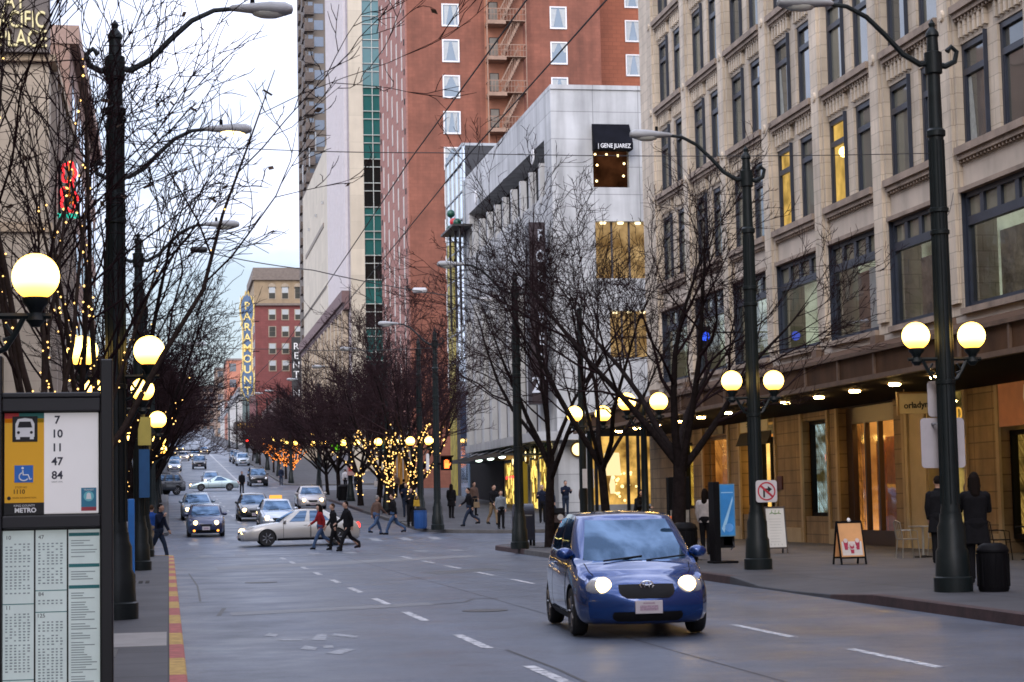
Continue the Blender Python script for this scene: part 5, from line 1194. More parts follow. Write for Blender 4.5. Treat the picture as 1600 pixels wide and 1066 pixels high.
bin_('dark bin beside the kerb across the second crossing', 11.9, 133., .4, 1.1, BLACKM)
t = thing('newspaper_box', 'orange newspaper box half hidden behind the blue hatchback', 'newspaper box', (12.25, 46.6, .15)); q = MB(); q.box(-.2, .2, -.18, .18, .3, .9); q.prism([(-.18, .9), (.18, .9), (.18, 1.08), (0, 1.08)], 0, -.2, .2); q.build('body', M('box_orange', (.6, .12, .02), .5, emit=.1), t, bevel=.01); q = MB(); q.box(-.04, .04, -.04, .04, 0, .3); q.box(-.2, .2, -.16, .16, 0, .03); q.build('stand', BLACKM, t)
# sandwich boards
def aboard(label, x, y, rz, w_, h_, frame, face, art):
    t = thing('sandwich_board', label, 'sandwich board', (x, y, .15), rz)
    lean = .22*h_
    M4 = lambda s: Matrix(((1, 0, 0, 0), (0, 1, s*lean/h_, -s*lean), (0, 0, 1, 0), (0, 0, 0, 1)))
    for s in (1, -1):
        q = MB(); a = w_/2
        q.box(-a, -a+.035, -.015, .015, 0, h_); q.box(a-.035, a, -.015, .015, 0, h_); q.box(-a+.035, a-.035, -.015, .015, h_-.05, h_); q.box(-a+.035, a-.035, -.015, .015, .13, .17)
        q.xf(M4(s)); p = q.build('frame', frame, t)
        q = MB(); q.box(-a+.03, a-.03, -.008, .008, .17, h_-.05); q.xf(M4(s)); q.build('board', face, p)
        if s == 1: art(p, a, h_, M4(1))
    return t
def art1(p, a, h_, mx):
    q = MB(); q.tube([(-.15, -.012, h_-.2), (-.08, -.012, h_-.16), (.0, -.012, h_-.2), (.1, -.012, h_-.17), (.16, -.012, h_-.2)], .012, 4); rr = random.Random(4)
    for k in range(3): q.tube([(-.1+.1*k, -.012, h_-.2), (-.08+.1*k, -.012, h_-.1)], .008, 4)
    q.xf(mx); q.build('green_script', M('script_green', (.15, .28, .12), .6), p)
    q = MB()
    for k in range(9):
        z = h_-.34-.075*k; q.box(-.17, .17-rr.uniform(0, .1), -.0105, -.0095, z, z+.012)
    for k in range(4): q.box(-.18+.1*k, -.16+.1*k, -.0105, -.0095, .22, .26)
    q.xf(mx); q.build('print_lines', M('print_pale', (.42, .45, .46), .7), p)
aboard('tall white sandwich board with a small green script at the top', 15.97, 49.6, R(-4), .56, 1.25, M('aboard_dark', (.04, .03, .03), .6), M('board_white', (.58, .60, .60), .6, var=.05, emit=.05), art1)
def art2(p, a, h_, mx):
    q = MB(); y = -.011
    q.prism([(-.24, .2), (.24, .2), (.24, .5), (-.24, .5)], 1, y, y+.002); q.xf(mx); q.build('white_field', M('art_white', (.6, .56, .54), .6, emit=.08), p)
    q = MB(); y = -.015
    for cx in (-.14, 0, .14): cz = .32 if cx else .24; q.prism([(cx-.035, cz), (cx+.035, cz), (cx+.06, cz+.2), (cx-.06, cz+.2)], 1, y, y+.002)
    q.xf(mx); q.build('red_cups', M('cup_red', (.38, .03, .07), .5, var=.3, vs=20., emit=.08), p)
    q = MB(); y = -.018
    for cx in (-.14, 0, .14): cz = .52 if cx else .44; q.lathe([(0, y), (.05, y), (.05, y+.002)], 10, (cx, 0, cz), 1)
    q.tube([(-.1, y, .4), (-.03, y, .33), (.03, y, .33), (.1, y, .4)], .012, 4); q.xf(mx); q.build('cup_tops', M('cup_pale', (.6, .5, .48), .5, emit=.08), p)
    q = MB(); q.ell((0, -.02, h_+.02), (.045, .03, .045), 10, 8); q.xf(mx); q.build('clip', WHITE, p)
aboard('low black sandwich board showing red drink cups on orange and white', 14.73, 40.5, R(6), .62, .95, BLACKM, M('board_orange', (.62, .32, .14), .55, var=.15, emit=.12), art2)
# cafe furniture
def cafe_chair(label, x, y, rz, mt):
    t = thing('cafe_chair', label, 'chair', (x, y, .15), rz)
    q = MB(); q.box(-.2, .2, -.2, .2, .44, .465); q.build('seat', mt, t, bevel=.008)
    q = MB(); q.tube([(-.2, .2, .46), (-.2, .26, .85), (0, .29, .9), (.2, .26, .85), (.2, .2, .46)], .014, 6)
    for k in (-.1, 0, .1): q.tube([(k, .21, .46), (k, .275, .87)], .009, 5)
    q.build('backrest', mt, t, smooth=True)
    for sx in (-1, 1):
        for sy in (-1, 1): q = MB(); q.tube([(.18*sx, .18*sy, .45), (.21*sx, .22*sy, 0)], .013, 6); q.build('leg', mt, t)
        q = MB(); q.tube([(.2*sx, .22, .66), (.24*sx, 0, .67), (.22*sx, -.16, .64), (.2*sx, -.18, .45)], .011, 6); q.build('armrest', mt, t)
ALU = M('aluminium', (.42, .42, .4), .3, metal=.8, var=.1)
cafe_chair('silver cafe chair turned sideways left of the small table', 17.2, 43.3, R(90), ALU); cafe_chair('silver cafe chair between the table and the dark clad man', 18.3, 44.0, R(-70), ALU); cafe_chair('dark cafe chair at the far right by the stone pier', 18.3, 40.6, R(80), BLACKM)
t = thing('cafe_table', 'small round silver cafe table between two silver chairs', 'table', (17.75, 43.7, .15)); q = MB(); q.lathe([(.32, .72), (.34, .73), (.34, .75), (.0, .755)], 20); q.build('top', ALU, t); q = MB(); q.lathe([(.03, 0), (.03, .72)], 8); q.build('column', ALU, t); q = MB(); q.lathe([(.22, 0), (.22, .02), (.03, .05)], 14); q.build('foot', BLACKM, t)
t = thing('cafe_table', 'dark cafe table at the far right edge under the canopy', 'table', (18.9, 40.3, .15)); q = MB(); q.lathe([(.32, .72), (.34, .73), (.34, .75), (.0, .755)], 20); q.build('top', BLACKM, t); q = MB(); q.lathe([(.03, 0), (.03, .72)], 8); q.build('column', BLACKM, t); q = MB(); q.lathe([(.22, 0), (.22, .02), (.03, .05)], 14); q.build('foot', BLACKM, t)
# store blade sign
t = thing('blade_sign', 'tall dark vertical store sign with silver letters and the number 21', 'sign', (20.15, 104.3, 7.))
q = MB(); q.box(-.42, .5, -.6, .6, 0, 10.1); q.build('box', M('blade_dark', (.022, .012, .016), .45, var=.3), t, bevel=.02)
q = MB()
for z in (1.5, 5, 8.5): q.box(.55, .84, -.1, .1, z, z+.2)
q.build('bracket', BLACKM, t)
LS = M('letter_lit_silver', (.50, .53, .60), .35, emit=.16)
for i, ch in enumerate('FOREVER'): text('lettering', ch, .98, (20.33, 103.66, 7+9.3-1.15*i), FY, LS, t, extrude=.04, sx=.62, bold=.006)
text('lettering', '21', 1.25, (20.2, 103.66, 7+1.0), FY, LS, t, extrude=.04, sx=.8, bold=.012)
# green lit square sign, small parking notice, far signals
t = thing('lit_sign', 'small bright green square sign above the far right pavement', 'sign', (19.5, 228, 8.0)); q = MB(); q.box(-.48, .48, -.1, .1, 0, 1.0); q.build('panel', E('sign_green', (.25, 1., .02), 1.2), t); q = MB(); q.box(.48, 1.5, -.05, .05, .45, .55); q.build('bracket', BLACKM, t)
t = plate('parking_notice', 'small red and white parking notice on the post across the crossing', 'traffic sign', (12.2, 130.6, terr(130)+2.3), .5, .75, M('notice_pink', (.5, .3, .28), .6)); q = MB(); q.box(-.16, .16, -.01, -.004, -.1, .25); q.build('red_field', M('notice_red', (.45, .06, .05), .6), t)
def signal(label, x, y, z, on):
    t = thing('traffic_light', label, 'traffic light', (x, y, z), group='traffic lights on the far crossing')
    q = MB(); q.box(-.2, .2, -.15, .15, -.6, .6)
    for k in (-1, 0, 1): q.tube([(0, -.15, .38*k), (0, -.38, .38*k-.04)], .15, 10, False)
    q.build('housing', BLACKM, t)
    for k, mt in ((1, E('signal_red', (1., .03, .02), 6.) if on == 'r' else DARK), (0, DARK), (-1, DARK)): q = MB(); q.lathe([(0, -.17), (.12, -.165), (.13, -.15)], 12, (0, 0, .38*k), 1); q.build('lens', mt, t)
signal('far traffic light showing red, left one of the hanging pair', .2, 186, 11.0, 'r'); signal('far traffic light showing red, right one of the hanging pair', 1.9, 186, 11.2, 'r'); signal('far traffic light showing red on the right kerb', 9.6, 240, terr(240)+3.4, 'r')
# overhead wires
WIRE = M('wire_black', (.015, .015, .016), .5)
def wire(label, pts, r_, sag=0, name='overhead_wire', group=None):
    q = MB(pts[0]); out = []
    for a, b in zip(pts, pts[1:]):
        n_ = 10
        for i in range(n_+(b is pts[-1])): t_ = i/n_; p = Vector(a).lerp(Vector(b), t_); p.z -= sag*4*t_*(1-t_); out.append(p)
    q.tube(out, r_, 5); return tag(q.build(name, WIRE), label, 'wire', group)
for x, lab in ((3.55, 'left trolley wire running along the street'), (4.35, 'right trolley wire running along the street')): wire(lab, [(x, -10, 6.6), (x, 28, 6.75), (x, 62, 6.65), (x, 100, 7.6), (x, 165, 9.6)], .010, .06)
wire('thin span wire between the nearest pair of lamp posts', [(-.72, 27.5, 6.9), (3.9, 27.9, 6.85), (11.92, 28.2, 7.0)], .007, .05)
wire('span wire with insulators crossing the street before the red tower', [(-.72, 49, 8.6), (3.9, 52, 8.05), (11.1, 61, 8.1)], .014, .12)
wire('span wire over the far side of the first crossing', [(-.75, 92, 9.5), (5, 90, 9.), (11.76, 84.9, 8.6)], .016, .1)
wire('span wire carrying the far red traffic lights', [(-.75, 186, 12.2), (12, 186, 12.2)], .02, .3)
wire('short stay wire from the nearest right lamp post to the cream facade', [(11.92, 28.2, 6.05), (20.5, 47.5, 9.6)], .009, .3)
wire('stay wire from the second lamp post to the cream facade', [(12.17, 39, 6.05), (20.5, 52.7, 8.8)], .009, .3)
for (x, y, z, lab) in ((.8, 49.9, 8.32, 'dark insulator on the left end of the span wire'), (7.4, 56.5, 8.0, 'pale insulator on the middle of the span wire'), (9.9, 59.5, 8.05, 'pale insulator on the right end of the span wire')):
    q = MB((x, y, z)); q.lathe([(.03, -.22), (.08, -.18), (.08, .18), (.03, .22)], 8, (x, y, z), 0); tag(q.build('insulator', WHITE if 'pale' in lab else WIRE), lab, 'insulator')
q = MB((19., 66.5, 7.4)); q.box(18.75, 19.2, 66.4, 66.6, 7.1, 7.8); o = q.build('lit_sign', BLACKM); tag(o, 'small dark sign glowing blue among the branches', 'sign'); q = MB(); q.lathe([(0, -.13), (.16, -.12), (.17, -.1)], 12, (0, 0, .05), 1); q.build('blue_lamp', E('sign_blue_lamp', (.04, .12, 1.), 1.6), o)
q = MB((19.2, 66.5, 7.4)); q.tube([(19.2, 66.5, 7.6), (20.4, 66.5, 7.6)], .03, 5); q.build('sign_arm', BLACKM, o).location = Vector((0, 0, 0)); o.children[-1].location = (.2, 0, 0)
# ------------------------------------------------------------------ TREES (bare winter street trees)
def tree(name, label, seed, H=10., r=.16, fork=2.3, limbs=6, spread=(14, 40), lev=3, lean=(0, 0), kids=(7, 6, 4, 3), stems=1, bark=None, bias=None, tw=.008, leaves=0, group='bare street trees', twl=1., twm=None):
    rg = random.Random(seed); T = MB(); C_ = MB(); Lf = MB(); nodes = []
    t = thing(name, label, 'tree', group=group)
    def path(p, d, L, n_, wander, trop):
        pts = [p.copy()]; dirs = []
        for i in range(n_):
            d = (d+Vector((rg.gauss(0, wander), rg.gauss(0, wander), rg.gauss(0, wander)+trop))).normalized()
            if bias: d = (d+Vector((bias[0], bias[1], 0))*.02).normalized()
            p = p+d*(L/n_); pts.append(p.copy()); dirs.append(d)
        return pts, dirs
    def side(d, ang):
        a = rg.uniform(0, 2*math.pi); o1 = d.orthogonal().normalized(); o2 = d.cross(o1)
        return (d*math.cos(ang)+(o1*math.cos(a)+o2*math.sin(a))*math.sin(ang)).normalized()
    def grow(p, d, L, r_, l):
        n_ = 6 if l == 0 else 5 if l == 1 else 4 if l == 2 else 3
        pts, dirs = path(p, d, L, n_, .10+.03*l, .06 if l < 2 else .03)
        r1 = max(r_*(.14 if l else .10), tw*.6); rad = [r_+(r1-r_)*(i/n_)**1.1 for i in range(n_+1)]
        (T if l == 0 else C_).tube(pts, rad, 7 if r_ > .06 else 5 if r_ > .025 else 3, False)
        if l == 0: nodes.extend(zip(pts, rad))
        if leaves and l >= lev-1 and rg.random() < leaves:
            q_ = pts[-1]; a, b = Vector((rg.gauss(0, .05), rg.gauss(0, .05), -.05)), Vector((rg.gauss(0, .05), rg.gauss(0, .05), .02)); Lf.face([q_, q_+a, q_+a+b, q_+b])
        if l >= lev: return
        k = kids[l]
        for j in range(k):
            f_ = .28+.72*(j+rg.random()*.8)/k; i = min(int(f_*n_), n_-1); q_ = pts[i].lerp(pts[i+1], f_*n_-i)
            dd = side(dirs[i], R(rg.uniform(22, 48)))
            if dd.z < -.1: dd.z *= -.3; dd.normalize()
            rr_ = rad[i]*rg.uniform(.42, .6)
            grow(q_, dd, L*rg.uniform(.42, .68)*(1.05-.35*f_)*(twl if l >= 1 else 1), max(rr_, tw), l+1)
    for s_ in range(stems):
        base = Vector((rg.gauss(0, .12), rg.gauss(0, .12), 0)) if stems > 1 else Vector((0, 0, 0))
        d0 = Vector((lean[0]+(rg.uniform(-.12, .12) if stems > 1 else 0), lean[1]+(rg.uniform(-.12, .12) if stems > 1 else 0), 1)).normalized()
        pts, dirs = path(base, d0, fork*(1 if stems == 1 else rg.uniform(.6, 1.1)), 5, .035, .05)
        T.tube([pts[0]-Vector((0, 0, .05))]+pts, [r*1.35, r*1.15]+[r*(1-.05*i) for i in range(1, len(pts))], 9, False); nodes.extend(zip(pts, [r]*6))
        for j in range(limbs):
            a = 2*math.pi*(j+rg.uniform(-.3, .3))/limbs; an = R(rg.uniform(*spread)); dd = Vector((math.sin(an)*math.cos(a)+lean[0]*.5, math.sin(an)*math.sin(a)+lean[1]*.5, math.cos(an))).normalized()
            f_ = rg.uniform(.72, 1.); i = min(int(f_*5), 4); q_ = pts[i].lerp(pts[i+1], f_*5-i)
            grow(q_, dd, (H-fork)*rg.uniform(.68, .95), r*rg.uniform(.42, .62), 0)
    T.build('trunk', bark or BARK, t, smooth='all'); C_.build('crown', twm or TWIG, t, smooth='all')
    if leaves: Lf.build('leaves', M('dry_leaf', (.08, .05, .03), .9), t)
    return t, nodes
def fairy(label, root, nodes, n_, size, mt=BULB, zmin=.6, zmax=6, seed=1, group=None):
    rg = random.Random(seed); ft = thing('fairy_lights', label, 'string lights', root.location, group=group); q = MB(root.location); nd = [(p, r_) for p, r_ in nodes]; L = Vector(root.location); c = 0; rz = Matrix.Rotation(root.rotation_euler.z, 3, 'Z'); sc_ = root.scale.x
    for _ in range(n_*6):
        if c >= n_: break
        i = rg.randrange(len(nd)-1); (p, r_), (p2, r2) = nd[i], nd[i+1]
        if (p2-p).length > 2.5 or (p2-p).length < .02: continue
        f_ = rg.random(); x = p.lerp(p2, f_); rr_ = r_+(r2-r_)*f_
        if not zmin < x.z < zmax or rg.random() < (x.z-zmin)/(zmax-zmin)*.6: continue
        v = Vector((rg.gauss(0, 1), rg.gauss(0, 1), rg.gauss(0, .3))).normalized()*(rr_+size*.8); x = rz @ ((x+v)*sc_)+L
        s_ = size*rg.uniform(.7, 1.2); k = len(q.v); q.v += [tuple(x+Vector(o)*s_) for o in ((1, 0, 0), (-1, 0, 0), (0, 1, 0), (0, -1, 0), (0, 0, 1), (0, 0, -1))]
        for f3 in ((0, 2, 4), (2, 1, 4), (1, 3, 4), (3, 0, 4), (2, 0, 5), (1, 2, 5), (3, 1, 5), (0, 3, 5)): q.f.append(tuple(k+i for i in f3)); q.mi.append(0)
        c += 1
    ctr = [Vector([sum(q.v[i*6+j][a] for j in range(6))/6 for a in range(3)]) for i in range(c)]   # the thin wire from bulb to bulb
    left_, cur_ = ctr[1:], (ctr[0] if ctr else None); q.cur = 1
    while left_:
        nx = min(left_, key=lambda p_: (p_-cur_).length_squared); left_.remove(nx)
        if (nx-cur_).length < 1.3: q.tube([cur_, (cur_+nx)/2+Vector((0, 0, -.02)), nx], size*.14, 3, False)
        cur_ = nx
    q.build('bulb_chain', [mt, BLACKM], ft); return ft
ORDN = ['second', 'third', 'fourth', 'fifth', 'sixth', 'seventh', 'eighth', 'ninth', 'tenth', 'eleventh', 'twelfth', 'thirteenth', 'fourteenth', 'fifteenth', 'sixteenth', 'seventeenth', 'eighteenth']
TWIGF = M('twig_bark_haze', (.036, .021, .024), .9, var=.3, vs=1.5, spec=.04)  # lighter, more purple copy of the twig colour, distance haze put into it
# left row
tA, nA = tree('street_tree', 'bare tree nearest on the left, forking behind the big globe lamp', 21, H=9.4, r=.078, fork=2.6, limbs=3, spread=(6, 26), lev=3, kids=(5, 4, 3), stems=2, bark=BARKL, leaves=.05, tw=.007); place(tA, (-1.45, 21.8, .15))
fairy('warm fairy lights wound up the nearest left tree', tA, nA, 130, .015, zmin=1.5, zmax=7, seed=2)
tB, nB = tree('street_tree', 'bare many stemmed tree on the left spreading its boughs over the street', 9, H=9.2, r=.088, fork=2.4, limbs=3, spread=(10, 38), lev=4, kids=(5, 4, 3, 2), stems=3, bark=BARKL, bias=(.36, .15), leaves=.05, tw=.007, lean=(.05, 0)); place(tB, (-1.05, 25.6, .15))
fairy('warm fairy lights over the boughs of the many stemmed left tree', tB, nB, 240, .016, zmin=1., zmax=5.5, seed=3)
tC, nC = tree('street_tree', 'bare tree behind the lit cobra head lamp on the left pavement', 13, H=9.6, r=.15, fork=2.4, limbs=4, spread=(12, 40), lev=3, kids=(6, 5, 3), bias=(.7, .2)); place(tC, (-1.0, 41, .15))
fairy('warm fairy lights in the tree behind the lit cobra head lamp', tC, nC, 130, .02, zmin=1., zmax=6, seed=4)
tD, nD = tree('street_tree', 'bare tree with a stout trunk at the end of the left kerb', 17, H=9.0, r=.2, fork=2.6, limbs=6, spread=(14, 46), lev=4, kids=(7, 6, 4, 2), bias=(.5, 0)); place(tD, (-1.0, 57.5, .15))
fairy('warm fairy lights on the stout tree at the end of the left kerb', tD, nD, 110, .026, zmin=2, zmax=6, seed=5)
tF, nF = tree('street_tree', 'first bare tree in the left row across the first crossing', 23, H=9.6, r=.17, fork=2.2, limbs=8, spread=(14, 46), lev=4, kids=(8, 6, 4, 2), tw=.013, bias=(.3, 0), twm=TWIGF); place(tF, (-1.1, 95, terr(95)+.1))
for i, y in enumerate((104, 113, 122, 131, 140, 149, 158, 190, 200, 211, 222, 234, 247, 262, 280, 300, 330)):
    o = dup(tF); place(o, (-1.1+rnd.uniform(-.2, .2), y, terr(y)+.1), rnd.uniform(0, 6), scale=rnd.uniform(.85, 1.08)); o['label'] = ORDN[i]+' bare tree in the left row, counting up the hill from the first crossing'
# right, near block
tG, nG = tree('street_tree', 'bare tree right of the tall store sign, trunk left of the blue hatchback', 31, H=10.8, r=.17, fork=3.0, limbs=6, spread=(16, 44), lev=4, kids=(7, 6, 4, 2), lean=(-.02, 0)); place(tG, (12.35, 62.3, .15))
tH, nH = tree('street_tree', 'bare tree behind the blue hatchback, glowing at the short globe lamps', 37, H=9.6, r=.15, fork=2.5, limbs=6, spread=(16, 46), lev=4, kids=(7, 6, 4, 2)); place(tH, (12.3, 53.6, .15))
tI, nI = tree('street_tree', 'bare tree with the thickest trunk, right of the short globe lamps', 43, H=10.2, r=.2, fork=2.6, limbs=6, spread=(16, 46), lev=4, kids=(8, 6, 4, 2)); place(tI, (12.35, 46.2, .15))
# right, across the crossing
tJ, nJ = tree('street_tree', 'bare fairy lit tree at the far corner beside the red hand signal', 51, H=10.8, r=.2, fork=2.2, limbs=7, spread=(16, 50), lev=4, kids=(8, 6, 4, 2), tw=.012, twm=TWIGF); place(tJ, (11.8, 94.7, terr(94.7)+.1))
fairy('dense warm fairy lights on the far corner tree beside the red hand', tJ, nJ, 260, .04, zmin=.5, zmax=4.8, seed=6, mt=BULB)
for y, lab, n_ in ((103.9, 'bare fairy lit tree second from the far corner', 210), (121, 'bare fairy lit tree third from the far corner', 110)):
    o = dup(tJ); place(o, (11.9, y, terr(y)+.1), y, lab, scale=.97); fairy('warm fairy lights on the '+lab[5:].replace('fairy lit ', ''), o, nJ, n_, .042, zmin=.5, zmax=4.8, seed=int(y))
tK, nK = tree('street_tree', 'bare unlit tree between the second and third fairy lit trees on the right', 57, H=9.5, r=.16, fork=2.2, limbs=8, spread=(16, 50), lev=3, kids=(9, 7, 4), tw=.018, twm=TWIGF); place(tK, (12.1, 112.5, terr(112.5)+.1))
for i, y in enumerate((139, 149, 159)): o = dup(tK); place(o, (12.1, y, terr(y)+.1), y*1.7, ('first', 'second', 'third')[i]+' bare tree on the right beyond the fairy lit ones, before the second crossing', scale=rnd.uniform(.9, 1.1))
ORB = E('fairy_bulb_orange', (1., .28, .05), 2.2)
for i, (y, n_) in enumerate(((194, 120), (204, 120), (216, 90), (228, 60), (246, 0), (262, 0), (285, 0))):
    o = dup(tK); place(o, (12.2, y, terr(y)+.1), y*1.3, scale=rnd.uniform(.72, .85)); o['label'] = ('first '+ORDN[0]).split()[i] +' small bare tree with orange lights past the second crossing on the right' if i < 2 else ORDN[i-1]+(' small bare tree with orange lights past the second crossing on the right' if n_ else ' small bare tree past the second crossing on the right, unlit')
    if n_:
        fl = fairy('orange lights in the '+o['label'].split()[0]+' small tree past the second crossing on the right', o, nK, n_, .075, mt=ORB, zmin=1.6, zmax=4.4, seed=int(y), group='orange tree lights')
for i, (x, y) in enumerate(((12.35, 62.3), (12.3, 53.6), (12.35, 46.2), (11.8, 94.7), (-1.0, 41))):
    q = MB(); z = terr(y)+.155
    for k in range(9): q.box(x-.6+.14*k, x-.52+.14*k, y-.6, y+.6, z-.02, z+.004)
    struct(q.build('pavement_tree_grate', BLACKM))
# ------------------------------------------------------------------ CARS
def lerpk(keys, y):
    if y <= keys[0][0]: return keys[0][1]
    for (a, va), (b, vb) in zip(keys, keys[1:]):
        if y <= b: t_ = (y-a)/(b-a); t_ = t_*t_*(3-2*t_)*.5+t_*.5; return va+(vb-va)*t_
    return keys[-1][1]
KL = [0, .07, .18, .33, .5, .66, .8, .92, 1.]
PR = [.90, .95, .985, 1., 1.0, .992, .975, .945, .905]
BK = [.10, .04, .01, 0, 0, .02, .07, .16, .30]
TYRE = M('tyre_rubber', (.014, .014, .015), .8); RIM = M('alloy_rim', (.34, .34, .36), .35, metal=.8, var=.1); CGLASS = GLASS('car_glass', (.015, .035, .065), .08, rough=.02, gcol=(.46, .68, 1.))
TRIM = M('black_trim', (.006, .006, .007), .6, spec=.15); LENS = M('lamp_lens', (.55, .57, .6), .12, metal=.3, coat=.8); CHROME = M('chrome', (.65, .66, .68), .15, metal=1.)
PLATEW = M('number_plate', (.50, .46, .48), .5, var=.08)
def paint(nm, c, metal=.35, rough=.32): return M('paint_'+nm, c, rough, metal=metal, var=.04, vs=1., coat=1., local=True)
def ik(tbl, k):
    for i in range(len(KL)-1):
        if k <= KL[i+1]: f_ = (k-KL[i])/(KL[i+1]-KL[i]); return tbl[i]+(tbl[i+1]-tbl[i])*f_
    return tbl[-1]
def car(name, label, S, pm, lights=True, hero=False, group=None):
    L = S['L']; bul = S.get('bul', .16); L0 = L-bul-.1; hw = lambda y: lerpk(S['hw'], y); zt = lambda y: lerpk(S['top'], y); zb = lambda y: lerpk(S.get('bot', [(0, .2), (L0, .22)]), y)
    nose, tail = S.get('nose', 1.), S.get('tail', .6); cr_ = S.get('crown', .045)
    root = thing(name, label, 'car', group=group)
    Y0 = -L0/2
    def eff(y): return max(0, 1-y/1.1)**2
    def efr(y): return max(0, 1-(L0-y)/.9)**2
    def side(s, y, k): return Vector((s*hw(y)*ik(PR, k), Y0+y+nose*ik(BK, k)*eff(y)-tail*ik(BK, k)*efr(y), zb(y)+(zt(y)-zb(y))*k))
    def cap(y, xn, k):   # xn in -1..1 across the car at station y
        p = side(1, y, k); c2 = 1-xn*xn
        return Vector((p.x*xn, p.y-bul*c2*eff(y)+.1*c2*efr(y), p.z+cr_*c2*max(0, (k-.8)/.2)))
    n = 40; ys = [L0*(i/n) for i in range(n+1)]; XN = [-1, -.93, -.8, -.6, -.35, 0, .35, .6, .8, .93, 1]
    q = MB()
    for s in (-1, 1): q.grid([[side(s, y, k) for k in KL] for y in ys])
    q.grid([[cap(y, x, 1) for x in XN] for y in ys]); q.grid([[cap(y, x, 0) for x in XN] for y in ys])
    q.grid([[cap(0, x, k) for k in KL] for x in XN]); q.grid([[cap(L0, x, k) for k in KL] for x in XN])
    body = q.build('body', [pm, DARK], root, fix=True)
    cu_ = MB(); fo, wbs, wr = S['fo'], S['wb'], S['wr']
    for ya in (fo, fo+wbs):
        for s in (-1, 1):
            w_ = hw(ya); rows = []
            for x in (s*(w_-.24), s*(w_+.2)): rows.append([(x, Y0+ya+wr*1.13*math.cos(a), wr+.0+wr*1.13*math.sin(a)) for a in [2*math.pi*j/28 for j in range(28)]])
            k0 = len(cu_.v); cu_.grid(rows, True); cu_.f.append(tuple(range(k0, k0+28))); cu_.f.append(tuple(range(k0+28, k0+56))); cu_.mi += [0, 0]
    cut = cu_.build('cutter', [DARK], fix=True)
    b = body.modifiers.new('b', 'BOOLEAN'); b.object = cut; b.operation = 'DIFFERENCE'; b.solver = 'EXACT'; b.material_mode = 'TRANSFER'
    bake(body); me = cut.data; bpy.data.objects.remove(cut); bpy.data.meshes.remove(me)
    body.data.polygons.foreach_set('use_smooth', [True]*len(body.data.polygons)); body.data.set_sharp_from_angle(angle=R(32))
    # greenhouse
    G_ = S['gh']; H = S['H']
    def loop(y0, y1, w_, fb, rb, rc):
        P = [(w_-rc)*a/4 for a in range(5)]; pts = [(x, y0+fb*(x/w_)**2) for x in P]
        yf, yr = y0+fb, y1-rb
        pts += [(w_-rc*.3, yf+rc*.3), (w_, yf+rc)]; pts += [(w_, yf+rc+(yr-yf-2*rc)*a/11) for a in range(1, 11)]; pts += [(w_, yr-rc), (w_-rc*.3, yr-rc*.3)]
        pts += [(x, y1-rb*(x/w_)**2) for x in P[::-1]]; return pts
    wbb = hw(L0*.45)*.905-.012
    B_ = loop(G_['b0'], G_['b1'], wbb, .22, .08, .1); T_ = loop(G_['r0'], G_['r1'], G_['wr'], .10, .06, .09); NP = len(B_)
    ym, yh = (G_['r0']+G_['r1'])/2, (G_['r1']-G_['r0'])/2
    def zr(y): return H-.035-.05*((y-ym)/yh)**2
    def gp(i, v, s=1):
        (xb, yb), (xr, yr) = B_[i], T_[i]; z0 = zt(yb)-.03+(cr_*(1-(xb/wbb)**2)); z1 = zr(yr); x = xb+(xr-xb)*v; y = yb+(yr-yb)*v; bl_ = 4*v*(1-v)
        if i < 5: y -= .045*bl_
        elif i > NP-6: y += .03*bl_
        else: x += .028*bl_
        return Vector((s*x, Y0+y, z0+(z1-z0)*v))
    VV = [0, .15, .3, .5, .7, .85, .95, 1]
    q = MB()
    for s in (-1, 1): q.grid([[gp(i, v, s) for v in VV] for i in range(NP)])
    rows = []
    for i in range(NP):
        a = gp(i, 1, 1); rows.append([Vector((a.x*x, a.y, a.z+.035*(1-x*x)*min(1, min(i, NP-1-i)/4))) for x in (-1, -.8, -.4, 0, .4, .8, 1)])
    q.grid(rows); cabin = q.build('cabin', pm, root, fix=True, smooth=True)
    def patch(nm, idx, vs, mt, par, both=False, s=1, off=.006):
        q = MB(); seq = ([(-1, i) for i in idx[::-1] if i]+[(1, i) for i in idx]) if both else [(s, i) for i in idx]
        rows = []
        for (s_, i) in seq:
            r_ = []
            for v in vs:
                p = gp(i, v, s_); i2 = min(i+1, NP-1); i1 = max(i-1, 0); du = gp(i2, v, s_)-gp(i1, v, s_); dv = gp(i, min(v+.05, 1), s_)-gp(i, max(v-.05, 0), s_)
                nrm = du.cross(dv)
                nrm = nrm.normalized() if nrm.length > 1e-9 else Vector((0, 0, 1))
                if nrm.dot(p-Vector((0, Y0+ym, .9))) < 0: nrm = -nrm
                r_.append(p+nrm*off)
            rows.append(r_)
        q.grid(rows); return q.build(nm, mt, par, smooth='all', fix=True)
    VG = [.09, .3, .5, .7, .9]
    patch('windscreen', [0, 1, 2, 3, 4], [.05, .3, .5, .7, .93], CGLASS, cabin, both=True)
    patch('rear_window', [NP-5, NP-4, NP-3, NP-2, NP-1][::-1] if False else list(range(NP-5, NP)), [.2, .5, .9], CGLASS, cabin, both=True) if False else None
    q = MB(); rws = [[gp(i, v, s_)+Vector((0, .012, .004)) for v in (.2, .5, .9)] for s_, i in [(-1, i) for i in range(NP-5, NP)]+[(1, i) for i in range(NP-2, NP-6, -1)]]; q.grid(rws); q.build('rear_window', CGLASS, cabin, smooth='all')
    sp = S.get('split', [(6, 10), (11, 15)])
    for s in (-1, 1):
        for a, b2 in sp: patch('side_window', list(range(a, b2+1)), VG, CGLASS, cabin, s=s)
    # wheels
    wt = S.get('wt', .19)
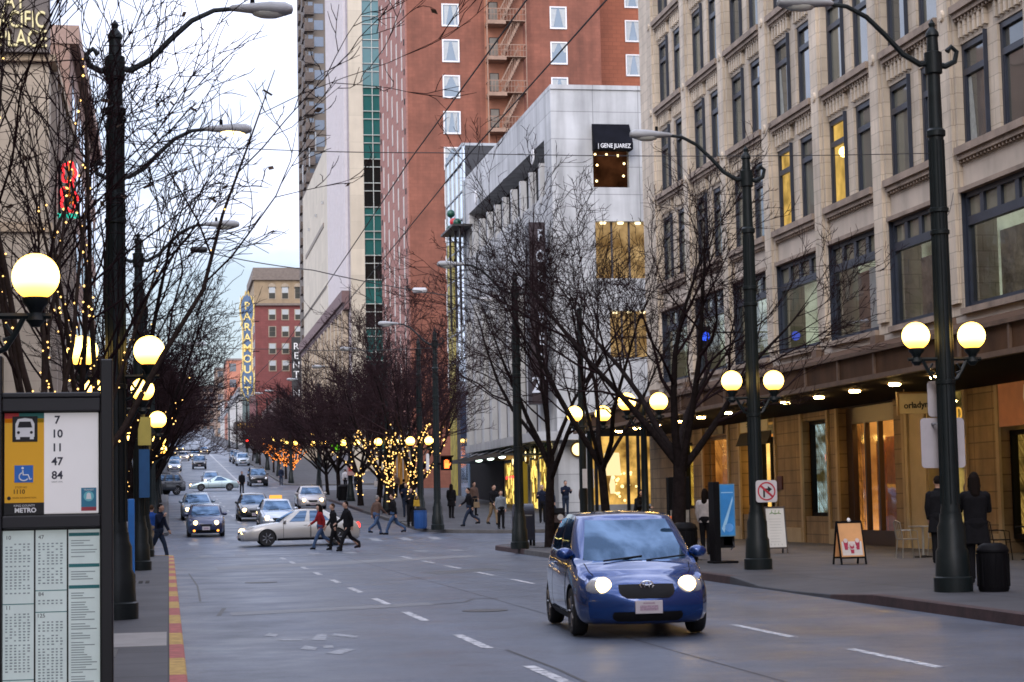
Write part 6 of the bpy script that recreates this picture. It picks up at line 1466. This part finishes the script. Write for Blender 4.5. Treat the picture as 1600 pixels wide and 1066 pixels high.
    for ya in (fo, fo+wbs):
        for s in (-1, 1):
            xo = hw(ya)*.985
            q = MB(); rr_ = wr
            q.lathe([(rr_*.62, -wt/2+.01), (rr_*.9, -wt/2), (rr_*.985, -wt/2+.03), (rr_, -wt/4), (rr_, wt/4), (rr_*.985, wt/2-.03), (rr_*.9, wt/2), (rr_*.62, wt/2-.01)], 28, (0, 0, 0), 0)
            w_ = q.build('wheel', TYRE, root, smooth=True); w_.location = (s*(xo-wt/2), Y0+ya, wr)
            q = MB(); x1 = s*(wt/2-.012); x0 = s*(wt/2-.05)
            q.lathe([(rr_*.68, x1), (rr_*.63, x1), (rr_*.60, x0)], 28, (0, 0, 0), 0)
            for k in range(7):
                a = 2*math.pi*k/7; c, sn = math.cos(a), math.sin(a); q.tube([(x1-s*.012, .05*c, .05*sn), (x1-s*.006, rr_*.63*c, rr_*.63*sn)], rr_*.075, 4)
            q.lathe([(.0, x1), (rr_*.16, x1), (rr_*.18, x0)], 14, (0, 0, 0), 0); ri = q.build('rim', RIM, w_); q = MB(); q.lathe([(0, x0-s*.01), (rr_*.64, x0-s*.01)], 20, (0, 0, 0), 0); q.build('brake_disc', DARK, w_)
    # front details
    def fpatch(nm, xs, ks, mt, off=.008, par=root, rear=False, shape=None):
        q = MB(); y = L0 if rear else 0; rows = []
        for j, k in enumerate(ks): 
            rows.append([cap(y, x*(shape[j] if shape else 1), k)+Vector((0, off if rear else -off, 0)) for x in xs])
        q.grid(rows); return q.build(nm, mt, par, smooth='all', fix=True)
    lin = lambda a, b, n_: [a+(b-a)*i/n_ for i in range(n_+1)]
    g0, g1 = S.get('grk', (.55, .78)); gx = S.get('grx', .44)
    fpatch('grille', lin(-gx, gx, 8), lin(g0, g1, 4), TRIM, shape=[.72, .9, .98, 1., 1.])
    fpatch('lower_intake', lin(-.62, .62, 8), lin(.07, .29, 3), TRIM, shape=[.9, 1, 1, .95])
    pz = cap(0, 0, S.get('plk', .42)); q = MB(); q.box(-.165, .165, pz.y-.03, pz.y-.008, pz.z-.078, pz.z+.078); pl = q.build('number_plate', PLATEW, root, bevel=.006)
    q = MB(); q.box(-.11, .11, pz.y-.033, pz.y-.0305, pz.z-.04, pz.z+.02); q.box(-.07, .07, pz.y-.033, pz.y-.0305, pz.z+.04, pz.z+.055); q.build('plate_print', M('plate_print', (.36, .26, .32), .6, var=.5, vs=60., local=True), pl)
    q = MB(); rz_ = cap(L0, 0, .62); q.box(-.16, .16, rz_.y+.005, rz_.y+.02, rz_.z-.075, rz_.z+.075); q.build('rear_plate', PLATEW, root)
    hx, hk, hs = S.get('hl', (.80, .74, (.17, .14, .11)))
    for s in (-1, 1):
        p = cap(0, s*hx, hk)+Vector((0, .06, 0)); q = MB(); q.ell((0, 0, 0), hs, 16, 10); mx = Matrix.Translation(p) @ Matrix.Rotation(R(-28*s), 4, 'Z') @ Matrix.Rotation(R(-18), 4, 'X'); q.xf(mx); h = q.build('headlight', LENS, root, smooth='all')
        q = MB(); lr = S.get('lr', .115); q.ell((0, -hs[1]*.62, -hs[2]*.05), (lr*1.15, hs[1]*.45, lr), 14, 8); q.xf(mx); q.build('lit_lamp', HEADL if lights else LENS, h, smooth='all')
        if S.get('fog'): p = cap(0, s*.74, .22)+Vector((0, -.0, 0)); q = MB(); q.ell(p, (.06, .03, .05), 12, 8); q.build('fog_lamp', AMBER if S['fog'] == 'amber' else LENS, root)
        p = cap(L0, s*.84, .74)-Vector((0, .03, 0)); q = MB(); q.ell(p, (.12, .09, .14), 12, 8); q.build('tail_lamp', TAIL if S.get('tail_lit') else M('tail_red', (.25, .01, .01), .25, coat=1.), root, smooth='all')
        # mirrors
        ia = 6; p = gp(ia, .12, s)+Vector((s*.10, .0, .02)); q = MB(); q.ell(p, (.115, .07, .075), 14, 8); m1 = q.build('mirror', pm, root, smooth='all'); q = MB(); q.tube([gp(ia, .05, s), p+Vector((-s*.06, 0, -.04))], .025, 6); q.build('mirror_stem', TRIM, m1)
        # doors, handles
        yd = S.get('doors', [(1.35, 2.55)])
        for (ya, yb_) in yd:
            q = MB(); ksd = [.14, .3, .5, .7, .88, .965]
            q.grid([[side(s, y, k)+Vector((s*.004, 0, 0)) for k in ksd] for y in lin(ya, yb_, 8)])
            q.cur = 1
            for yy in (ya, yb_): q.grid([[side(s, y, k)+Vector((s*.006, 0, 0)) for k in ksd] for y in (yy-.008, yy+.008)])
            q.grid([[side(s, y, k)+Vector((s*.006, 0, 0)) for k in (.14, .155)] for y in lin(ya, yb_, 8)])
            d_ = q.build('door', [pm, TRIM], root, smooth='all'); q = MB(); p = side(s, yb_-.18, .83); q.ell(p+Vector((s*.012, 0, 0)), (.018, .085, .02), 8, 6); q.build('handle', S.get('hmat', pm), d_)
        q = MB(); q.grid([[side(s, y, k)+Vector((s*.008, 0, 0)) for k in (.0, .07, .12)] for y in lin(fo+wr*1.25, fo+wbs-wr*1.25, 6)]); q.build('sill', TRIM, root)
    q = MB()
    for x in (-.42, .12): a = gp(0, .02)+Vector((x, -.015, .015)); q.tube([a, a+Vector((.5, .09+.0, .05))], .011, 5)
    q.build('wiper', TRIM, root)
    # hood seam
    q = MB()
    for s in (-1, 1): q.grid([[cap(y, s*x, 1)+Vector((0, 0, .004)) for x in (.86, .875)] for y in lin(.12, G_['b0']+.02, 8)])
    q.build('bonnet_seam', TRIM, root)
    if S.get('badge'):
        p = cap(0, 0, g1-.02)+Vector((0, -.02, 0)); q = MB()
        def el(rx, rz_, oz=0): return [(p.x+rx*math.cos(a), p.y-.008, p.z+oz+rz_*math.sin(a)) for a in [2*math.pi*j/24 for j in range(25)]]
        q.tube(el(.078, .052), .009, 5); q.tube(el(.03, .05), .007, 5); q.tube(el(.062, .02, .022), .007, 5); q.build('badge', CHROME, root, smooth='all')
    if S.get('taxi'):
        q = MB(); q.box(-.3, .3, Y0+ym-.1, Y0+ym+.1, H-.02, H+.14); q.build('roof_sign', E('taxi_sign', (1., .45, .08), 1.5), root, bevel=.03)
    if S.get('rack'):
        q = MB()
        for s in (-1, 1): q.tube([(s*(G_['wr']-.06), Y0+G_['r0']+.3, H), (s*(G_['wr']-.06), Y0+G_['r0']+.4, H+.06), (s*(G_['wr']-.06), Y0+G_['r1']-.4, H+.06), (s*(G_['wr']-.06), Y0+G_['r1']-.2, H)], .02, 6)
        q.build('roof_rail', TRIM, root)
    root['tmp'] = 1; del root['tmp']
    return root
HATCH = dict(L=3.8, H=1.52, fo=.72, wb=2.46, wr=.30, wt=.19, bul=.20, nose=1.15, tail=.35, crown=.05,
    hw=[(0, .70), (.25, .80), (.7, .84), (1.8, .848), (3.0, .84), (3.5, .79)], top=[(0, .69), (.25, .775), (.6, .865), (.95, .95), (1.6, .965), (2.6, 1.01), (3.2, 1.04), (3.5, 1.02)], bot=[(0, .17), (.4, .17), (3.5, .2)],
    gh=dict(b0=.60, b1=3.42, r0=1.48, r1=3.12, wr=.60), split=[(7, 11), (12, 16)], doors=[(1.12, 2.42)], hl=(.83, .84, (.15, .17, .125)), grx=.50, grk=(.60, .88), plk=.40, badge=True, lr=.10)
SEDAN = dict(L=4.85, H=1.45, fo=.92, wb=2.75, wr=.32, wt=.2, bul=.18, nose=.9, tail=.8,
    hw=[(0, .74), (.3, .85), (.9, .90), (2.4, .905), (3.9, .89), (4.57, .78)], top=[(0, .66), (.3, .74), (.9, .84), (1.45, .92), (2.6, .93), (3.7, .96), (4.2, .96), (4.57, .93)],
    gh=dict(b0=1.2, b1=4.05, r0=2.0, r1=3.25, wr=.60), split=[(7, 10), (11, 15)], doors=[(1.55, 2.6), (2.63, 3.55)], hl=(.80, .80, (.19, .14, .09)), grx=.40, grk=(.58, .84), plk=.36)
COUPE = dict(SEDAN, L=4.5, H=1.33, fo=.9, wb=2.55, hw=[(0, .7), (.3, .82), (.9, .875), (2.4, .88), (3.6, .87), (4.22, .74)], top=[(0, .60), (.4, .70), (1.0, .80), (1.5, .87), (2.6, .89), (3.5, .92), (4.22, .86)], gh=dict(b0=1.3, b1=3.9, r0=2.15, r1=2.85, wr=.56), split=[(8, 15)], doors=[(1.55, 2.75)])
SUV = dict(L=4.6, H=1.78, fo=.85, wb=2.68, wr=.37, wt=.23, bul=.12, nose=.45, tail=.25,
    hw=[(0, .82), (.25, .90), (.7, .93), (2.4, .935), (4.0, .92), (4.38, .88)], top=[(0, .95), (.25, 1.02), (.9, 1.08), (1.3, 1.13), (2.6, 1.14), (4.0, 1.16), (4.38, 1.15)], bot=[(0, .30), (4.4, .32)],
    gh=dict(b0=1.05, b1=4.32, r0=1.75, r1=4.05, wr=.70), split=[(7, 9), (10, 13), (14, 16)], doors=[(1.35, 2.4), (2.43, 3.4)], hl=(.80, .74, (.15, .1, .11)), grx=.52, grk=(.52, .80), plk=.30, rack=True, hmat=CHROME)
MINI = dict(HATCH, L=3.68, H=1.41, wb=2.46, fo=.66, wr=.31, nose=.75, bul=.16, top=[(0, .74), (.25, .83), (.6, .88), (.95, .93), (2.6, .95), (3.4, .96)], gh=dict(b0=.85, b1=3.32, r0=1.45, r1=3.1, wr=.62), hl=(.70, .78, (.12, .12, .12)), lr=.10, badge=False, fog='amber', grx=.38, grk=(.55, .72))
def put(o, x, y, rz=0., label=None, **mats):
    sl = math.atan2(terr(y+1.5)-terr(y-1.5), 3); place(o, (x, y, terr(y)+.004), R(rz), label)
    if abs(rz) < 40: o.rotation_euler = (sl, 0, R(rz))
    return o
def repaint(o, mt):
    for ch in o.children:
        k = ch.name.split('.')[0]
        if k in ('body', 'cabin', 'mirror', 'door'): ch.material_slots[0].link = 'OBJECT'; ch.material_slots[0].material = mt
hero = put(car('hatchback_car', 'metallic blue hatchback with lit headlights driving towards the viewer', HATCH, paint('blue', (.0015, .040, .19), .5, .2), hero=True), 5.80, 24.45, -4.5)
put(car('compact_car', 'dark navy compact car with lit headlights and amber fog lamps', MINI, paint('navy', (.010, .018, .07))), 1.62, 87.7)
sed = put(car('sedan_car', 'silver beige sedan crossing the junction behind the walking people', dict(SEDAN, tail_lit=True), paint('tan', (.40, .385, .36), .3, .35)), 5.15, 77.2, -88)
SILVER = paint('silver', (.42, .46, .52), .7, .35)
put(car('taxi_car', 'silver taxi with glowing headlights and amber roof sign behind the beige sedan', dict(SEDAN, taxi=True), SILVER), 5.1, 93.5)
o = put(dup(sed), 4.5, 105.2, 0, 'black sedan with lit headlights left of the taxi'); repaint(o, paint('black', (.012, .012, .014)))
o = put(dup(sed), 1.55, 108.5, 0, 'pale blue grey sedan directly behind the navy compact'); repaint(o, paint('bluegrey', (.22, .30, .38)))
o = put(dup(sed), 8.8, 122, 0, 'white sedan with lit headlights near the right kerb'); repaint(o, paint('white', (.5, .47, .46), .1))
put(car('coupe_car', 'pale silver green coupe crossing the second junction', COUPE, paint('palegreen', (.40, .50, .50), .6)), 4.1, 176.4, -90)
o = put(dup(sed), 4.1, 192, 0, 'grey car waiting behind the pale coupe'); repaint(o, paint('grey', (.12, .15, .19)))
suv = put(car('suv_car', 'black sport utility car parked by the right kerb at the second junction', SUV, paint('suvblack', (.012, .013, .016)), lights=False), 8.6, 190.5, 2)
o = put(dup(suv), -.9, 164, -58, 'black sport utility car turning in from the left side street')
o = put(dup(suv), 3.95, 254, 0, 'dark grey sport utility car coming down the hill in the middle lane'); repaint(o, paint('suvgrey', (.05, .06, .08)))
o = put(dup(suv), 9.8, 288, 0, 'dark blue sport utility car parked farthest up on the right'); repaint(o, paint('suvblue', (.03, .06, .12)))
o = put(dup(suv), 9.9, 277, 0, 'black sport utility car parked between the dark blue and the pale one')
o = put(dup(suv), 10.0, 266, 0, 'pale blue sport utility car parked by the small right trees'); repaint(o, paint('suvpale', (.42, .5, .6)))
o = put(dup(sed), .75, 246, 0, 'car with two glaring headlights beside the left row of trees'); repaint(o, SILVER)
o = put(dup(sed), 2.3, 300, 0, 'small distant car with glaring headlights in the left lane'); repaint(o, paint('white', ()))
o = put(dup(sed), .6, 330, 0, 'farthest dark car by the left trees on the hill'); repaint(o, paint('black', ()))

for x, y, lab, p_ in ((.9, 268, 'silver car following the glaring headlights by the left trees', SILVER), (4.2, 312, 'dark car far up the middle lane of the hill', paint('black', ())), (6.2, 345, 'pale car far up the right lane of the hill', paint('white', ())), (2.2, 372, 'small dark car far up the left lane of the hill', paint('grey', ()))): o = put(dup(sed), x, y, 0, lab); repaint(o, p_)
# ------------------------------------------------------------------ PEOPLE
SKIN = M('skin', (.42, .25, .18), .6, var=.08, local=True)
def cloth(nm, c): return M('cloth_'+nm, c, .9, var=.18, vs=8., local=True, spec=.05)
BLACKC, NAVYC, JEAN, REDC, GREYC, BROWNC, BLUEC, KHAKI, WHITEC, DJEAN = cloth('black', (.012, .012, .014)), cloth('navy', (.014, .018, .035)), cloth('jeans', (.05, .085, .16)), cloth('red', (.22, .018, .02)), cloth('grey', (.16, .18, .20)), cloth('brown', (.11, .07, .055)), cloth('blue', (.02, .06, .22)), cloth('khaki', (.22, .16, .10)), cloth('white', (.50, .47, .46)), cloth('darkjeans', (.025, .035, .06))
HAIRD, HAIRB, HAIRG = cloth('hair_dark', (.012, .009, .008)), cloth('hair_brown', (.05, .028, .016)), cloth('hair_grey', (.2, .19, .18))
def remesh(q, name, mt, parent, vox=.013, sm=3):
    o = q.build(name, mt, parent, fix=True)
    r_ = o.modifiers.new('r', 'REMESH'); r_.mode = 'VOXEL'; r_.voxel_size = vox
    s_ = o.modifiers.new('s', 'SMOOTH'); s_.factor = .5; s_.iterations = sm
    d_ = o.modifiers.new('d', 'DECIMATE'); d_.ratio = .35
    bake(o); o.data.polygons.foreach_set('use_smooth', [True]*len(o.data.polygons)); return o
def person(pose='stand', coat=False, hair='short', twist=0.):
    """faces -Y, feet on z=0; pose angles in degrees: hips, knees, shoulders, elbows (left, right)"""
    P = dict(stand=((3, -3), (4, 4), (4, -2), (14, 12), 0), walk=((24, -20), (8, 26), (-22, 24), (18, 32), 4), step=((13, -12), (6, 16), (-12, 14), (16, 24), 3), hold=((2, -2), (3, 3), (28, 26), (86, 84), 2), phone=((20, -18), (8, 22), (14, 30), (20, 120), 6), seat=((12, 4), (18, 10), (24, 30), (60, 70), 14))[pose]
    hip, knee, sh, el, ln = P; root = thing('person', 'person', 'person')
    J = {}; z0 = .93
    def dirv(a): a = R(a); return Vector((0, -math.sin(a), -math.cos(a)))
    feet = []
    for i, s in enumerate((1, -1)):
        h_ = Vector((.092*s, 0, z0)); k_ = h_+dirv(hip[i])*.43; a_ = k_+dirv(hip[i]-knee[i])*.42; J['h', s], J['k', s], J['a', s] = h_, k_, a_
        J['t', s] = a_+Vector((.02*s, -.15, -.055 if hip[i] >= 0 else -.07)); feet.append(min(a_.z, J['t', s].z))
    dz = -min(feet)+.035
    for k_ in list(J): J[k_] = J[k_]+Vector((0, 0, dz))
    zb = z0+dz; lnv = math.sin(R(ln))
    sp = lambda z, y=0: Vector((0, y-lnv*(z-.93), z+dz))
    for i, s in enumerate((1, -1)):
        a = sp(1.415)+Vector((.185*s, .01, 0)); e = a+dirv(sh[i])*.285+Vector((.045*s, 0, 0)); w_ = e+dirv(sh[i]+el[i])*.25+Vector((-.03*s, 0, 0)); J['s', s], J['e', s], J['w', s] = a, e, w_; J['f', s] = (w_-e).normalized()
    hc = sp(1.655, -.015)
    # body: skin, one surface
    q = MB(); q.tube([sp(.9), sp(1.1), sp(1.3), sp(1.42)], [.10, .10, .10, .09], 10, flat=1.)
    q.tube([sp(1.4), sp(1.5), sp(1.57, -.01)], [.06, .052, .055], 10); q.ell(hc, (.076, .095, .115), 16, 12); q.ell(hc+Vector((0, -.03, -.07)), (.052, .06, .05), 12, 8)
    q.tube([hc+Vector((0, -.085, .02)), hc+Vector((0, -.113, -.02)), hc+Vector((0, -.09, -.03))], [.010, .016, .008], 6); q.ell(hc+Vector((0, -.088, -.062)), (.024, .012, .009), 8, 6)
    for s in (1, -1):
        q.ell(hc+Vector((.078*s, .01, -.005)), (.014, .024, .034), 8, 6)
        q.tube([J['s', s], J['e', s], J['w', s]], [.05, .04, .03], 8); q.tube([J['h', s], J['k', s], J['a', s]], [.075, .05, .04], 8)
        w_, f_ = J['w', s], J['f', s]; acr = Vector((0, 1, 0)) if abs(f_.y) < .7 else Vector((1, 0, 0)); acr = (acr-f_*acr.dot(f_)).normalized(); nor = f_.cross(acr)
        q.tube([w_-f_*.01, w_+f_*.045, w_+f_*.09], [.03, .038, .034], 8, flat=.8)
        for j in range(4):
            b_ = w_+f_*.08+acr*(-.03+.02*j); l_ = (.062, .075, .07, .055)[j]; q.tube([b_, b_+f_*l_*.5, b_+f_*l_*.85+nor*.018*s], [.0105, .0098, .008], 6)
        b_ = w_+f_*.025-acr*.034; q.tube([b_, b_-acr*.022+f_*.025, b_-acr*.024+f_*.055], [.013, .011, .009], 6)
    remesh(q, 'body', SKIN, root, .0105, 2)
    # trousers
    q = MB(); q.tube([sp(.84), sp(.95), sp(1.03)], [.13, .158, .145], 14)
    for s in (1, -1): q.tube([J['h', s]+Vector((0, 0, .06)), J['h', s]-Vector((0, 0, .1)), J['k', s], J['a', s]+Vector((0, 0, .1)), J['a', s]+Vector((0, .0, -.015))], [.10, .098, .072, .062, .066], 12)
    remesh(q, 'trousers', JEAN, root)
    for s in (1, -1):
        q = MB(); a, t_ = J['a', s], J['t', s]; q.tube([a+Vector((0, .055, -.045)), a+Vector((0, .0, -.03)), a.lerp(t_, .6)+Vector((0, 0, -.0)), t_+Vector((0, -.015, .0))], [.045, .05, .044, .032], 10); remesh(q, 'shoe', BLACKC, root, .012)
    # jacket or coat
    q = MB(); q.tube([sp(.86 if not coat else .62), sp(1.0), sp(1.2), sp(1.36), sp(1.455), sp(1.49)], [.175 if not coat else .21, .162, .17, .185, .135, .075], 16)
    q.v = [(x*1.12, y*.74+(-lnv*(z-dz-.93))*.26, z) for x, y, z in q.v]
    for s in (1, -1): q.ell(J['s', s]+Vector((-.02*s, 0, -.01)), (.075, .07, .07), 10, 8); q.tube([J['s', s], J['e', s], J['w', s]-J['f', s]*.0], [.07, .058, .047], 10)
    q.tube([sp(1.46), sp(1.53)], [.085, .078], 12)
    remesh(q, 'coat' if coat else 'jacket', BLACKC, root)
    q = MB(); q.ell(hc+Vector((0, .018, .028)), (.085, .098, .105), 14, 10)
    if hair == 'long': q.tube([hc+Vector((0, .05, .04)), hc+Vector((0, .075, -.1)), hc+Vector((0, .095, -.24)), hc+Vector((0, .09, -.34))], [.08, .085, .08, .04], 10); [q.tube([hc+Vector((.07*s, .0, .03)), hc+Vector((.078*s, .015, -.1)), hc+Vector((.075*s, .02, -.2))], [.03, .032, .02], 8) for s in (1, -1)]
    if hair == 'hood': q.ell(hc+Vector((0, .02, .0)), (.105, .11, .13), 14, 10); q.tube([hc+Vector((0, .03, -.1)), hc+Vector((0, .04, -.19))], [.1, .12], 10)
    # cut the face free
    q2 = MB(); keep = []
    o = remesh(q, 'hair', HAIRD, root, .012)
    bm = bmesh.new(); bm.from_mesh(o.data)
    dl = [v for v in bm.verts if v.co.y < hc.y-.028 and v.co.z < hc.z+.062]; bmesh.ops.delete(bm, geom=dl, context='VERTS'); bm.to_mesh(o.data); bm.free()
    q = MB()
    for s in (1, -1): q.ell(hc+Vector((.03*s, -.088, .012)), (.011, .006, .006), 8, 5)
    q.build('eyes', SOR, root)
    return root
KEY = {}
def who(key, label, x, y, rz, jacket, trousers, hair, sc_=1., z=None, group=None):
    if key not in KEY: KEY[key] = person(*key); o = KEY[key]
    else: o = dup(KEY[key])
    place(o, (x, y, (terr(y)+.15) if z is None else z), R(rz), label, scale=sc_)
    for part, mt in (('jacket', jacket), ('coat', jacket), ('trousers', trousers), ('hair', hair)): setmat(o, part, mt)
    return o
W, S_, ST_, HO, PH = ('walk',), ('step',), ('stand',), ('hold',), ('phone',)
who(('phone', False, 'short'), 'person in dark jacket and jeans mid stride at the striped kerb end', -.32, 64.0, 60, NAVYC, DJEAN, HAIRD, 1.02, z=.03)
who(('step', False, 'short'), 'person in bright blue jacket behind the striding man on the left', -.62, 71.5, 170, BLUEC, KHAKI, HAIRB, z=.03)
who(('walk', False, 'long'), 'long haired person in red jacket and jeans crossing before the beige sedan', 5.6, 72.4, -80, REDC, JEAN, HAIRD, .97, z=terr(72.4))
who(('step', False, 'short'), 'dark clad person between the red jacket and the tall man in black', 6.0, 71.3, -85, BLACKC, BLACKC, HAIRB, .97, z=terr(71.3))
who(('walk', False, 'short'), 'tall person all in black crossing the street behind the red jacket', 6.35, 69.6, -75, BLACKC, BLACKC, HAIRD, 1.04, z=terr(69.6))
who(('walk', False, 'short'), 'person in dark brown jacket and pale jeans walking off at the crossing', 9.0, 84.6, 120, BROWNC, JEAN, HAIRG, 1., z=terr(84.6))
who(('walk', False, 'short'), 'person in black jacket and blue jeans right of the brown jacket at the crossing', 9.75, 84.4, -100, BLACKC, JEAN, HAIRD, 1.04, z=terr(84.4))
who(('hold', False, 'short'), 'person in black standing left of the blue bin holding something pale', 11.0, 88.5, 10, BLACKC, BLACKC, HAIRD)
who(('stand', True, 'long'), 'person in long black coat right of the red hand signal', 14.2, 97.3, 150, BLACKC, BLACKC, HAIRD, .98)
who(('walk', False, 'short'), 'person in black jacket and jeans striding past the gilded windows', 13.65, 87.8, -85, BLACKC, DJEAN, HAIRD, 1.02)
o = who(('stand', False, 'short'), 'person in grey jacket standing by the far corner kerb', 14.5, 84.2, 8, GREYC, BLACKC, HAIRB, .95)
who(('step', False, 'short'), 'tall person in black jacket behind the grey jacket', 14.9, 88.6, 30, BLACKC, KHAKI, HAIRD, 1.06)
who(('hold', False, 'short'), 'person in navy jacket with white shirt front behind the mailbox', 17.4, 89.5, -10, NAVYC, BLACKC, HAIRG)
who(('hold', False, 'short'), 'person in dark jacket by the white corner pier looking at the hands', 20.0, 96.6, 5, NAVYC, DJEAN, HAIRD, 1.02)
who(('stand', True, 'short'), 'person in brown coat seen from behind by the white corner pier', 20.9, 96.3, 175, BROWNC, BLACKC, HAIRD, .95)
who(('stand', False, 'short'), 'person in dark coat standing in the street by the pale coupe', 6.1, 164, 20, BLACKC, BLACKC, HAIRB, 1.05, z=terr(164))
who(('seat', True, 'hood'), 'hooded dark figure before the lit shop behind the hatchback', 17.2, 70, 40, BLACKC, BLACKC, HAIRD, 1.05)
who(('stand', False, 'long'), 'dark haired person in white top behind the blue phone kiosk', 14.0, 49.4, 150, WHITEC, BLACKC, HAIRD, .98)
who(('hold', True, 'long'), 'large dark figure behind the bin at the nearest right lamp post', 13.2, 30.2, 165, BLACKC, BLACKC, HAIRD, 1.03)
who(('stand', True, 'short'), 'dark figure left of the nearest right lamp post by the cafe chairs', 16.3, 39.2, 160, BLACKC, BLACKC, HAIRD, 1.05)
for i, (x, y, rz, key, jk, tr, hr, lab) in enumerate(((15.2, 168, 170, ('walk', False, 'short'), WHITEC, BLACKC, HAIRD, 'person in white top walking away on the far right pavement'), (16.3, 170, 165, ('step', False, 'short'), GREYC, BLACKC, HAIRB, 'person in grey top beside the white top on the far right pavement'),
    (15.0, 138, 20, ('stand', True, 'long'), BLACKC, BLACKC, HAIRD, 'person in black coat with pale bag by the dark shopfront'), (16.0, 137, -20, ('step', False, 'short'), BROWNC, BLACKC, HAIRB, 'person in brown jacket by the dark shopfront'),
    (15.8, 100, 30, ('stand', False, 'short'), BROWNC, BLACKC, HAIRD, 'person in brown jacket under the glass canopy'), (12.2, 100, -10, ('hold', False, 'short'), NAVYC, DJEAN, HAIRB, 'person in navy jacket behind the fairy lit trees'), (13.9, 115, 160, ('walk', False, 'short'), BLACKC, BLACKC, HAIRD, 'person in black farther up behind the fairy lit trees'),
    (10.6, 185, 0, ('stand', False, 'short'), NAVYC, DJEAN, HAIRD, 'person in navy waiting at the second crossing'), (13.2, 300, 0, ('stand', True, 'long'), BLACKC, BLACKC, HAIRD, 'tiny person in black far up the right pavement'), (14.0, 318, 0, ('walk', False, 'short'), WHITEC, DJEAN, HAIRD, 'tiny person in white far up the right pavement'),
    (18.6, 93, -100, ('walk', False, 'long'), NAVYC, DJEAN, HAIRB, 'long haired person in navy passing the gold entrance'))): who(key, lab, x, y, rz, jk, tr, hr)
# things carried
def bag(label, x, y, z, mt, w_=.3, h_=.26):
    t = thing('bag', label, 'bag', (x, y, z)); q = MB(); q.prism([(-w_/2, 0), (w_/2, 0), (w_/2*.85, h_), (-w_/2*.85, h_)], 1, -.06, .06); q.build('pouch', mt, t, bevel=.02); q = MB(); q.tube([(-.1, 0, h_), (-.07, 0, h_+.16), (.07, 0, h_+.16), (.1, 0, h_)], .01, 5); q.build('strap', mt, t)
bag('pale shoulder bag of the person striding past the gilded windows', 13.95, 87.6, terr(87.6)+1.0, KHAKI); bag('white bag on the black coated person by the dark shopfront', 14.7, 137.8, terr(138)+.95, WHITEC, .35, .4)
bag('yellow bag held by the person left of the blue bin', 11.25, 88.2, terr(88)+1.1, cloth('yellow', (.45, .28, .04)), .3, .3)
# ------------------------------------------------------------------ LIGHT AND SKY
SUN_EL, SUN_AZ = R(16), R(205)      # low, behind the camera to the left (azimuth clockwise from +Y)
wd = bpy.data.worlds.new('World'); sc.world = wd; wd.use_nodes = True
nt = wd.node_tree; nt.nodes.clear(); L = nt.links
out = nt.nodes.new('ShaderNodeOutputWorld'); bg = nt.nodes.new('ShaderNodeBackground'); L.new(bg.outputs[0], out.inputs[0])
sky = nt.nodes.new('ShaderNodeTexSky'); sky.sky_type = 'NISHITA'; sky.sun_disc = False; sky.sun_elevation = SUN_EL; sky.sun_rotation = SUN_AZ; sky.air_density = 1.; sky.dust_density = 1.5; sky.ozone_density = 2.
tc = nt.nodes.new('ShaderNodeTexCoord'); mp = nt.nodes.new('ShaderNodeMapping'); mp.inputs['Scale'].default_value = (1, 1, 2.2); L.new(tc.outputs['Generated'], mp.inputs[0])
no = N(nt, 'ShaderNodeTexNoise', i_Scale=4.2, i_Detail=7., i_Roughness=.55); L.new(mp.outputs[0], no.inputs['Vector'])
rp = N(nt, 'ShaderNodeMapRange', i_From_Min=.42, i_From_Max=.62, i_To_Min=.32, i_To_Max=.97); L.new(no.outputs['Fac'], rp.inputs['Value'])
sp_ = N(nt, 'ShaderNodeSeparateXYZ'); L.new(tc.outputs['Generated'], sp_.inputs[0])
ea = N(nt, 'ShaderNodeMapRange', i_From_Min=.55, i_From_Max=.93, i_To_Min=1., i_To_Max=.56); L.new(sp_.outputs['Y'], ea.inputs['Value'])   # the evening side of the sky behind the viewer is the brighter one
cl = N(nt, 'ShaderNodeVectorMath', operation='SCALE'); cl.inputs[0].default_value = (17.4, 18.3, 22.6); ez = N(nt, 'ShaderNodeMapRange', i_From_Min=.04, i_From_Max=.27, i_To_Min=.84, i_To_Max=1.35); L.new(sp_.outputs['Z'], ez.inputs['Value'])
em = N(nt, 'ShaderNodeMath', operation='MULTIPLY'); L.new(ea.outputs[0], em.inputs[0]); L.new(ez.outputs[0], em.inputs[1]); L.new(em.outputs[0], cl.inputs['Scale'])
mx = N(nt, 'ShaderNodeMix', data_type='RGBA'); L.new(rp.outputs[0], mx.inputs[0]); L.new(sky.outputs[0], mx.inputs[6]); L.new(cl.outputs[0], mx.inputs[7])
L.new(mx.outputs[2], bg.inputs[0]); bg.inputs[1].default_value = .13
sl = bpy.data.lights.new('sun', 'SUN'); sl.energy = 1.75; sl.angle = R(35); sl.color = (1., .88, .76)
so = bpy.data.objects.new('sun', sl); COL.objects.link(so)
d = Vector((math.sin(SUN_AZ)*math.cos(R(32)), math.cos(SUN_AZ)*math.cos(R(32)), math.sin(R(32)))); so.rotation_euler = d.to_track_quat('Z', 'Y').to_euler()
sc.view_settings.view_transform = 'Standard'; sc.view_settings.look = 'None'; sc.view_settings.exposure = 0.; sc.view_settings.gamma = 1.
sc.render.engine = 'CYCLES'; cy = sc.cycles
cy.use_denoising = True; cy.max_bounces = 6; cy.diffuse_bounces = 3; cy.glossy_bounces = 3; cy.transmission_bounces = 4; cy.transparent_max_bounces = 8; cy.caustics_reflective = False; cy.caustics_refractive = False; cy.sample_clamp_indirect = 4.
sc.render.filter_size = 1.6 if hasattr(sc.render, 'filter_size') else 1.5
cy.filter_width = 1.7
